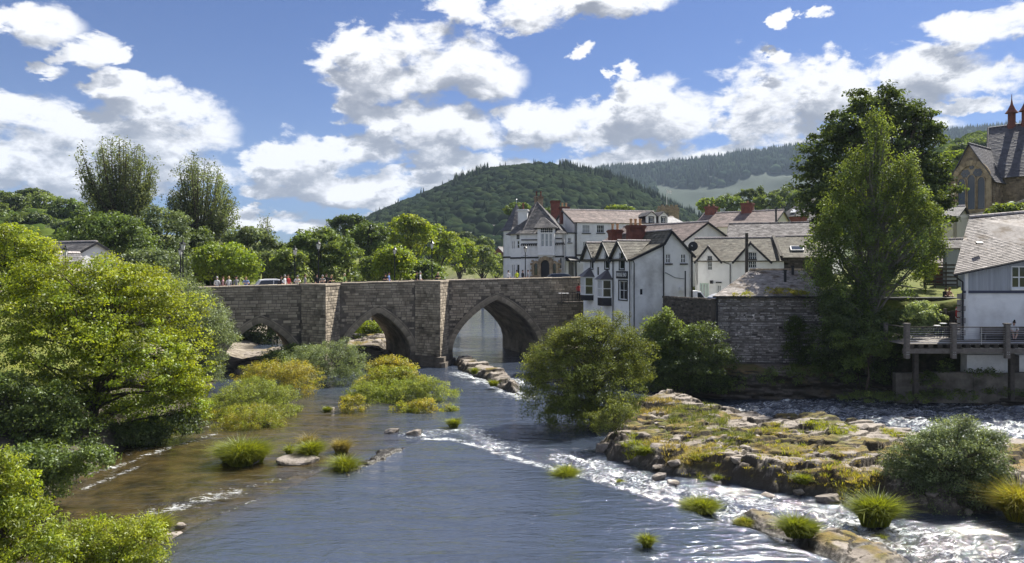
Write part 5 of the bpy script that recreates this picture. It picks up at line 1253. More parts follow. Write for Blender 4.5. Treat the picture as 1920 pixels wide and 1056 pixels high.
for px in (1484, 1510):
    mb = MB(); c = Vector((f.u(px), .9, ze + (zt-ze)*1.2/4.2)); nn = Vector((0,-(zt-ze),4.2)).normalized(); mb.obox(c+nn*.12, (1,0,0), nn.cross(Vector((1,0,0))), nn, .45, .45, .05); s_ = mb.build('skylight', M['frame'], o)
f = Fac(1517, 116, 1560, 114, 8); gabled(f, 'slate_roofed_house', 'grey slate roofed house half hidden by the maple', 0, 8, f.z(1530, 412), 9.85-8+112*120/F, 'white', 'slate', 'x', row=.3, wid=.45)
f = Fac(1252, 122, 1292, 126, 8); gabled(f, 'small_dark_roofed_house', 'small dark-roofed house beside the stone tower', 0, 7, f.z(1270, 422), f.z(1270, 404), 'sand', 'slate_dark', 'x', row=.35, wid=.5)
f = Fac(1440, 96, 1470, 95, 8); mb = MB(); pp = P(1455, 400, 95); o = empty('chimney_stack', (pp.x, pp.y, 12), 0, 'thin dark flue and lantern on the roofs left of the red brick house', 'chimney'); mb.tube([(0,0,0),(0,0,pp.z-12+.7)], .12, 6); mb.build('flue', M['black'], o)
# church tower with the flag
f = Fac(1238, 150, 1273, 150, 8); o = empty('church_tower', f.loc, f.ang, 'squat stone church tower flying a small flag above the town roofs', 'tower'); zt = f.z(1255, 389)
mb = MB(); mb.box(0, f.L, 0, f.L, 0, zt); mb.box(-.15, f.L+.15, -.15, f.L+.15, zt-.7, zt-.45); mb.build('wall', M['church'], o)
mb = MB()
for i in range(4):
    x = f.L*(i+.25)/4
    for yy in (0, f.L-.35): mb.box(x-.05, x+.5, yy, yy+.35, zt, zt+.55)
mb.build('battlements', M['church'], o)
mb = MB(); mb.tube([(f.L*.45,f.L/2,zt),(f.L*.45,f.L/2,zt+3.9)], .06, 6); mb.build('flagpole', M['frame'], o)
mb = MB(); vs = [(f.L*.45+.06+1.0*i/6, f.L/2+.12*math.sin(i*1.3), zt+3.8-.25*i/6-k*.6) for i in range(7) for k in (0, 1)]; mb.add(vs, [(2*i, 2*i+1, 2*i+3, 2*i+2) for i in range(6)]); mb.add([(v[0], v[1]+.01, v[2]) for v in vs], [(2*i, 2*i+2, 2*i+3, 2*i+1) for i in range(6)]); mb.build('flag', M['frame'], o)
# ================================================================== the big church
f = Fac(1782, 88, 1862, 84.5, 7.5); ch = empty('stone_church', f.loc, f.ang, 'tall stone church with great traceried window and steep dark slate roofs', 'church'); L_ = f.L
zE, zA = f.z(1860, 339), f.z(1815, 272); uA = f.u(1817)
wall(ch, FRONT, [(0,0),(L_,0),(L_,zE),(uA,zA),(0,f.z(1783,340))], M['church'])
zz = lambda u: zA - abs(u-uA)/(uA if u < uA else L_-uA)*(zA-zE) - .25
wr = rpx(f, 1795, 312, 1850, 395)
blockwork(ch, FRONT, .05, L_-.05, 5, zA, 'church', 4, .2, .34, .3, .75, skip=[(wr[0]-.2, wr[1]+.2, wr[2]-.5, wr[3]-.4)], top=zz)
wall(ch, Pl((L_,0,0),(0,1,0),(1,0,0)), [(0,0),(9,0),(9,zE),(0,zE)], M['church']); blockwork(ch, Pl((L_,0,0),(0,1,0),(1,0,0)), 0, 9, 6, zE, 'church', 5, .2, .34, .3, .75)
wall(ch, Pl((0,10,0),(0,-1,0),(-1,0,0)), [(0,0),(10,0),(10,zE),(0,zE)], M['church'])
dp = 9
roof(ch, (-.35, dp, zE-.2), (-.35, -.3, zE-.2), (uA, -.3, zA+.15), (uA, dp, zA+.15), 'slate_dark', .26, .35, 1); roof(ch, (L_+.35,-.3,zE-.2), (L_+.35,dp,zE-.2), (uA+.01,dp,zA+.15), (uA+.01,-.3,zA+.15), 'slate_dark', .26, .35, 2); ridge(ch, (uA,-.3,zA+.2), (uA,dp,zA+.2), 'slate_dark')
arch_ring(ch, FRONT, wr[0], wr[1], wr[2], wr[3], .55, 'sand', off=.02, dep=.22, pointed=.22, nseg=15, fill='sand', fillname='tracery_panel', name='great_window')
cu = (wr[0]+wr[1])/2; ww = wr[1]-wr[0]; zsp = wr[3]-ww*.60
for i in range(3):
    c = wr[0] + ww*(i+.5)/3; hw = ww*.125; top = zsp + (.35 if i == 1 else 0)
    arch_ring(ch, FRONT, c-hw, c+hw, wr[2]+.15, top+.45, .08, 'sand', off=.06, dep=.14, pointed=.5, name='lancet_window', fill='glass')
for dx, z_, r_ in ((-.21*ww, zsp+1.05, .5), (.21*ww, zsp+1.05, .5), (0, zsp+1.75, .28)):
    mb = MB()
    for k in range(6): t = k*math.pi/3; mb.prism([FRONT.p(cu+dx+r_*.55*math.cos(t)+r_*.48*math.cos(a), z_+r_*.55*math.sin(t)+r_*.48*math.sin(a), .05+.002*k) for a in [i*math.pi/4 for i in range(8)]], (0,-.03,0))
    mb.build('rose_light', M['glass'], ch)
# nave behind and to the right
def uat(fc, px, y):
    k = (px-960)/F; ox, oy = fc.loc[0]-y*fc.s, fc.loc[1]+y*fc.c; return (k*oy-ox)/(fc.c-k*fc.s)
n0 = uat(f, 1862, 3.2); n1 = n0+26; yE, yR = 3.2, 10.0; zNE = CH-(333-HZ)/F*86-7.5; zNR = CH-(232-HZ)/F*90.5-7.5
wall(ch, Pl((0,yE,0),(1,0,0),(0,-1,0)), [(L_-.1,0),(n1,0),(n1,zNE),(L_-.1,zNE)], M['church']); blockwork(ch, Pl((0,yE,0),(1,0,0),(0,-1,0)), L_, n1-16, 6, zNE, 'church', 6, .2, .34, .3, .75)
xR = uat(f, 1853, yR)
hp = Vector(((1836-960)/F*92-f.loc[0], 6.0, CH-(268-HZ)/F*92-7.5))
roof(ch, (n0-.6,yE-.4,zNE), (n1,yE-.4,zNE), (n1,yR,zNR), (xR,yR,zNR), 'slate_dark', .28, .38, 3, name='nave_roof')
roof(ch, (n0-2.6,yR+6,zNE+1.0), (n0-.6,yE-.4,zNE), (xR,yR,zNR), (xR,yR+.01,zNR), 'slate_dark', .28, .38, 4, name='nave_roof')
ridge(ch, (xR,yR,zNR+.05), (n1,yR,zNR+.05), 'slate_dark')
for a_, b_ in (((n0-.6,yE-.45,zNE+.05), (xR,yR-.05,zNR+.08)),): ridge(ch, a_, b_, 'slate_light', .09, 'hip_tiles')
for px in (1897, 1923):
    tx, ty, tz = uat(f, px, yR), yR, zNR; mb = MB(); mb.lathe([(.55,-.5),(.5,.1),(.42,.3),(.42,1.5),(.75,1.55),(.45,1.95),(.16,2.6),(.05,3.3),(.03,3.9)], 8, (tx,ty,tz)); mb.build('roof_turret', M['redbrick'], ch)
f = Fac(1764, 79, 1793, 78, 7.3); gabled(f, 'cream_house', 'cream rendered house with quoins in front of the church', 0, 6, f.z(1780, 405), f.z(1770, 386), 'cream', 'slate', 'x', row=.3, wid=.4)
f = Fac(1768, 70, 1806, 69, 7.3); gabled(f, 'grey_shed', 'small grey shed with light slate roof beside the riverside restaurant', 0, 4, f.z(1780, 465), f.z(1780, 449), 'greyboard', 'slate_light', 'x', cat='shed', row=.26)
f = Fac(1741, 74, 1772, 73, 7.3); gabled(f, 'brown_shed', 'brown brick shed behind the lawn', 0, 4, f.z(1755, 500), f.z(1755, 484), 'redbrick', 'slate_pink', 'x', cat='shed', row=.3)
# ================================================================== riverside restaurant with the deck
DJ = 51.0
f = Fac(1806, DJ, 2080, DJ, 1.2); L_ = f.L; rj = empty('riverside_restaurant', f.loc, f.ang, 'white rendered building with grey boarding and pale slate roof above the timber deck', 'building')
zbt = f.z(1850, 545); zbb = f.z(1850, 550); win = rpx(f, 1896, 499, 1927, 541)
eL, eR = f.z(1806, 511), f.z(1806, 511) + (f.L)/(f.u(1920))*(f.z(1920, 488)-f.z(1806, 511))
wall(rj, FRONT, [(0,0),(L_,0),(L_,zbb),(0,zbb)], M['white'], name='wall')
wall(rj, FRONT, [(0,zbt),(L_,zbt),(L_,eR),(0,eL)], M['greyboard'], [win], 'boarded_wall', off=.03)
mb = MB(); x = .0; rs = random.Random(8)
while x < L_:
    w = .145; tp = eL + (eR-eL)*x/L_ - .03
    if win[0]-.05 < x+w/2 < win[1]+.05:
        mb.box(x, x+w-.012, -.055, -.031, zbt, win[2]-.1, rs.uniform(.9, 1.1)); mb.box(x, x+w-.012, -.055, -.031, win[3]+.08, tp, rs.uniform(.9, 1.1))
    else: mb.box(x, x+w-.012, -.055, -.031, zbt, tp, rs.uniform(.9, 1.1))
    x += w
mb.build('weatherboards', M['greyboard'], rj, kind='stuff')
mb = MB(); mb.box(-.02, L_, -.09, -.001, zbb, zbt-.002); mb.build('string_course', paint('navy_paint', (.03,.035,.07), .5), rj)
window(rj, FRONT, win, 2, 2, frame='frame', sill='frame', off=.04, fw=.09, bar=.05)
for i, z in enumerate(np.arange(f.z(1808, 640), zbb-.1, .42)):
    w = .42 if i % 2 else .26; s = MB(); s.box(0, w, -.08, .3, 0, .36, rs.uniform(.7, 1.2)); o = s.build('quoin', M['rubble'], rj); o.location = (-.25, 0, z)
wall(rj, Pl((5.6,8,0),(-5.6,-8,0),(-8,5.6,0)), [(0,0),(9.76,0),(9.76,eL),(0,eL)], M['white'])
DR = 56.0; zrl = CH-(408-HZ)/F*DR-1.2; zrr_ = CH-(399-HZ)/F*DR-1.2; xl = (1817-960)/F*DR - f.loc[0]; xr_ = xl + (f.loc[0]+L_-xl-f.loc[0])
e0 = Vector(((1788-960)/F*(DJ-.5)-f.loc[0], -.5, CH-(514-HZ)/F*(DJ-.5)-1.2)); gx = L_; g = (CH-(487-HZ)/F*(DJ-.5)-1.2 - e0.z)/((1920-960)/F*(DJ-.5)-f.loc[0]-e0.x)
e1 = Vector((L_, -.5, e0.z + g*(L_-e0.x)))
roof(rj, e0, e1, (L_, DR-DJ, zrl+(zrr_-zrl)*(L_-xl)/((1920-1817)/F*DR)), (xl, DR-DJ, zrl), 'slate_warm', .205, .30, 12, parts=290)
ridge(rj, (xl, DR-DJ, zrl+.04), (L_, DR-DJ, zrl+.04+(zrr_-zrl)*(L_-xl)/((1920-1817)/F*DR)), 'ridge', .13)
roof(rj, (L_, 10, zrl-4), (xl+4.5, 10, zrl-4), (xl, DR-DJ+.01, zrl), (L_, DR-DJ+.01, zrl+.4), 'slate_light', .4, .6, 13)
mb = MB(); mb.bar(e0+Vector((0,-.06,-.08)), e1+Vector((0,-.06,-.08)), .12, .1); mb.build('gutter', M['black'], rj)
pipe(rj, [e0+Vector((.1,-.05,-.1)), (e0.x+.45,-.2,e0.z-.3), (-.15,-.2,e0.z-.55), (-.15,-.2,f.z(1800,640))], .06)
mb = MB(); mb.obox(Vector((f.u(1857), 1.2, e0.z+2.2)), (1,0,0), (0,.8,.5), (0,-.5,.8), .22, .1, .06); mb.build('roof_vent', M['black'], rj)
# base walls of the restaurant down at the river
mb = MB(); mb.box(f.u(1803), f.u(1887), -.6, -.02, f.z(1850, 700)-.2, f.z(1850, 664)); mb.box(f.u(1898), L_, -.6, -.02, f.z(1850, 700)-.2, f.z(1850, 664)); mb.build('basement_wall', M['dirtywhite'], rj)
mb = MB(); mb.box(f.u(1887), f.u(1898), -.7, -.02, f.z(1850, 706), f.z(1850, 664)); mb.build('pier', M['darkwood'], rj)
# concrete footing along the bank
f3 = Fac(1680, 50.2, 2000, 49.8, .9); o = empty('river_footing', f3.loc, f3.ang, 'old concrete retaining footing along the foot of the deck bank', 'wall')
mb = MB(); x = 0; k = 0
while x < f3.L: w = 2.6; mb.box(x, x+w-.03, 0, .5, -.4, f3.z(1750, 700)+.06*(k % 2), .8+.2*(k % 3)/2); x += w; k += 1
mb.build('wall', pmat('old_concrete', (.16,.14,.115), (.28,.25,.21), 2, .9, .02, 15, dirt=(.06,.055,.04)), o)
# ================================================================== timber deck
DD = 48.0; dz = CH-(645-HZ)/F*DD; x0 = (1693-960)/F*DD; x1 = (2040-960)/F*DD
dk = empty('timber_deck', (x0, DD, dz), 0, 'weathered timber deck on posts over the river bank', 'deck'); W_ = x1-x0; xs_ = f.loc[0]-x0
rs = random.Random(6); x = 0; npl = 0
while x < W_:
    w = .15; dep = (7.5 if x < xs_ - .2 else DJ-DD-.05); s = MB(); s.box(0, w-.01, 0, dep, -.04, 0, rs.uniform(.75, 1.25)); o = s.build('plank', M['wood'], dk); o.location = (x, .0, rs.uniform(-.004, .004)); x += w
mb = MB(); mb.box(-.05, W_, -.09, -.02, -.62, -.30); mb.build('beam', M['wood'], dk)
x = .4
while x < W_: s = MB(); s.box(0, .3, .0, .5, -.28, -.05, rs.uniform(.5, .9)); o = s.build('joist', M['darkwood'], dk); o.location = (x, -.05, 0); x += .62
for px in (1696.5, 1783.5, 1883.5, 1985):
    cx = (px-960)/F*DD - x0; s = MB(); s.box(-.14, .14, -.38, -.1, -.92, 1.28); s.box(-.18, .18, -.42, -.06, 1.28, 1.38, .9); o = s.build('post', M['wood'], dk); o.location = (cx, 0, 0)
    b_ = MB()
    for dx in (-.06, .06):
        for dz_ in (-.5, -.65): b_.obox((dx, -.39, dz_), (1,0,0), (0,1,0), (0,0,1), .02, .015, .02)
    b_.build('bolts', M['greymetal'], o)
s = MB(); s.bar((-.0,-.24,1.12), (W_,-.24,1.12), .08, .06); s.build('top_rail', M['darkwood'], dk)
for i in range(7):
    if i == 0: continue
    s = MB(); s.tube([(0,-.24,.1+.15*i), (W_,-.24,.1+.15*i)], .010, 5); s.build('rail_wire', M['steel'], dk)
s = MB(); s.tube([(0,-.24,.1), (W_,-.24,.1)], .022, 5); s.build('lower_rail', M['steel'], dk)
for cx in ((1836-960)/F*DD-x0, (1940-960)/F*DD-x0): s = MB(); s.tube([(cx,-.24,-.02),(cx,-.24,1.1)], .018, 6); s.build('baluster', M['steel'], dk)
s = MB(); s.bar((.1,0,1.1), (.1,7,1.1), .08, .06); s.build('side_rail', M['darkwood'], dk)
for y in (2.4, 4.8, 7.2): s = MB(); s.box(.0,.2,y-.1,y+.1,-.5,1.2); s.build('side_post', M['wood'], dk)
for cx, l in (((1714-960)/F*49.3-x0, 3.6), ((1893-960)/F*49.3-x0, 3.4)): s = MB(); s.box(cx-.14, cx+.14, 1.0, 1.28, -.5-l, -.3); s.build('support_post', M['darkwood'], dk)
# bench against the white wall
bx0, bx1 = (1842-960)/F*50.4, (1935-960)/F*50.4
bn = empty('wooden_bench', (bx0, 50.4, dz), 0, 'long low wooden bench against the white restaurant wall', 'bench'); W2 = bx1-bx0
s = MB(); s.box(0, W2, -.25, .2, .40, .45); s.build('seat', M['wood'], bn); s = MB(); s.box(0, W2, -.18, .15, .05, .395, .5); s.build('front_panel', M['darkwood'], bn)
for xx in (.05, 1.4, 2.8): s = MB(); s.box(xx-.05, xx+.05, -.24, .18, .0, .397); s.build('leg', M['wood'], bn)
s = MB(); s.box(0, W2, .2, .26, .45, .9); s.build('backrest', M['wood'], bn)
# terrace wall, gate and lifebuoy left of the restaurant
f4 = Fac(1545, 57.5, 1803, 57.0, 3.6); o = empty('terrace_wall', f4.loc, f4.ang, 'dark stone terrace wall with long slate coping in front of the lawn', 'wall'); zt = f4.z(1700, 558)
mb = MB(); mb.box(0, f4.L, 0, .5, -1.5, zt-.12); mb.build('wall_core', M['darkrubble'], o); blockwork(o, FRONT, 0, f4.L, 0, zt-.12, 'darkrubble', 2, .14, .24, .25, .6)
for i in range(9):
    s = MB(); w = f4.L/9; s.box(0, w-.02, -.12, .6, 0, .12, rs.uniform(.8, 1.3)); q = s.build('coping_stone', M['slate'], o); q.location = (i*w, 0, zt-.12 + .02*(i % 2))
fz_ = Fac(1754, 54.5, 1797, 54.5, dz); o = empty('timber_gate', fz_.loc, 0, 'dark boarded timber gate at the back of the deck', 'gate')
n = int(fz_.L/.16)
for i in range(n): s = MB(); s.box(0, .14, 0, .04, 0, 1.75+.05*math.sin(i), rs.uniform(.8, 1.3)); q = s.build('board', M['darkwood'], o); q.location = (i*.16, 0, 0)
for z_ in (.3, 1.5): s = MB(); s.box(0, fz_.L, .041, .09, z_, z_+.1); s.build('rail', M['darkwood'], o)
for px in (1756, 1771): s = MB(); xx = (px-960)/F*54.5-fz_.loc[0]; s.box(xx-.09, xx+.09, -.15, .0-.001, 0, 1.95); s.build('gate_post', M['wood'], o)
pp = P(1794.5, 588, 53.6); lb = empty('life_buoy', pp, R(62), 'red lifebuoy hanging beside the restaurant corner', 'lifebuoy')
mb = MB(); pts = [(.3*math.cos(t), 0, .42*math.sin(t)) for t in [2*math.pi*i/20 for i in range(21)]]; mb.tube(pts, .09, 8, False); mb.build('ring', M['red'], lb, True)
for k in range(4):
    t = math.pi/4 + k*math.pi/2; mb = MB(); c = Vector((.3*math.cos(t), 0, .42*math.sin(t))); d = Vector((-.3*math.sin(t), 0, .42*math.cos(t))).normalized(); mb.tube([c-d*.04, c+d*.04], .098, 8); mb.build('band', M['frame'], lb)
for px, py in ((1757, 610), (1769, 606)):
    c = G(px, py, dz+.72) if False else P(px, py, 52.0); o = empty('stool', (c.x, c.y, dz), 0, 'round-topped stool on the deck, %s' % ('the left one of two' if px == 1757 else 'the right one of two beside the gate'), 'stool', 'stools on the timber deck')
    h = c.z - dz; mb = MB(); mb.lathe([(.22,0),(.24,.02),(.22,.05)], 12, (0,0,h-.05)); mb.build('seat', M['frame'], o)
    for k in range(3): mb = MB(); t = k*2.1; mb.tube([(.12*math.cos(t), .12*math.sin(t), h-.05), (.2*math.cos(t), .2*math.sin(t), 0)], .018, 5); mb.build('leg', M['iron'], o)
# slatted fence at the back of the lawn
f5 = Fac(1733, 68, 1795, 67, 8.0); o = empty('slatted_fence', f5.loc, f5.ang, 'dark horizontal slatted fence behind the lawn', 'fence')
zt = f5.z(1760, 493)
for i in range(6): s = MB(); s.box(0, f5.L, 0, .03, 0, .16, rs.uniform(.7, 1.3)); q = s.build('slat', M['darkwood'], o); q.location = (0, 0, .1 + (zt-.2)*i/5.5)
for i in range(4): s = MB(); s.box(-.05,.05,.031,.13,-.6,zt+.05); q = s.build('fence_post', M['darkwood'], o); q.location = (f5.L*i/3, 0, 0)
# overhead lines by the church
mb = MB()
for k in range(3):
    a, b = P(1762+8*k, 412-3*k, 80), P(1960, 362-k*4+k*2, 60); pts = [a.lerp(b, i/12) - Vector((0,0,math.sin(math.pi*i/12)*.5)) for i in range(13)]; mb.tube(pts, .018, 4)
o = mb.build('overhead_cables', M['greymetal']); setp(o, 'three thin overhead cables crossing in front of the church window', 'cables')
# ================================================================== hillside houses
def hill_hit(px, py):
    for D_ in np.arange(430, 880, 4):
        x = (px-960)/F*D_; z = CH-(py-HZ)/F*D_
        if float(HILLF['near_hill'](np.array([x]), np.array([float(D_)]))[0]) >= z: return D_
    return 520
def far_house(x0, x1, yr, ye, yb, wm, rm, label, nw=2, group=None, ax='x', D_=None):
    D_ = D_ or hill_hit((x0+x1)/2, yb); zb_ = CH-(yb-HZ)/F*D_ ; f = Fac(x0, D_, x1, D_-2, zb_-3); ze = f.z((x0+x1)/2, ye); zr = f.z((x0+x1)/2, yr)
    hl = []
    if nw:
        for i in range(nw):
            c = f.L*(i+.5)/nw; hl.append((c-.6, c+.6, 3+(ze-3)*.55, 3+(ze-3)*.85)); hl.append((c-.6, c+.6, 3+(ze-3)*.12, 3+(ze-3)*.4))
    rt = gabled(f, 'hillside_house', label, 0, 8, ze, zr, wm, rm, ax, 'house', group, holes=hl, row=1.2, wid=2.0, barges=False)
    for h in hl: window(rt, FRONT, h, 1, 2, fw=.15)
G1 = 'houses of the hillside terrace'
for (x0, x1, yr, ye, yb, wm, rm, lb) in [(859,867,427,431,438,'cream','slate','leftmost grey-fronted house of the hillside terrace'), (867,874,427,431,439,'white','slate','small white house second from the left of the hillside terrace'), (874,881,426,431,439,'cream','slate','cream house third from the left of the hillside terrace'),
        (881,889,426,430,438,'white','slate','white house with dark roof in the middle of the hillside terrace'), (890,900,424,429,440,'white','slate','tall white house left of the twin-roofed one on the hillside'), (900,908,422,428,439,'white','slate_dark','white gabled house right of the middle of the hillside terrace'),
        (908,927,421.5,427,437,'redbrick','slate_light','long brick house with pale roof on the hillside'), (928,942,420.5,426,437,'white','slate_light','white house with pale roof nearest the dark turret')]:
    far_house(x0, x1, yr, ye, yb, wm, rm, lb, 2 if x1-x0 > 9 else 1, G1)
G2 = 'bungalows below the terrace'
for (x0, x1, yr, ye, yb, wm, rm, lb) in [(892,908,442,448,456,'sand','slate_moss','brown-roofed bungalow at the left below the terrace'), (906,922,441,448,458,'cream','slate_light','bungalow with pale gabled roof below the terrace'), (924,944,448,452,460,'sand','slate_moss','long low brown house beside the dark turret')]:
    far_house(x0, x1, yr, ye, yb, wm, rm, lb, 3, G2)
far_house(925, 944, 464, 474, 482, 'redbrick', 'slate', 'small gabled house beside the turret above the riverside trees', 1, None, 'y', 230)
# left cottage, street light, road on the left
f = Fac(15, 74, 113, 70, 6.6); ct = gabled(f, 'roadside_cottage', 'grey-roofed cottage half hidden behind the alder on the left', 0, 7, f.z(60, 492), f.z(90, 453), 'white', 'slate', 'x', holes=[rpx(f, 40, 495, 50, 508), rpx(f, 70, 495, 80, 508)])
for h in (rpx(f, 40, 495, 50, 508), rpx(f, 70, 495, 80, 508)): window(ct, FRONT, h, 2, 2)
f = Fac(97, 67.5, 113, 67.3, 6.6); pc = gabled(f, 'cottage_porch', 'small cream gabled porch of the left cottage', 0, 2.5, f.z(105, 486), f.z(105, 475), 'cream', 'slate', 'y', 'porch')
a = P(88, 443, 74); o = empty('street_light', (a.x, a.y, 6.8), 0, 'modern grey street light with a horizontal arm above the cottage', 'street light'); mb = MB(); mb.tube([(0.1,0,-.2),(0,0,a.z-6.8)], [.09,.06], 8); mb.build('pole', M['greymetal'], o)
mb = MB(); mb.bar((0,0,a.z-6.85), (-1.1,0,a.z-6.83), .06, .05); mb.build('arm', M['greymetal'], o); mb = MB(); mb.box(-1.6,-1.0,-.12,.12,a.z-6.9,a.z-6.8); mb.build('lamp_head', M['greymetal'], o)
# ================================================================== Victorian lamp posts
def lamp_proto(h, loc, label, twin=False):
    rt = empty('lamp_post', loc, 0, label, 'lamp post', 'black lamp posts along the bridge')
    mb = MB(); mb.lathe([(.2,0),(.2,.25),(.12,.32),(.14,.5),(.08,.62),(.065,1.2),(.055,h-1.15),(.08,h-1.1),(.05,h-1.05),(.05,h-.95)], 10); mb.build('post', M['iron'], rt)
    mb = MB(); mb.bar((-.28,0,h-1.35),(.28,0,h-1.35),.03); mb.build('ladder_bar', M['iron'], rt)
    mb = MB(); mb.lathe([(.13,h-.95),(.24,h-.45)], 4); mb.build('lantern_glass', M['lampglass'], rt)
    mb = MB()
    for k in range(4):
        t = math.pi/4 + k*math.pi/2 + math.pi/4; t = 2*math.pi*(k+.5)/4; mb.bar((.135*math.cos(t),.135*math.sin(t),h-.96),(.25*math.cos(t),.25*math.sin(t),h-.44),.022)
    mb.lathe([(.27,h-.45),(.28,h-.42),(.2,h-.33),(.08,h-.22),(.05,h-.14),(.07,h-.1),(.03,h-.05),(.012,h)], 8); mb.build('lantern_cap', M['iron'], rt)
    return rt
def lamp_at(px, ytop, yoff, label):
    """lamp on the bridge: yoff metres behind the downstream face"""
    # solve for t on the line parallel to the face
    k = (px-960)/F; ox, oy = BX0 - yoff*bs, BY0 + yoff*bc; t = (k*oy-ox)/(bc-k*bs); p = bw(t, yoff); z = deck_z(t); top = CH-(ytop-HZ)/F*p.y
    return (p.x, p.y, z), top - z
LP = [(597, 449, .75, 'near-side lamp post between the two left groups of walkers'), (810, 449, .75, 'near-side lamp post beside the second cutwater'), (553, 461, BWID-.75, 'far-side lamp post above the left arch'), (740, 461, BWID-.75, 'far-side lamp post above the middle arch'),
      (985, 459, BWID+1.5, 'lamp post in front of the corner building'), (343, 449, .9, 'near-side lamp post at the left end of the bridge'), (338.5, 461, BWID-.8, 'far-side lamp post at the left end of the bridge'), (122.5, 459, 3.5, 'lamp post by the left cottage')]
for px, yt, yo, lb in LP:
    loc, h = lamp_at(px, yt, yo, lb); h = max(4.0, min(h, 6.5)); lamp_proto(h, loc, lb)
# ================================================================== vehicles
def car(name, label, loc, rz, L_=4.1, W_=1.75, Hh=1.48, pm=None, van=False, group=None):
    rt = empty(name, loc, rz, label, 'van' if van else 'car', group)
    if van: prof = [(-L_/2,.35),(-L_/2,Hh-.25),(-L_/2+.12,Hh-.04),(L_/2-1.75,Hh),(L_/2-1.35,Hh-.1),(L_/2-.75,1.05),(L_/2-.1,.85),(L_/2,.6),(L_/2,.3)]; wl = [(L_/2-1.75,1.1),(L_/2-1.72,Hh-.14),(L_/2-1.42,Hh-.18),(L_/2-.95,1.1)]
    else: prof = [(-L_/2,.35),(-L_/2-.02,.75),(-L_/2+.1,.98),(-L_/2+.55,Hh-.08),(-L_/2+1.1,Hh),(.1,Hh),(.55,Hh-.08),(1.15,1.0),(L_/2-.15,.82),(L_/2,.6),(L_/2,.3)]; wl = None
    n = len(prof); vs = []; ys = [(-W_/2, .86), (-W_/2+.04, .5), (0, 0)]
    def ring(y, sh): return [(x*(1 - .02*sh), y if z < 1.0 else y*(1 - .16*(z-1.0)/(Hh-1.0)*(1 if not van else .5)), z) for x, z in prof]
    A, B = ring(-W_/2, 0), ring(W_/2, 0); C1 = [(x, y*.9, z + (.03 if z > .9 else 0)) for x, y, z in A]; C2 = [(x, y*.9, z + (.03 if z > .9 else 0)) for x, y, z in B]
    mb = MB(); vs = A + C1 + C2 + B; fs = [tuple(range(n)), tuple(range(4*n-1, 3*n-1, -1))]
    for k in range(3): fs += [(k*n+i, (k+1)*n+i, (k+1)*n+(i+1) % n, k*n+(i+1) % n) for i in range(n)]
    mb.add(vs, fs); mb.build('body', pm, rt)
    g = MB()
    if van: sides = [wl]
    else: sides = [[(-L_/2+.35,1.0),(-L_/2+.68,Hh-.12),(-.25,Hh-.09),(-.3,1.0)], [(-.22,1.0),(-.17,Hh-.09),(.4,Hh-.13),(.98,1.0)]]
    for sd_ in (-1, 1):
        for s in sides:
            yy = lambda z: sd_*(W_/2*(1-.16*(max(z,1.0)-1.0)/(Hh-1.0)*(1 if not van else .5)) + .006)
            g.add([(x, yy(z), z) for x, z in s], [(0,1,2,3)])
    # windscreen and rear glass
    if van: g.add([(L_/2-1.34,-.72,Hh-.14),(L_/2-1.34,.72,Hh-.14),(L_/2-.76,.78,1.1),(L_/2-.76,-.78,1.1)], [(0,1,2,3)])
    else:
        g.add([(.58,-.62,Hh-.08),(.58,.62,Hh-.08),(1.13,.72,1.05),(1.13,-.72,1.05)], [(0,1,2,3)]); g.add([(-L_/2+.52,-.6,Hh-.11),(-L_/2+.52,.6,Hh-.11),(-L_/2+.12,.7,1.02),(-L_/2+.12,-.7,1.02)], [(0,3,2,1)])
    g.build('windows', M['glass'], rt)
    for x in (-L_/2+.75, L_/2-.75):
        for sd_ in (-1, 1):
            w_ = MB(); w_.tube([(x, sd_*(W_/2-.2), .31), (x, sd_*(W_/2+.01), .31)], .31, 16); o = w_.build('wheel', M['tyre'], rt); w_ = MB(); w_.tube([(x, sd_*(W_/2+.0), .31), (x, sd_*(W_/2+.02), .31)], .19, 12); w_.build('rim', M['greymetal'], o)
    for sd_ in (-1, 1):
        w_ = MB(); w_.box(L_/2-.08, L_/2+.015, sd_*.62-.16, sd_*.62+.16, .6, .74); w_.build('headlight', M['lampglass'], rt); w_ = MB(); w_.box(-L_/2-.02, -L_/2+.05, sd_*.68-.1, sd_*.68+.1, .7, .9); w_.build('tail_light', M['red'], rt)
    return rt
def on_bridge(px, yoff):
    k = (px-960)/F; ox, oy = BX0 - yoff*bs, BY0 + yoff*bc; t = (k*oy-ox)/(bc-k*bs); return bw(t, yoff), t
WP = paint('white_car_paint', (.75,.75,.76)); DP = paint('dark_blue_car_paint', (.03,.04,.06)); SP = paint('silver_car_paint', (.5,.51,.53))
p, t = on_bridge(516, 4.0); car('parked_car', 'white hatchback driving across the bridge above the left arch', (p.x, p.y, deck_z(t)-.12), A_BR, pm=WP, Hh=1.62)
p, t = on_bridge(303, 4.0); car('parked_car', 'white car glimpsed through the willow at the left bridge approach', (p.x, p.y, deck_z(t)+.1), A_BR, pm=WP)
c = P(1056, 525, 88); car('parked_car', 'dark blue hatchback before the stone arcade at the bridge end', (c.x, c.y, CH-(513.5-HZ)/F*88-1.5), A_BR+R(-20), pm=DP, L_=4.3, Hh=1.52)
c = P(1289, 545, 67.5); car('panel_van', 'white panel van parked behind the dark yard wall', (c.x, c.y, CH-(545.5-HZ)/F*67-1.85), R(12), 4.6, 1.85, 1.85, WP, True)
c = P(1328, 553, 65.5); car('parked_car', 'silver car beside the white van in the yard', (c.x+1.3, c.y+.6, CH-(553-HZ)/F*65-1.45), R(200), pm=SP)
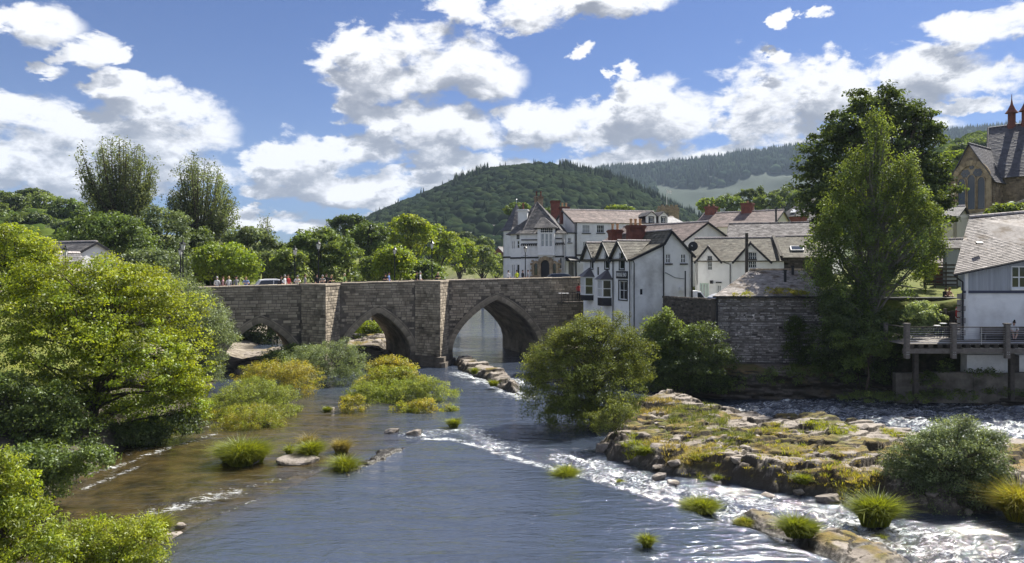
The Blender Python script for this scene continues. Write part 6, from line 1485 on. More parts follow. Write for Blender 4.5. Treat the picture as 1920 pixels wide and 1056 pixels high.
# ================================================================== people
def skinned(verts, edges, radii, root=0):
    me = bpy.data.meshes.new('tmp'); me.from_pydata(verts, edges, []); ob = bpy.data.objects.new('tmp', me); COL.objects.link(ob)
    m_ = ob.modifiers.new('s', 'SKIN'); m_.use_smooth_shade = True
    for i, v in enumerate(me.skin_vertices[0].data):
        r = radii[i]; v.radius = r if hasattr(r, '__len__') else (r, r); v.use_root = (i == root)
    s = ob.modifiers.new('d', 'SUBSURF'); s.levels = 1; s.render_levels = 1
    bpy.context.view_layer.update(); out = bpy.data.meshes.new_from_object(ob.evaluated_get(bpy.context.evaluated_depsgraph_get())); bpy.data.objects.remove(ob); return out
def person_mesh(pose='stand'):
    # joints
    if pose == 'stand':
        V = [(0,0,.95),(0,0,1.12),(0,.0,1.32),(0,0,1.44),(0,-.01,1.53),(0,-.02,1.62),(0,-.02,1.71), (-.19,0,1.40),(-.25,.02,1.14),(-.24,-.08,.90),(-.24,-.12,.80), (.19,0,1.40),(.25,-.02,1.14),(.22,-.16,.96),(.20,-.24,.92), (-.10,0,.88),(-.11,-.02,.48),(-.11,.02,.09),(-.12,-.14,.04), (.10,0,.88),(.12,-.06,.48),(.12,.06,.09),(.13,-.08,.04)]
    elif pose == 'lean':
        V = [(0,.25,.95),(0,.12,1.12),(0,-.05,1.28),(0,-.12,1.38),(0,-.18,1.45),(0,-.24,1.53),(0,-.27,1.61), (-.19,-.10,1.35),(-.28,-.12,1.14),(-.15,-.36,1.12),(-.05,-.40,1.13), (.19,-.10,1.35),(.28,-.12,1.14),(.15,-.36,1.12),(.06,-.40,1.14), (-.10,.25,.88),(-.11,.20,.48),(-.11,.25,.09),(-.12,.10,.04), (.10,.25,.88),(.12,.16,.48),(.12,.10,.09),(.13,-.05,.04)]
    else:
        V = [(0,.0,.52),(0,-.03,.70),(0,-.06,.90),(0,-.09,1.02),(0,-.12,1.10),(0,-.16,1.18),(0,-.19,1.26), (-.18,-.07,.98),(-.24,-.16,.76),(-.14,-.36,.66),(-.08,-.42,.66), (.18,-.07,.98),(.24,-.16,.76),(.14,-.36,.68),(.06,-.42,.67), (-.10,-.02,.50),(-.13,-.42,.55),(-.10,-.44,.10),(-.10,-.56,.05), (.10,-.02,.50),(.14,-.42,.58),(-.02,-.50,.18),(-.04,-.62,.14)]
    E = [(0,1),(1,2),(2,3),(3,4),(4,5),(5,6),(2,7),(7,8),(8,9),(9,10),(2,11),(11,12),(12,13),(13,14),(0,15),(15,16),(16,17),(17,18),(0,19),(19,20),(20,21),(21,22)]
    Rr = [(.15,.11),(.135,.10),(.165,.11),(.06,.06),(.055,.055),(.085,.095),(.075,.085),(.065,.06),(.05,.05),(.038,.038),(.035,.025),(.065,.06),(.05,.05),(.038,.038),(.035,.025),(.095,.09),(.065,.065),(.045,.045),(.045,.035),(.095,.09),(.065,.065),(.045,.045),(.045,.035)]
    me = skinned(V, E, Rr); J = [Vector(v) for v in V]
    # fingers: five short tapered chains per hand, rooted in the palm
    import bmesh
    bm = bmesh.new(); bm.from_mesh(me)
    for hi, wi, sd_ in ((10, 9, -1), (14, 13, 1)):
        h, w = J[hi], J[wi]; d = (h-w).normalized(); side = d.cross(Vector((0,0,1))); side = (side if side.length > .1 else Vector((1,0,0))).normalized()
        for k in range(5):
            a = h + side*(k-1.5)*.017 if k < 4 else h - d*.03 - side*sd_*.03; dd_ = d if k < 4 else (d*.6 - side*sd_*.8).normalized(); ln = (.075,.085,.08,.06,.06)[k]
            b = a + dd_*ln*.55 ; c = b + (dd_*.7 + Vector((0,0,-.7))).normalized()*ln*.5; t = MB(); t.tube([a - dd_*.03, a, b, c], [.010,.010,.009,.007], 5)
            vs = [bm.verts.new(v) for v in t.v]
            for f_ in t.f: bm.faces.new([vs[i] for i in f_])
    bm.to_mesh(me); bm.free()
    nk = J[4]; hd = J[5]; up = (J[6]-J[4]).normalized()
    hip = J[0].z
    for p in me.polygons:
        c = p.center
        isarm = min((c-J[9]).length, (c-J[10]).length, (c-J[13]).length, (c-J[14]).length) < .15 and p.material_index >= 0
        if (c - J[3]).dot(up) > .02 and (c-J[3]).length < .45: m_ = 2
        elif isarm: m_ = 2
        elif pose == 'sit': m_ = 3 if c.z < .16 else (1 if (c.y < -.12 and c.z < .68) or c.z < .60 else 0)
        else: m_ = 3 if c.z < .11 else (1 if c.z < .95 else 0)
        p.material_index = m_
    return me, J
HAIRM = {}
def head_bits(J, style='short'):
    hd = J[5].lerp(J[6], .4); up = (J[6]-J[4]).normalized(); fw = Vector((0,-1,0)); fw = (fw - up*fw.dot(up)).normalized(); sd_ = up.cross(fw)
    h = MB(); n = 12; rings = []
    for i in range(6):
        th = math.pi*.5*i/5
        rings.append([hd + up*(.02 + .125*math.cos(th)) + (fw*math.sin(2*math.pi*k/n)*(.088 if math.sin(2*math.pi*k/n) > 0 else .115) - fw*.02 + sd_*math.cos(2*math.pi*k/n)*.092)*math.sin(th) - (up*(.13 if style == 'long' else .05)*(i == 5) if math.sin(2*math.pi*k/n) < .25 else up*0) for k in range(n)])
    vs = [v for r in rings for v in r]; fs = [(i*n+k, i*n+(k+1) % n, (i+1)*n+(k+1) % n, (i+1)*n+k) for i in range(5) for k in range(n)]
    h.add(vs, fs)
    if style == 'bun': h.lathe([(.005,-.05),(.045,-.03),(.055,0),(.04,.035),(.005,.05)], 8, tuple(hd + up*.17 - fw*.03))
    fc = MB(); c = hd - up*.02
    fc.add([c+fw*.10+up*.02-sd_*.012, c+fw*.10+up*.02+sd_*.012, c+fw*.122-up*.022, c+fw*.10-up*.03+sd_*.016, c+fw*.10-up*.03-sd_*.016], [(0,2,1),(1,2,3),(3,2,4),(4,2,0)])
    for s in (-1, 1):
        fc.obox(c + sd_*s*.098 + up*0, fw, sd_, up, .016, .008, .028)
    ey = MB()
    for s in (-1, 1): ey.obox(c + fw*.094 + sd_*s*.032 + up*.022, sd_, fw, up, .011, .006, .006)
    mo = MB(); mo.obox(c + fw*.092 - up*.052, sd_, fw, up, .022, .006, .005)
    return h, fc, ey, mo
PM = {k: person_mesh(k) for k in ('stand', 'lean', 'sit')}
HM = {'brown': cloth('brown_hair', (.08,.045,.025)), 'dark': cloth('dark_hair', (.02,.015,.012)), 'blond': cloth('blond_hair', (.45,.33,.16)), 'grey': cloth('grey_hair', (.4,.39,.38)), 'hat': cloth('straw_hat', (.6,.52,.36))}
HB = {}
for pose in PM:
    for st in ('short', 'long', 'bun'): HB[(pose, st)] = [x.mesh(nm, mt, True) for x, nm, mt in zip(head_bits(PM[pose][1], st), ('hair', 'nose_and_ears', 'eyes', 'mouth'), (HM['brown'], M['skin'], HM['dark'], M['red']))]
def person(loc, rz, shirt, trousers, hair, label, pose='stand', style='short', h=1.0, group=None):
    rt = empty('person', loc, rz, label, 'person', group); rt.scale = (h, h, h); me = PM[pose][0]
    if len(me.materials) == 0:
        for m_ in (cloth('grey_cloth', (.3,.3,.3)), cloth('jeans', (.05,.07,.13)), M['skin'], M['tyre']): me.materials.append(m_)
    b = link('body', me, rt)
    for i, m_ in enumerate((shirt, trousers, M['skin'], M['tyre'])): b.material_slots[i].link = 'OBJECT'; b.material_slots[i].material = m_
    hb = HB[(pose, style)]
    ho = link('hair', hb[0], b); ho.material_slots[0].link = 'OBJECT'; ho.material_slots[0].material = HM[hair]
    for nm, m_ in zip(('nose_and_ears', 'eyes', 'mouth'), hb[1:]): link(nm, m_, b)
    return rt
for m_ in PM.values():
    me = m_[0]; me.materials.clear(); idx = [p.material_index for p in me.polygons]
    for q in (cloth('grey_cloth', (.3,.3,.3)), cloth('jeans', (.05,.07,.13)), M['skin'], M['tyre']): me.materials.append(q)
    a = me.color_attributes.new('tint', 'FLOAT_COLOR', 'POINT'); a.data.foreach_set('color', [1.0]*4*len(me.vertices))
def remat():
    for k, (me, J) in PM.items():
        up = (J[6]-J[4]).normalized()
        for p in me.polygons:
            c = p.center; arm = min((c-J[9]).length, (c-J[10]).length, (c-J[13]).length, (c-J[14]).length) < .15
            if (c - J[3]).dot(up) > .03 and (c-J[3]).length < .45: q = 2
            elif arm and not (k == 'sit' and c.z < .6): q = 2
            elif k == 'sit': q = 3 if c.z < .16 else (2 if (c.y < -.3 and c.z < .5) else (1 if c.z < .62 else 0))
            else: q = 3 if c.z < .11 else (1 if c.z < .95 else 0)
            p.material_index = q
remat()
cw, cdk, cbl, crd, cgr, cpk, cye, cgn = cloth('white_cloth', (.75,.75,.75)), cloth('black_cloth', (.02,.02,.025)), cloth('blue_cloth', (.2,.3,.6)), cloth('red_cloth', (.45,.05,.05)), cloth('grey_cloth', (.3,.3,.3)), cloth('pink_cloth', (.6,.35,.35)), cloth('hi_vis_yellow', (.65,.75,.05)), cloth('green_cloth', (.15,.3,.08))
jn = cloth('jeans', (.05,.07,.13)); kh = cloth('khaki', (.3,.25,.17))
PL = [(407, 1.0, cw, jn, 'grey', 'white-topped walker at the far left end of the parapet', 'stand', 160), (418, 1.1, cpk, kh, 'brown', 'walker in pink second from the left on the bridge', 'stand', 100), (429, 1.0, cw, jn, 'blond', 'fair-haired walker in white on the left of the bridge', 'stand', 200), (443, 1.2, cgr, cdk, 'dark', 'dark-haired walker in grey left of the person in blue', 'stand', 20),
      (461, .75, cbl, jn, 'blond', 'person in pale blue leaning over the parapet on the left', 'lean', 0), (527, 2.2, cdk, jn, 'dark', 'person in black beside the white car on the bridge', 'stand', 90), (534, 1.0, cw, kh, 'grey', 'person in white right of the white car', 'stand', 60), (540, 1.3, crd, jn, 'brown', 'person in red right of the white car', 'stand', 30),
      (557, .75, cw, jn, 'grey', 'grey-haired person in white alone below the far-side left lamp', 'lean', 0), (572, 1.6, cgr, jn, 'brown', 'walker in grey left of the near-side left lamp', 'stand', 100), (594, 1.3, cdk, cdk, 'dark', 'person in black just left of the first cutwater', 'stand', 40), (604, .8, cgr, jn, 'grey', 'grey-haired person leaning on the parapet at the first cutwater', 'lean', 0),
      (612, 1.2, cdk, kh, 'brown', 'person in dark jacket over the first cutwater', 'stand', 330), (620, .8, cdk, jn, 'blond', 'blond person in black over the first cutwater', 'lean', 10), (646, 1.2, cgn, kh, 'hat', 'person in green with a pale hat right of the first cutwater', 'stand', 90), (722, .8, cdk, jn, 'dark', 'person in black left of the middle lamp', 'lean', 0),
      (729, 1.3, cbl, jn, 'dark', 'person in blue left of the middle lamp', 'stand', 60), (781, 1.0, cdk, jn, 'dark', 'left walker of the pair above the middle arch', 'stand', 80), (788, 1.0, cw, jn, 'grey', 'right walker of the pair above the middle arch, in white', 'stand', 70), (820, .8, cdk, jn, 'hat', 'pale-hatted person leaning on the second cutwater', 'lean', 0),
      (953, 7.5, cw, cdk, 'dark', 'person in white top before the turret wing', 'stand', 120), (969, 7.6, cye, cdk, 'dark', 'person in high-visibility yellow vest at the bridge end', 'stand', 200), (980, 7.4, cdk, jn, 'dark', 'person in black left of the end lamp post', 'stand', 100), (990, 7.5, cgr, jn, 'brown', 'person in grey pointing beside the end lamp post', 'stand', 250)]
for px, yo, sh, tr, hr, lb, pose, rz in PL:
    p, t = on_bridge(px, yo); z = deck_z(t) if yo < 2 else deck_z(t) - .0
    person((p.x, p.y, z + (.1 if yo < 2 else .0)), R(rz)+A_BR, sh, tr, hr, lb, pose, 'long' if hr == 'blond' else 'short', 1.04, 'people on the bridge')
c = P(1905, 600, 50.1); person((c.x, 50.35, dz-.02), R(-20), cw, kh, 'dark', 'seated person in white with dark hair bun on the deck bench', 'sit', 'bun', 1.02)
for px, sh, hr, lb in ((1771, cdk, 'dark', 'dark-haired person in black sitting on the lawn edge'), (1778, cpk, 'blond', 'fair-haired person in pink sitting on the lawn edge')):
    c = P(px, 555, 59.5); person((c.x, c.y, ground_z(c.x, c.y)-.35 if False else CH-(540-HZ)/F*59.5-1.3), R(10), sh, jn, hr, lb, 'sit', 'long')
# ================================================================== sunken terrace at the bridge end
f = Fac(1040, 79.5, 1094, 79.8, 0)
def terrace():
    zt = CH-(562-HZ)/F*80
    o = empty('cafe_terrace', (P(1045,562,80).x, 79.6, zt-.2), A_BR, 'small cafe terrace ledge on the wall beyond the right arch', 'terrace'); mb = MB(); mb.box(0, 3.2, -.9, .0, -.2, 0); mb.build('floor_slab', M['stone_back'], o)
    s = MB(); s.bar((0,-.85,1.0),(3.2,-.85,1.0),.05); s.build('handrail', M['iron'], o)
    for i in range(8): s = MB(); s.bar((.05+i*.44,-.85,0),(.05+i*.44,-.85,1.0),.025); s.build('baluster', M['iron'], o)
    for k, (px, lb) in enumerate(((1057, 'small white cafe table on the left of the terrace'), (1088, 'white cafe table by the bay window'))):
        c = P(px, 548, 79.5 if k == 0 else 81.2); q = empty('cafe_table', (c.x, c.y, zt), 0, lb, 'table'); mb = MB(); mb.box(-.55,.55,-.35,.35,.70,.74); mb.build('tabletop', M['frame'], q); mb = MB(); mb.tube([(0,0,0),(0,0,.7)], .03, 6); mb.lathe([(.25,0),(.22,.03)], 10); mb.build('pedestal', M['iron'], q)
    c = P(1085, 555, 81.0); person((c.x, c.y, zt), R(200), crd, cdk, 'dark', 'person in dark red at the terrace table by the bay window', 'stand', 'long')
terrace()
# ================================================================== foliage
def leaf_arrays(pos, nrm, size, rs, asp=.55, up=.0, droop=0.0):
    """one diamond leaf (or small spray) per position"""
    n = len(pos); t = rs.normal(size=(n, 3)); t[:, 2] += up - droop
    nn = nrm + rs.normal(size=(n, 3)) * .75; nn /= np.linalg.norm(nn, axis=1)[:, None] + 1e-9
    t -= nn * (t * nn).sum(1)[:, None]; t /= np.linalg.norm(t, axis=1)[:, None] + 1e-9
    b = np.cross(nn, t); s = (size * rs.uniform(.6, 1.35, n))[:, None]
    V = np.stack([pos - t*s*.5, pos + b*s*asp*.5 - t*s*.05, pos + t*s*.5, pos - b*s*asp*.5 - t*s*.05], 1)
    return V.reshape(-1, 3), np.arange(n*4).reshape(-1, 4)
def crown_mesh(name, lobes, mat, rs, nclump, per, crad, leaf, asp=.55, shell=.5, flat=.65, rough=.25, tlo=.55, thi=1.35, hue=.5, up=0, droop=0, edge_bright=0):
    """lobes: (centre, radii, hue shift); clumps of leaves fill them, denser near the skin"""
    vol = np.array([(r[0]*r[1]*r[2])**.7 for c, r, h in lobes]); vol /= vol.sum()
    li = rs.choice(len(lobes), nclump, p=vol)
    C = np.array([c for c, r, h in lobes])[li]; Rr = np.array([r for c, r, h in lobes])[li]; H = np.array([h for c, r, h in lobes])[li]
    d = rs.normal(size=(nclump, 3)); d /= np.linalg.norm(d, axis=1)[:, None]; d[:, 2] = np.where(d[:, 2] < -.55, -d[:, 2], d[:, 2])
    q = 1 - shell * rs.rand(nclump)**1.4
    lump = 1 + rough * (fbm(d[:, 0]*2.2 + C[:, 0], d[:, 2]*2.2 + d[:, 1]*1.7 + C[:, 2], 3) - .5) * 2
    cp = C + d * Rr * (q * lump)[:, None]
    ct = rs.uniform(tlo, thi, nclump) * (.9 + .2*rs.rand(nclump)); ch = np.clip(H + rs.normal(0, .22, nclump), 0, 1)
    n = nclump * per; ci = np.repeat(np.arange(nclump), per)
    off = rs.normal(size=(n, 3)); off /= np.linalg.norm(off, axis=1)[:, None]; off *= (rs.rand(n)**.45)[:, None]
    cs = crad * rs.uniform(.6, 1.35, nclump)
    p = cp[ci] + off * cs[ci][:, None] * np.array([1, 1, flat])
    nr = d[ci]*.5 + off*.5 + np.array([0, 0, .5])
    V, Q = leaf_arrays(p, nr, np.full(n, leaf), rs, asp, up, droop)
    T = np.zeros((n, 3)); T[:, 0] = ct[ci] * rs.uniform(.75, 1.25, n); T[:, 1] = np.clip(ch[ci] + rs.normal(0, .12, n), 0, 1)
    return np_mesh(name, V, Q, mat, np.repeat(T, 4, 0)), cp, d
def limb_mesh(name, base, top, targets, r0, rs, mat, bend=.25, ntw=None):
    mb = MB(); base = Vector(base); top = Vector(top)
    pts = [base.lerp(top, k/5) + Vector((rs.normal(0,1), rs.normal(0,1), 0)) * (r0*.45 * (k > 0)) for k in range(6)]
    mb.tube([base - Vector((0,0,.5))] + pts, [r0*1.35, r0*1.15] + [r0 * (1 - .17*k) for k in range(1, 6)], 7)
    for tp in targets:
        tp = Vector(tp); k = min(4, max(0, int(5 * (tp.z - base.z) / max(.1, (top.z - base.z)) * .62))); a = pts[k].lerp(pts[k+1], rs.rand())
        l = (tp - a).length; m1 = a.lerp(tp, .4) + Vector((rs.normal(0, .08), rs.normal(0, .08), bend*.6)) * l * .5; m2 = a.lerp(tp, .75) + Vector((rs.normal(0, .06), rs.normal(0, .06), bend*.3)) * l*.5
        r = r0 * .34 * min(1, l / 3 + .3); mb.tube([a, m1, m2, tp], [r, r*.7, r*.42, r*.14], 5, False)
    return mb.mesh(name, mat, True)
SEED = [100]
def tree(name, label, cat, D, lobes, mat, base=None, z0=None, nclump=260, per=60, crad=.8, leaf=.16, trunk=.25, group=None, depth=.8, hue=.5, bark='bark', ntw=28, topf=.75, crown='crown', dy=0, **kw):
    """lobes in photo pixels: (px, py, rx, ry[, hue[, dy]]) at distance D"""
    SEED[0] += 1; rs = np.random.RandomState(SEED[0]); sc = 1.42 if name == 'river_bush' else 1.1
    if base is None: base = (lobes[0][0], None)
    bx = (base[0] - 960) / F * D
    bz_ = z0 if z0 is not None else (ground_z(bx, D) if base[1] is None else CH - (base[1] - HZ) / F * D)
    rt = empty(name, (bx, D, bz_), 0, label, cat, group); Lb = []
    for l in lobes:
        px, py, rx, ry = l[:4]; h = l[4] if len(l) > 4 else hue; oy = l[5] if len(l) > 5 else rs.uniform(-.3, .3) * rx / F * D
        Dl = D + oy; k = Dl / F
        Lb.append((np.array([(px-960)*k - bx, oy, CH - (py-HZ)*k - bz_]), np.array([rx*k, rx*k*depth, ry*k])*sc, h))
    me, cp, d = crown_mesh(name + '_crown', Lb, M[mat], rs, int(nclump*(1.25 if name == 'river_bush' else 1)), per, crad, leaf, **kw)
    link(crown, me, rt)
    if trunk:
        tops = max(Lb, key=lambda q: q[0][2]); c = np.mean([q[0] for q in Lb], 0)
        top = Vector((c[0]*.5 + tops[0][0]*.5, c[1]*.5 + tops[0][1]*.5, tops[0][2] + tops[1][2]*(topf-.5)))
        tg = [Vector(q[0]) for q in Lb if q[0][2] > 1] + [Vector(cp[i]) for i in rs.choice(len(cp), min(ntw, len(cp)), False)]
        link('trunk', limb_mesh(name + '_trunk', (0,0,0), top, tg, trunk, rs, M[bark]), rt)
    return rt
def poplar(name, label, D, bpx, bpy, tips, mat, leaf=.24, per=26, nb=95, hue=.4, group=None, width=1):
    """upswept open crown: many ascending branches with leaf clusters along them; tips = silhouette polyline in px"""
    SEED[0] += 1; rs = np.random.RandomState(SEED[0]); k = D / F
    bx = (bpx - 960)*k; b0 = CH - (bpy-HZ)*k; gz = ground_z(bx, D); rt = empty(name, (bx, D, gz), 0, label, 'tree', group)
    mb = MB(); B = Vector((0, 0, 0)); top = b0 - gz
    tx = np.array([t[0] for t in tips]); ty = np.array([t[1] for t in tips])
    mb.tube([(0,0,-.5),(0,0,top*.5),(.1,0,top)], [.55,.42,.32], 8)
    P_ = []; Nn = []; T_ = []
    for i in range(nb):
        s = rs.rand() * (len(tips)-1); j = int(s); f_ = s - j; q = rs.uniform(.45, 1.0) if rs.rand() < .6 else 1.0
        ex = tx[j]*(1-f_)+tx[min(j+1, len(tx)-1)]*f_; ey = ty[j]*(1-f_)+ty[min(j+1, len(ty)-1)]*f_
        e = Vector(((ex-960)*k - bx, rs.normal(0, 1)*abs(tx[-1]-tx[0])*.22*k, CH - (ey-HZ)*k - gz)); e.x *= q**.5 * rs.uniform(.82, 1.12); e.z = top + (e.z - top) * q * rs.uniform(.86, 1.04)
        a = Vector((0, 0, top * rs.uniform(.55, 1.0))); l = (e - a).length
        m1 = a + Vector((e.x*.42, e.y*.42, (e.z-a.z)*.22)); m2 = a + Vector((e.x*.80, e.y*.80, (e.z-a.z)*.60))
        pts = [a, m1, m2, e]; r = .028 + .011*l
        # smooth curve
        cur = []
        for u in [i_ / 8 for i_ in range(9)]:
            v = (1-u)**3*a + 3*(1-u)**2*u*m1 + 3*(1-u)*u*u*m2 + u**3*e; cur.append(v)
        mb.tube([cur[0], cur[3], cur[6], cur[8]], [r, r*.7, r*.4, r*.12], 5, False)
        tt = rs.uniform(.6, 1.3); hh_ = np.clip(rs.normal(hue, .2), 0, 1)
        for u in np.linspace(.45, 1.0, int(4 + l*.95)):
            c = cur[int(u*8)].lerp(cur[min(8, int(u*8)+1)], u*8 - int(u*8)); side = rs.normal(0, 1, 3)*np.array([.30, .30, .30])*(.6+.05*l)
            n = int(per * rs.uniform(.5, 1.2)); o = np.array(c) + side + rs.normal(0, 1, (n, 3))*np.array([.22, .22, .42])
            P_.append(o); Nn.append(rs.normal(0, 1, (n, 3))); T_.append(np.tile([tt*rs.uniform(.8, 1.2), hh_, 0], (n, 1)))
    p = np.concatenate(P_); V, Q = leaf_arrays(p, np.concatenate(Nn), np.full(len(p), leaf), rs, .6)
    link('crown', np_mesh(name+'_crown', V, Q, M[mat], np.repeat(np.concatenate(T_), 4, 0)), rt)
    link('trunk', mb.mesh(name+'_trunk', M['bark'], True), rt); return rt
def grass_blades(n, rx, ry, h, rs, spread=.5, wid=.018, hue=.5, tops=0.0):
    a = rs.rand(n)*2*np.pi; r = np.sqrt(rs.rand(n)); x = np.cos(a)*r*rx; y = np.sin(a)*r*ry
    hh_ = h * rs.uniform(.55, 1.15, n) * (1 - .35*r**2); lean = np.stack([np.cos(a)*r*spread + rs.normal(0, .30, n), np.sin(a)*r*spread + rs.normal(0, .30, n)], 1) * hh_[:, None]
    p0 = np.stack([x, y, np.zeros(n) - .08], 1); p2 = p0 + np.stack([lean[:, 0], lean[:, 1], hh_], 1); dr = hh_*rs.uniform(0, .35, n); p1 = (p0 + p2)/2 - np.stack([lean[:, 0]*.16, lean[:, 1]*.16, -hh_*.16], 1); p2[:, 2] -= dr; p2[:, :2] += lean*rs.uniform(0, .7, n)[:, None]
    t = rs.rand(n)*np.pi; b = np.stack([np.cos(t), np.sin(t), 0*t], 1) * wid * rs.uniform(.7, 1.4, n)[:, None]
    V = np.stack([p0 - b, p0 + b, p1 + b*.9, p1 - b*.9, p2 + b*.15, p2 - b*.15], 1).reshape(-1, 3)
    i = np.arange(n)[:, None]*6; Q = np.concatenate([i + np.array([[0,1,2,3]]), i + np.array([[3,2,4,5]])], 0)
    T = np.zeros((n, 3)); T[:, 0] = rs.uniform(.65, 1.3, n); T[:, 1] = np.clip(rs.normal(hue, .35, n), 0, 1); T[:, 0] *= np.where(rs.rand(n) < .12, .45, 1)
    return V, Q, np.repeat(T, 6, 0)
def tuft(px, py, wpx, hpx, label, mat='fol_lime', z=0.05, n=2200, name='grass_tuft', cat='grass tuft', lobes=None, hue=.5, wid=.016, group=None, spread=.55, dark=None):
    """(px, py) = foot of the tuft"""
    SEED[0] += 1; rs = np.random.RandomState(SEED[0]); c = G(px, py, z); k = c.y / F
    w = wpx*k/2*.85; h = hpx*k*.9; wid = wid*.8; n = int(n*1.5); parts = []
    lobes = lobes or [(rs.uniform(-.45, .45), rs.uniform(-.4, .4), rs.uniform(.5, .85), rs.uniform(.6, 1.1)) for _ in range(4)]
    for (ox, oy, s, hs) in lobes:
        V, Q, T = grass_blades(int(n*s*s*.8), w*s*.72, w*s*.55, h*hs*1.05, rs, spread, wid, hue); V = V + np.array([ox*w, oy*w, 0]); parts.append((V, Q, T))
    off = 0; Vs, Qs, Ts = [], [], []
    for V, Q, T in parts: Vs.append(V); Qs.append(Q + off); Ts.append(T); off += len(V)
    o = link(name, np_mesh(name, np.concatenate(Vs), np.concatenate(Qs), M[mat], np.concatenate(Ts)), None, (c.x, c.y, z)); setp(o, label, cat, group); return o
# ---------------- far trees, standing along the valley and behind the bridge
def far(px, py, rx, ry, D, mat, label, hue=.5, leaf=.42, nc=170, per=34, lobes=None, group=None, name='broadleaf_tree', trunk=.35, **kw):
    rs = np.random.RandomState(int(px*7 + py)); L_ = lobes or None
    if L_ is None:
        L_ = [(px, py, rx*.72, ry*.72, hue, 0)]
        for i in range(7):
            a = rs.uniform(-.25, math.pi + .25); q = rs.uniform(.45, .62); L_.append((px + math.cos(a)*rx*q, py - math.sin(a)*ry*q*.85 + ry*.1, rx*rs.uniform(.3, .45), ry*rs.uniform(.28, .42), hue + rs.normal(0, .12), rs.uniform(-.5, .2)*rx/F*D))
        L_ += [(px - rx*.3, py + ry*.5, rx*.5, ry*.4, hue, -.25*rx/F*D), (px + rx*.35, py + ry*.5, rx*.5, ry*.42, hue, -.25*rx/F*D)]
    kw.setdefault('crad', max(.8, rx/F*D*.13)); kw.setdefault('rough', .12); kw.setdefault('shell', .4)
    return tree(name, label, 'tree', D, L_, mat, nclump=nc, per=per, leaf=leaf, trunk=trunk, base=(px, None), group=group, ntw=10, **kw)
far(600, 480, 84, 66, 104, 'fol_mid', 'large round green tree behind the bridge beyond the left lamp posts', .45, nc=420, per=48)
far(545, 500, 40, 40, 98, 'fol_mid', 'yellowish bush-like tree at the left foot of the large round tree', .8, nc=160)
far(655, 420, 42, 22, 150, 'fol_dark', 'small dark crown peeping over the large round tree', .2, leaf=.5, nc=130)
far(690, 452, 50, 44, 128, 'fol_mid', 'dark green tree right of the large round tree', .15, leaf=.45, nc=240)
far(762, 440, 60, 46, 135, 'fol_bright', 'tall yellow-green tree left of the hill foot', .45, nc=300, leaf=.45)
far(815, 462, 55, 50, 150, 'fol_bright', 'yellow-green tree behind the middle lamp post', .3, nc=300)
far(860, 478, 42, 42, 178, 'fol_bright', 'mid green tree left of the half-timbered corner building', .25, nc=220)
far(905, 490, 36, 38, 182, 'fol_mid', 'pale green tree nearest the corner building', .9, nc=200)
far(930, 496, 22, 28, 186, 'fol_mid', 'little green tree hard against the corner building', .6, nc=100)
far(738, 494, 46, 40, 96, 'fol_bright', 'light green feathery willow behind the lamp post', .15, nc=300, leaf=.3, tlo=.8, thi=1.3)
far(700, 506, 40, 30, 108, 'fol_mid', 'green shrub-like tree left of the feathery willow', .5, nc=160)
far(790, 510, 45, 26, 104, 'fol_mid', 'low green tree right of the feathery willow', .3, nc=170)
far(418, 492, 72, 46, 90, 'fol_bright', 'light green dome-shaped tree above the left end of the bridge', .05, nc=340, leaf=.32, tlo=.7, thi=1.3)
far(470, 462, 62, 46, 104, 'fol_silver', 'greyish green tree behind the dome-shaped tree', .2, nc=260)
far(505, 500, 40, 34, 100, 'fol_silver', 'greyish green bush above the bridge parapet', .3, nc=150)
poplar('slender_tree', 'thin wispy young tree against the sky behind the bridge', 135, 496, 452, [(482, 440), (488, 415), (496, 406), (506, 412), (512, 440)], 'fol_poplar', leaf=.3, per=5, nb=26)
poplar('tall_tree', 'tall open-crowned tree, the larger and left of the two poplars', 102, 232, 415, [(175, 362), (162, 325), (170, 288), (205, 266), (250, 268), (280, 290), (286, 325), (276, 355)], 'fol_poplar', nb=120, per=24, leaf=.25)
poplar('tall_tree', 'tall open-crowned tree, the right and smaller of the two poplars', 106, 372, 440, [(322, 372), (316, 330), (352, 294), (398, 300), (426, 345), (440, 380), (430, 410)], 'fol_poplar', nb=100, per=24, leaf=.25)
far(205, 455, 105, 72, 88, 'fol_mid', 'broad grey-green tree under the left poplar', .15, nc=520, per=48, leaf=.3)
far(300, 440, 70, 70, 94, 'fol_silver', 'grey-green willow between the two poplars', .05, nc=340, per=40, leaf=.3)
far(285, 500, 80, 40, 78, 'fol_silver', 'silvery green bushy tree behind the paired lamps', .1, nc=320, leaf=.28)
far(370, 470, 45, 50, 98, 'fol_dark', 'dark tree below the right poplar', .6, nc=220)
# slope on the left
_sl = [(20, 390, 45, 32, 190, 'fol_dark', .7), (75, 385, 42, 30, 200, 'fol_mid', .6), (125, 400, 42, 36, 180, 'fol_mid', .2), (60, 420, 50, 26, 160, 'fol_dark', .3), (20, 440, 50, 26, 150, 'fol_bright', .2),
       (120, 440, 46, 34, 150, 'fol_silver', .2), (-20, 410, 50, 44, 170, 'fol_mid', .4), (165, 425, 36, 44, 150, 'fol_mid', .2), (62, 366, 34, 14, 215, 'fol_dark', .3), (0, 375, 40, 20, 215, 'fol_mid', .3)]
_lb = ['dark round tree at the far left of the slope', 'tall green tree midway along the left slope', 'green tree on the slope beside the left poplar', 'dark tree low on the slope behind the modern street light', 'yellow-green tree low on the slope at the photo edge',
       'grey-green tree on the slope above the left cottage', 'green tree on the slope cut by the photo edge', 'tall narrow tree behind the left poplar', 'highest dark tree on the left skyline', 'green tree on the left skyline near the photo edge']
for (px, py, rx, ry, D, m_, h_), lb in zip(_sl, _lb): far(px, py, rx, ry, D, m_, lb, h_, leaf=.6, nc=200, group='trees on the left slope')
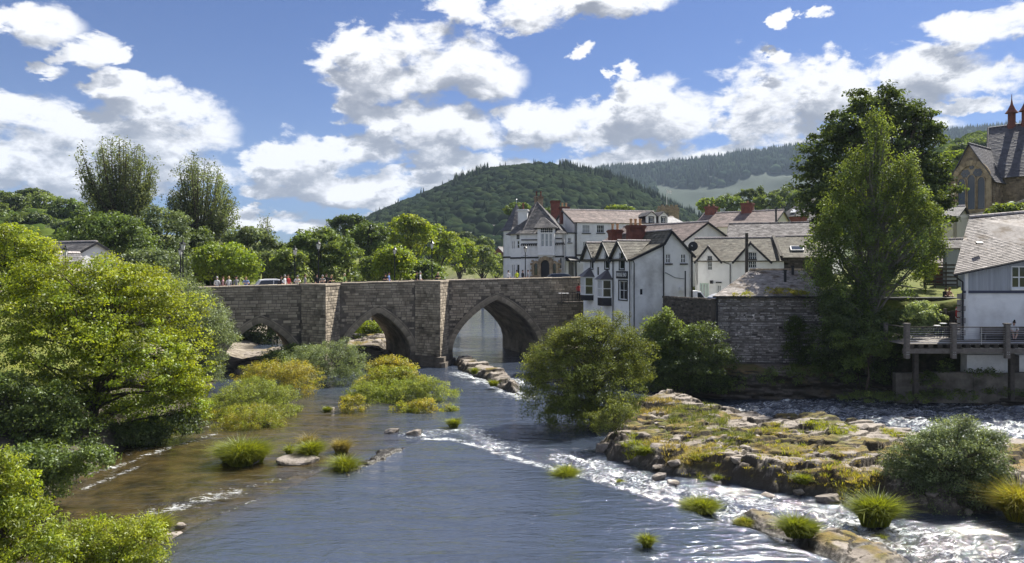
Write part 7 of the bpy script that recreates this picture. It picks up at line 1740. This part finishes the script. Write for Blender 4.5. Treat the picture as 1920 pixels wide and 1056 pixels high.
# behind the town, right
_rt = [(1328, 384, 24, 18, 240, 'fol_bright', .2, 'yellow-green round tree behind the right-hand roofs beside the tower'), (1368, 382, 30, 22, 235, 'fol_mid', .3, 'green tree behind the brick chimneys, second of the row'), (1405, 372, 30, 22, 250, 'fol_dark', .8, 'dark green tree in the middle of the row behind the roofs'),
       (1440, 380, 32, 22, 235, 'fol_mid', .5, 'broad green tree above the long slate roofs'), (1475, 368, 34, 22, 260, 'fol_silver', .1, 'pale tree left of the great maple'), (1505, 372, 30, 26, 240, 'fol_mid', .4, 'green tree partly hidden by the great maple'), (1160, 392, 30, 8, 250, 'fol_bright', .2, 'low yellow-green treetop above the long white hotel'),
       (970, 392, 30, 14, 210, 'fol_mid', .2, 'green tree behind the turret'), (1045, 398, 28, 14, 230, 'fol_mid', .2, 'green treetop between the turret and the long white hotel'), (905, 455, 24, 14, 260, 'fol_mid', .4, 'green tree below the hillside terrace'), (872, 446, 22, 14, 280, 'fol_dark', .5, 'dark tree left of the hillside bungalows')]
for (px, py, rx, ry, D, m_, h_, lb) in _rt: far(px, py, rx, ry, D, m_, lb, h_, leaf=.6, nc=130)
poplar('conifer_tree', 'dark narrow conifer above the slate roofs left of the maple', 250, 1426, 385, [(1418, 380), (1422, 360), (1426, 350), (1430, 362), (1434, 380)], 'fol_dark', leaf=.8, per=16, nb=60)
for (px, py, rx, ry, D, m_, h_, lb) in [(1790, 300, 40, 22, 190, 'fol_bright', .2, 'bright green tree on the hillside left of the church'), (1745, 330, 40, 26, 170, 'fol_bright', .1, 'bright green tree behind the maple near the church'), (1850, 262, 50, 14, 330, 'fol_mid', .3, 'green tree high on the hillside by the church roof'), (1800, 282, 24, 16, 230, 'fol_mid', .5, 'small green tree below the skyline left of the church'), (1895, 398, 40, 10, 66, 'fol_mid', .8, 'leafy bush top between the church and the slate roof')]:
    far(px, py, rx, ry, D, m_, lb, h_, leaf=.4 if D < 100 else .6, nc=200)
# seen through the arches
far(478, 625, 60, 34, 96, 'fol_dark', 'dark bush seen through the left arch', .5, nc=180, leaf=.3, trunk=.12)
far(430, 640, 40, 30, 100, 'fol_mid', 'green bush behind the left arch by the bank', .5, nc=140, leaf=.3, trunk=.1)
far(745, 620, 30, 20, 104, 'fol_dark', 'dark bush behind the middle arch', .4, nc=130, leaf=.3, trunk=.1)
far(690, 618, 34, 14, 96, 'fol_bright', 'yellow-green bush seen through the middle arch', .4, nc=160, leaf=.24, trunk=.06, name='river_bush')
far(668, 640, 14, 10, 90, 'fol_lime', 'small lime bush on the rocks inside the middle arch', .4, nc=50, leaf=.2, trunk=.05, name='river_bush')
# ---------------- left bank, near
tree('alder_tree', 'large yellow-green alder spreading over the left bank', 'tree', 42, [(190, 560, 110, 70, .6, 0), (300, 600, 85, 75, .75, 1), (345, 680, 55, 70, .7, 0), (110, 620, 110, 85, .4, -2), (220, 680, 120, 80, .4, -2), (310, 740, 70, 55, .3, 0), (120, 740, 110, 70, .1, -1), (230, 780, 90, 50, .05, 1), (200, 520, 40, 40, .8, 1), (265, 540, 60, 40, .8, 2), (60, 560, 70, 70, .5, -1), (355, 740, 40, 45, .6, 0), (40, 660, 60, 80, .3, -3), (250, 815, 100, 26, .1, 1), (130, 830, 90, 36, .1, 0), (365, 775, 36, 26, .5, 0)],
     'fol_bright', base=(170, 850), nclump=1700, per=62, crad=.62, leaf=.15, trunk=.3, ntw=90, rough=.2, shell=.75, tlo=.45, thi=1.4, flat=.5)
tree('alder_tree', 'tall yellow-green tree at the far left edge above the cottage', 'tree', 52, [(30, 470, 60, 40, .6), (80, 480, 40, 30, .8), (20, 520, 60, 50, .5), (70, 530, 60, 40, .5), (0, 450, 50, 30, .4), (110, 550, 50, 36, .6)], 'fol_bright', base=(30, 700), nclump=420, per=56, crad=.6, leaf=.17, trunk=.28, ntw=40, rough=.2, flat=.5)
tree('alder_tree', 'dark green low tree under the alder at the left water edge', 'tree', 37, [(60, 800, 70, 50, .2), (130, 820, 60, 40, .1), (20, 760, 60, 60, .3), (20, 850, 70, 40, .3), (95, 770, 60, 50, .2), (60, 870, 80, 36, .1), (150, 850, 50, 24, .1)], 'fol_mid', base=(40, 900), nclump=420, per=60, crad=.5, leaf=.14, trunk=.14, ntw=40)
tree('willow_tree', 'silvery willow overhanging the water left of the bridge', 'tree', 58, [(345, 570, 52, 46, .5), (385, 610, 48, 48, .6), (310, 550, 46, 34, .4), (415, 630, 26, 34, .6), (385, 670, 34, 44, .3), (360, 640, 50, 50, .4), (395, 700, 22, 34, .2)],
     'fol_silver', base=(375, 740), nclump=560, per=60, crad=.6, leaf=.18, asp=.28, trunk=.26, ntw=60, bark='barkgrey', droop=.4)
tree('elder_bush', 'bright green leafy sapling in the bottom left corner', 'bush', 21, [(20, 930, 60, 60, .5), (40, 1000, 70, 60, .4), (0, 880, 40, 40, .6), (70, 1050, 60, 50, .5), (-30, 960, 60, 90, .4)], 'fol_bright', base=(0, 1130), nclump=420, per=46, crad=.3, leaf=.11, asp=.4, trunk=.08, ntw=60, hue=.1)
tree('riverside_bush', 'rounded yellow-green bush at the bottom left water edge', 'bush', 23, [(170, 1025, 70, 45, .5), (230, 1030, 70, 50, .7), (120, 1045, 60, 50, .4), (280, 1010, 36, 30, .8), (200, 1080, 110, 50, .5)], 'fol_bright', base=(200, 1110), nclump=520, per=60, crad=.26, leaf=.075, trunk=.05, ntw=60)
# ---------------- bushes and tufts in the river
tree('river_bush', 'silvery green bushes before the first cutwater', 'bush', 62, [(610, 685, 55, 30, .5), (655, 690, 26, 30, .6), (570, 680, 40, 22, .4), (640, 660, 30, 18, .5), (600, 712, 60, 16, .3)], 'fol_silver', base=(610, 735), z0=.1, nclump=420, per=50, crad=.42, leaf=.13, asp=.35, trunk=.05, ntw=50)
tree('river_bush', 'dark green willow bush under the first pier', 'bush', 66, [(545, 668, 32, 14, .2), (520, 672, 24, 12, .2), (560, 664, 24, 12, .2)], 'fol_mid', base=(540, 690), z0=.5, nclump=150, per=44, crad=.4, leaf=.14, trunk=.05)
tree('river_bush', 'rusty yellow bush behind the olive willow bush', 'bush', 56, [(525, 712, 55, 26, .7), (562, 725, 26, 32, .9), (490, 705, 28, 18, .5), (540, 700, 30, 14, .8)], 'fol_rust', base=(530, 750), z0=.05, nclump=360, per=50, crad=.36, leaf=.12, asp=.35, trunk=.04)
tree('river_bush', 'olive willow bush in the left stream', 'bush', 49, [(470, 760, 62, 34, .4), (430, 772, 34, 26, .4), (520, 768, 32, 30, .5), (475, 740, 36, 20, .5)], 'fol_moss', base=(470, 808), z0=.05, nclump=460, per=54, crad=.34, leaf=.11, asp=.35, trunk=.05, ntw=50)
tree('river_bush', 'low yellow bush before the olive willow bush', 'bush', 45, [(465, 790, 52, 22, .3), (440, 800, 26, 18, .6), (505, 798, 20, 18, .1)], 'fol_rust', base=(465, 826), z0=.05, nclump=260, per=50, crad=.28, leaf=.10, asp=.3, trunk=.03)
tuft(452, 866, 96, 52, 'large lime-green tussock in the left stream', n=6500, lobes=[(0, 0, .8, 1), (-.45, .2, .6, .8), (.5, .1, .6, .9), (.1, -.3, .7, .8)], hue=.45)
tuft(577, 856, 40, 36, 'lime-green tuft on a low rock left of the gravel spit', n=2200, hue=.5)
tuft(541, 850, 14, 22, 'very small lime tuft beside the low rock', n=400, hue=.5)
tuft(645, 888, 42, 44, 'lime-green tuft at the tip of the gravel spit', n=2600, hue=.5, lobes=[(0, 0, .8, 1), (.4, -.8, .5, .7)])
tuft(640, 846, 30, 38, 'straw-coloured grass clump behind the tuft of the gravel spit', 'fol_straw', n=900, name='straw_grass', hue=.3, wid=.01)
tuft(577, 838, 34, 34, 'straw-coloured seeding grass behind the low rock', 'fol_straw', n=700, name='straw_grass', hue=.3, wid=.01)
tuft(745, 868, 12, 12, 'tiny green tuft at the right end of the gravel spit', n=200)
tree('river_bush', 'rusty round bush nearest the second pier', 'bush', 66, [(733, 690, 30, 16, .7), (720, 694, 20, 14, .5), (748, 694, 18, 12, .8)], 'fol_rust', base=(733, 708), z0=.1, nclump=200, per=46, crad=.38, leaf=.13, trunk=.04)
tree('river_bush', 'lime-yellow bush in the middle of the central islet', 'bush', 60, [(735, 722, 46, 24, .3), (700, 735, 30, 20, .4), (765, 730, 30, 22, .4), (735, 706, 30, 14, .3)], 'fol_rust', base=(735, 750), z0=.1, nclump=360, per=50, crad=.36, leaf=.12, trunk=.04)
tree('river_bush', 'broad olive willow bush of the central islet', 'bush', 54, [(745, 755, 50, 30, .3), (700, 765, 40, 24, .4), (790, 750, 34, 28, .5), (822, 755, 34, 30, .6), (760, 738, 30, 16, .4), (672, 756, 24, 20, .6), (690, 742, 26, 20, .5)], 'fol_moss', base=(750, 792), z0=.1, nclump=560, per=54, crad=.34, leaf=.12, asp=.35, trunk=.05, ntw=50)
tree('river_bush', 'yellow and rusty low bush at the front of the central islet', 'bush', 50, [(765, 778, 26, 18, .3), (795, 776, 22, 20, .8), (660, 762, 20, 16, .6), (840, 778, 16, 14, .2)], 'fol_rust', base=(775, 802), z0=.05, nclump=260, per=46, crad=.26, leaf=.1, trunk=.03)
tuft(850, 800, 24, 26, 'small lime tuft at the right end of the central islet', n=900)
tuft(1057, 898, 44, 30, 'low lime-green tuft on the weir left of the rock island', n=2400)
tuft(1311, 962, 52, 36, 'lime-green tuft standing on the weir', n=3200)
tuft(1392, 982, 46, 18, 'flat brownish tuft right of the tuft on the weir', 'fol_rust', n=1600, hue=.4)
tuft(1498, 1002, 66, 44, 'bright green tussock on the mossy ledge', n=4200, lobes=[(-.3, 0, .7, 1), (.4, 0, .7, .8)], z=.4, hue=.3)
tuft(1497, 902, 38, 22, 'bright green tuft on the rock island', n=1500, z=.5, hue=.3)
tuft(1640, 982, 72, 66, 'tall bright green tussock left of the silvery bush', n=5200, z=.1, hue=.25, spread=.22, lobes=[(-.3, 0, .7, .9), (.3, .1, .8, 1)])
tuft(1214, 1022, 18, 34, 'thin yellow tuft on a half-sunk rock near the photo bottom', n=420, z=.35, hue=.6)
tuft(1345, 898, 16, 14, 'tiny lime tuft under the island cliff', n=300, z=.3)
tuft(1163, 905, 14, 12, 'tiny green tuft in the rapids', n=160)
tuft(1654, 1012, 14, 18, 'tiny green tuft below the tall tussock', n=200)
tuft(545, 648, 14, 10, 'small green tuft before the left arch', n=200, z=.8)
tuft(615, 770, 20, 14, 'small green tuft between the river bushes', n=400)
tuft(888, 700, 16, 16, 'small green tuft on the rock reef', n=400, z=.5)
tuft(925, 722, 22, 14, 'yellow-green tuft at the lower end of the rock reef', n=500, z=.3)
tuft(285, 1000, 60, 46, 'yellow grass fringing the bottom left bush', n=2600, hue=.7, z=.6, spread=.3)
tuft(1912, 970, 80, 80, 'tall yellow-brown reeds at the right edge', 'fol_rust', name='reed_clump', cat='reeds', n=5200, hue=.7, z=.1, wid=.014)
# ---------------- centre and right
tree('willow_bush', 'large olive willow bush at the tip of the rock island', 'bush', 46, [(1090, 660, 70, 60, .4, 0), (1040, 700, 56, 56, .5, 0), (1150, 690, 60, 70, .3, 1), (1100, 730, 90, 60, .1, -1), (1010, 730, 34, 40, .3, 0), (1120, 620, 50, 34, .6, 0), (1060, 640, 44, 30, .7, 0), (1180, 660, 44, 44, .4, 1), (1085, 765, 70, 30, .1, -1), (1160, 600, 16, 16, .6, 0), (1000, 690, 24, 26, .8, 0), (1200, 700, 24, 40, .4, 1), (1110, 786, 80, 22, .1, -1), (1050, 772, 60, 24, .1, -1), (1150, 770, 50, 30, .1, -1)],
     'fol_olive', base=(1110, 800), z0=.3, nclump=1300, per=66, crad=.46, leaf=.115, asp=.5, trunk=.14, ntw=110, rough=.3, shell=.7, tlo=.55, thi=1.4)
tree('hazel_bush', 'leafy pale green bush below the white pub wall', 'bush', 55, [(1235, 640, 34, 40, .6), (1265, 660, 34, 46, .5), (1250, 610, 24, 26, .8), (1215, 670, 30, 40, .5), (1290, 650, 26, 34, .3), (1240, 700, 40, 36, .3)], 'fol_mid', base=(1250, 745), z0=1.6, nclump=460, per=56, crad=.5, leaf=.17, trunk=.12, ntw=50)
tree('dark_bush', 'dark green bush against the foot of the rubble stone building', 'bush', 54, [(1320, 650, 36, 42, .4), (1345, 690, 36, 40, .2), (1290, 700, 50, 36, .2), (1250, 715, 40, 30, .2), (1330, 720, 40, 20, .2)], 'fol_dark', base=(1310, 745), z0=1.8, nclump=460, per=54, crad=.5, leaf=.15, trunk=.1)
tree('willow_bush', 'small willow bush with reddish twigs left of the rocks', 'bush', 39.5, [(1150, 785, 36, 26, .4), (1135, 800, 26, 22, .3), (1175, 775, 20, 18, .5), (1115, 790, 16, 16, .4), (1150, 762, 14, 12, .6)], 'fol_olive', base=(1160, 838), z0=.4, nclump=170, per=34, crad=.26, leaf=.1, asp=.4, trunk=.04, ntw=60)
tree('willow_bush', 'large silvery bush on the right of the rock island', 'bush', 30.5, [(1770, 880, 80, 64, .4, 0), (1710, 890, 50, 50, .4, 0), (1840, 870, 50, 56, .4, 0), (1790, 830, 46, 40, .6, 0), (1780, 930, 90, 46, .1, 0), (1860, 920, 40, 50, .2, 0), (1720, 850, 36, 32, .5, 0), (1810, 800, 14, 20, .7, 0), (1680, 880, 24, 30, .4, 0), (1860, 830, 26, 24, .5, 0)],
     'fol_silver', base=(1780, 995), z0=.2, nclump=1200, per=66, crad=.34, leaf=.088, asp=.42, trunk=.09, ntw=110, rough=.3, shell=.65, tlo=.4, thi=1.3)
tree('maple_tree', 'great dark maple towering behind the birch', 'tree', 66, [(1650, 260, 80, 70, .2, 2), (1570, 300, 56, 60, .2, 1), (1720, 280, 50, 60, .2, 3), (1540, 370, 44, 60, .1, 0), (1640, 205, 50, 34, .4, 1), (1700, 230, 40, 34, .3, 2), (1590, 240, 36, 30, .3, 0), (1668, 178, 16, 18, .4, 0), (1750, 340, 40, 50, .3, 2), (1680, 360, 90, 70, .1, 3), (1560, 430, 44, 50, .1, 0), (1765, 400, 26, 40, .3, 2), (1535, 330, 22, 30, .3, 0), (1745, 245, 18, 16, .3, 2)],
     'fol_dark', base=(1660, 560), z0=6.8, nclump=900, per=60, crad=.72, leaf=.25, asp=.75, trunk=.5, ntw=80, rough=.5, shell=.6, flat=.5)
tree('birch_tree', 'tall weeping birch in front of the maple', 'tree', 55, [(1645, 290, 34, 60, .7, 0), (1620, 350, 56, 60, .5, 0), (1690, 370, 46, 60, .6, 0), (1590, 430, 56, 70, .4, 0), (1720, 440, 44, 70, .7, 0), (1650, 440, 70, 80, .2, 0), (1640, 520, 90, 60, .1, 0), (1560, 500, 50, 60, .2, 0), (1725, 390, 30, 40, .8, 0), (1650, 245, 20, 32, .8, 0), (1560, 560, 40, 50, .1, 0), (1610, 590, 50, 60, .0, 0), (1730, 490, 34, 34, .3, 0), (1590, 400, 30, 40, .6, 0), (1745, 420, 26, 34, .8, 0), (1700, 330, 26, 30, .9, 0), (1545, 440, 24, 30, .7, 0), (1610, 300, 22, 24, .8, 0), (1760, 470, 18, 26, .7, 0)],
     'fol_mid', base=(1632, 700), z0=2.2, nclump=1250, per=58, crad=.48, leaf=.15, asp=.6, trunk=.3, ntw=120, rough=.6, shell=.7, flat=1.3, droop=.6, bark='barkgrey', tlo=.4, thi=1.4)
tree('dark_bush', 'dark bushes filling the bank under the birch', 'bush', 52.5, [(1610, 640, 60, 46, .2), (1560, 650, 36, 50, .2), (1660, 650, 40, 40, .2), (1600, 700, 66, 34, .1), (1570, 600, 40, 40, .1), (1660, 605, 36, 26, .1)], 'fol_dark', base=(1610, 750), z0=1.6, nclump=560, per=54, crad=.5, leaf=.15, trunk=.1, hue=.2)
tree('green_bush', 'mid green bush catching light on the shady bank', 'bush', 50.5, [(1625, 655, 30, 20, .3), (1650, 640, 26, 18, .3), (1605, 680, 18, 18, .3), (1575, 640, 12, 18, .3)], 'fol_mid', base=(1625, 710), z0=1.6, nclump=190, per=44, crad=.42, leaf=.15, trunk=.08)
tree('variegated_shrub', 'pale variegated shrub behind the timber deck rail', 'shrub', 54.5, [(1728, 586, 34, 18, .6), (1710, 592, 24, 14, .6), (1745, 600, 24, 16, .6), (1730, 620, 30, 20, .5)], 'fol_silver', base=(1730, 640), z0=3.9, nclump=200, per=44, crad=.32, leaf=.16, trunk=.06, tlo=1.1, thi=1.9)
x_ = None
tree('ivy', 'ivy mass climbing the rubble stone wall', 'climber', 56.3, [(1500, 640, 26, 40, .5, 0), (1490, 610, 16, 18, .4, 0), (1510, 675, 24, 22, .3, 0), (1480, 660, 10, 20, .5, 0)], 'fol_dark', base=(1505, 690), z0=1.9, nclump=240, per=34, crad=.34, leaf=.11, trunk=.03, depth=.14)
tree('bank_undergrowth', 'brambles and ferns along the foot of the stone building', 'undergrowth', 53.6, [(1400, 712, 60, 14, .3), (1460, 705, 50, 14, .4), (1350, 722, 50, 14, .3), (1520, 700, 40, 16, .3), (1590, 730, 40, 14, .3), (1650, 735, 50, 10, .5)], 'fol_mid', base=(1440, 730), z0=2.0, nclump=300, per=40, crad=.34, leaf=.13, trunk=None, tlo=.4, thi=1.0, crown='foliage')
tree('bank_undergrowth', 'mossy bank plants under the timber deck', 'undergrowth', 49.5, [(1700, 745, 50, 8, .5), (1780, 740, 50, 8, .4), (1620, 745, 40, 10, .5), (1740, 715, 24, 16, .2), (1880, 735, 40, 8, .4), (1850, 700, 30, 8, .2), (1770, 690, 16, 14, .1)], 'fol_mid', base=(1740, 750), z0=1.0, nclump=300, per=36, crad=.28, leaf=.11, trunk=None, tlo=.4, thi=1.0, crown='foliage')
tree('garden_bush', 'yellow-green climber on the fence below the maple', 'bush', 66, [(1738, 500, 18, 22, .6), (1730, 515, 16, 14, .6)], 'fol_bright', base=(1735, 530), z0=6.8, nclump=90, per=40, crad=.4, leaf=.16, trunk=.05)
tree('roof_weed', 'yellow weeds growing on the eaves of the stone building', 'plant', 56.8, [(1480, 548, 26, 6, .6), (1455, 546, 14, 7, .8), (1400, 552, 14, 4, .6), (1500, 550, 20, 5, .3), (1380, 553, 8, 3, .5), (1437, 545, 4, 8, .5)], 'fol_rust', base=(1480, 556), z0=7.4, nclump=130, per=24, crad=.2, leaf=.09, trunk=None, crown='foliage')
# dry grass and low growth over the island: nobody could count the blades
def island_cover():
    rs = np.random.RandomState(5); spots = []
    def area(px, py, rx, ry, n, h, mat, hue):
        c = G(px, py, .8); k = c.y / F; Vs, Qs, Ts = [], [], []; off = 0
        for i in range(n):
            a = rs.rand()*6.283; r = math.sqrt(rs.rand()); x = c.x + math.cos(a)*r*rx*k; q = py + math.sin(a)*r*ry; y = G(px, q, .8).y
            if isl_sd(x, y) > -.25: continue
            V, Q, T = grass_blades(int(rs.uniform(20, 60)), .22, .22, h*rs.uniform(.5, 1.2), rs, .8, .010, np.clip(hue + rs.normal(0, .2), 0, 1)); V = V + np.array([x, y, isl_h(x, y)]); Vs.append(V); Qs.append(Q+off); Ts.append(T); off += len(V)
        if Vs: spots.append((np.concatenate(Vs), np.concatenate(Qs), np.concatenate(Ts), mat))
    area(1230, 768, 50, 14, 90, .45, 'fol_straw', .4); area(1300, 785, 60, 18, 110, .45, 'fol_olive', .6); area(1190, 830, 30, 14, 50, .35, 'fol_lime', .4)
    area(1230, 832, 36, 10, 60, .3, 'fol_straw', .7); area(1290, 845, 50, 14, 80, .3, 'fol_straw', .8); area(1330, 850, 60, 10, 60, .28, 'fol_rust', .4); area(1375, 830, 30, 12, 40, .35, 'fol_olive', .4)
    area(1550, 815, 50, 14, 80, .3, 'fol_lime', .8); area(1450, 810, 50, 10, 50, .28, 'fol_rust', .4); area(1600, 905, 50, 20, 60, .3, 'fol_rust', .6); area(1500, 860, 90, 30, 70, .25, 'fol_rust', .3); area(1280, 870, 60, 8, 40, .22, 'fol_lime', .4); area(1400, 850, 140, 40, 160, .2, 'fol_rust', .7); area(1550, 870, 110, 40, 150, .18, 'fol_straw', .6); area(1300, 810, 90, 20, 90, .3, 'fol_olive', .5); area(1700, 880, 60, 30, 50, .2, 'fol_rust', .5); area(1670, 822, 20, 5, 20, .25, 'fol_rust', .3)
    by = {}
    for V, Q, T, m_ in spots: by.setdefault(m_, []).append((V, Q, T))
    nm = {'fol_straw': ('dry_grass', 'straw-coloured dry grass over the rock island'), 'fol_olive': ('low_herbs', 'low olive herbs over the rock island'), 'fol_lime': ('short_grass', 'short bright grass over the rock island'), 'fol_rust': ('moss_growth', 'yellow and brown mossy growth over the rock island')}
    for m_, l in by.items():
        off = 0; Vs, Qs, Ts = [], [], []
        for V, Q, T in l: Vs.append(V); Qs.append(Q+off); Ts.append(T); off += len(V)
        o = link(nm[m_][0], np_mesh(nm[m_][0], np.concatenate(Vs), np.concatenate(Qs), M[m_], np.concatenate(Ts))); setp(o, nm[m_][1], 'ground cover', kind='stuff')
island_cover()
tree('river_bush', 'light olive bush on the crest of the rock island', 'bush', 49.5, [(1300, 778, 36, 16, .5), (1275, 782, 22, 12, .5), (1330, 784, 16, 12, .5)], 'fol_moss', base=(1300, 800), z0=.8, nclump=150, per=40, crad=.3, leaf=.1, asp=.3, trunk=.03)
tree('river_bush', 'small grey-green bush in the middle of the rock island', 'bush', 43, [(1378, 826, 18, 10, .4), (1392, 830, 10, 8, .4)], 'fol_moss', base=(1380, 838), z0=.9, nclump=60, per=34, crad=.22, leaf=.09, asp=.35, trunk=.02)
tuft(1205, 850, 40, 22, 'green grass tuft at the foot of the small willow bush', n=1500, z=.6, hue=.3)
# ---------------- loose rocks
def rock(c, sx, sy, sz, seed, label, group=None, rz=0.0, mat='rock', tilt=.15, name='river_rock'):
    rs = np.random.RandomState(seed); n = 14
    import bmesh
    bm = bmesh.new(); bmesh.ops.create_icosphere(bm, subdivisions=3, radius=1.0)
    pl = [(Vector(rs.normal(size=3)).normalized(), rs.uniform(.5, .8)) for _ in range(n)] + [(Vector((rs.normal(0, .1), rs.normal(0, .1), 1)).normalized(), .42)]
    for v in bm.verts:
        for nn, d in pl:
            k = v.co.dot(nn) - d
            if k > 0: v.co -= nn * k
        v.co += Vector(rs.normal(0, .012, 3))
    for v in bm.verts: v.co = Vector((v.co.x*sx, v.co.y*sy, v.co.z*sz))
    me = bpy.data.meshes.new(name); bm.to_mesh(me); bm.free(); me.materials.append(M[mat])
    a = me.color_attributes.new('tint', 'FLOAT_COLOR', 'POINT'); t = np.ones((len(me.vertices), 4), np.float32); t[:, :3] = rs.uniform(.8, 1.2); a.data.foreach_set('color', t.ravel())
    o = link(name, me, None, c, (rs.normal(0, tilt), rs.normal(0, tilt), rz)); setp(o, label, 'rock', group); return o
def rockpx(px, py, w, h, label, seed, group=None, **kw):
    c = G(px, py, .1); k = c.y / F; return rock((c.x, c.y, .1), w*k/2*1.3, w*k*.45, h*k*.95, seed, label, group, rz=kw.pop('rz', .3), **kw)
for a in [(778, 812, 30, 14, 'grey boulder before the central islet', 1), (735, 808, 26, 10, 'flat brown rock left of the grey boulder', 2), (648, 912, 26, 8, 'pale slab at the tip of the gravel spit', 3), (415, 1017, 28, 8, 'pale flat slab near the bottom left bush', 4),
          (1237, 893, 24, 12, 'grey block in the rapids under the rock island', 5), (1262, 905, 30, 10, 'low grey stone right of the grey block', 6), (1133, 842, 36, 24, 'pale cracked boulder at the left tip of the rock island', 7), (470, 862, 60, 8, 'low pale rock before the large lime tussock', 8), (562, 862, 66, 12, 'low mossy rock under the lime tuft', 9),
          (325, 1005, 44, 12, 'pale rock at the edge of the bottom left bush', 10), (352, 1045, 60, 14, 'long pale rock at the photo bottom left', 11), (620, 765, 20, 5, 'small flat stone in the left stream', 12), (500, 795, 16, 8, 'small dark stone by the low yellow bush', 13), (1555, 935, 50, 16, 'pale rock at the water edge of the rock island', 14),
          (1600, 942, 40, 18, 'cracked rock left of the tall green tussock', 15), (1395, 778, 40, 12, 'smooth wet boulder at the head of the right-hand rapids', 16), (1735, 792, 70, 20, 'smooth brown boulder under the right-hand rapids', 17), (1830, 772, 60, 16, 'dark wet rock at the far right of the rapids', 18), (1895, 838, 80, 14, 'flat pale rocks right of the silvery bush', 19),
          (1246, 1040, 46, 8, 'half-sunk slab near the photo bottom', 20), (1222, 1018, 14, 6, 'small pale stone under the thin yellow tuft', 21), (1585, 760, 60, 12, 'dark wet ledge rock at the foot of the shady bank', 22), (520, 1040, 30, 6, 'narrow pale stone breaking the pool surface', 23), (340, 985, 20, 8, 'small stone beside the bottom left grass', 24)]:
    rockpx(*a, mat='wetrock' if 'dark' in a[4] or 'wet' in a[4] else 'rock')
spit_h, spit_sd = rock_sheet('gravel_spit', gp((640, 892), (665, 878), (700, 856), (750, 846), (790, 846), (748, 866), (700, 888), (665, 902), (650, 915)), .30, 31, 60, .06, 'low rocky spit in the middle of the river', M['island'], .3, .5, rough=.25)
rs_ = np.random.RandomState(77); _n = 0
while _n < 60:
    px, py = rs_.uniform(1130, 1900), rs_.uniform(760, 960); c = G(px, py, .6)
    if isl_sd(c.x, c.y) > -.1 and isl_sd(c.x, c.y) < -2.5: continue
    if isl_sd(c.x, c.y) > .6: continue
    s = rs_.uniform(.14, .55); rock((c.x, c.y, isl_h(c.x, c.y) if isl_sd(c.x, c.y) < .3 else 0), s, s*.7, s*.4, 300 + _n, 'loose angular stone lying on the rock island', 'loose stones on the rock island', rz=rs_.uniform(0, 3), name='loose_stone'); _n += 1

tree('riverside_bush', 'dark leafy bush filling the left water edge below the alder', 'bush', 30, [(70, 870, 60, 30, .2), (125, 876, 44, 22, .2), (25, 890, 50, 40, .3), (170, 862, 36, 18, .2), (95, 890, 46, 26, .2), (60, 920, 56, 30, .3)], 'fol_mid', base=(60, 930), z0=.8, nclump=420, per=56, crad=.42, leaf=.12, trunk=.06)
tree('riverside_bush', 'dark shrub overhanging the left stream below the alder', 'bush', 41, [(250, 820, 60, 22, .2), (330, 800, 50, 24, .2), (190, 838, 50, 18, .1)], 'fol_dark', base=(250, 850), z0=.3, nclump=330, per=52, crad=.45, leaf=.13, trunk=.06)
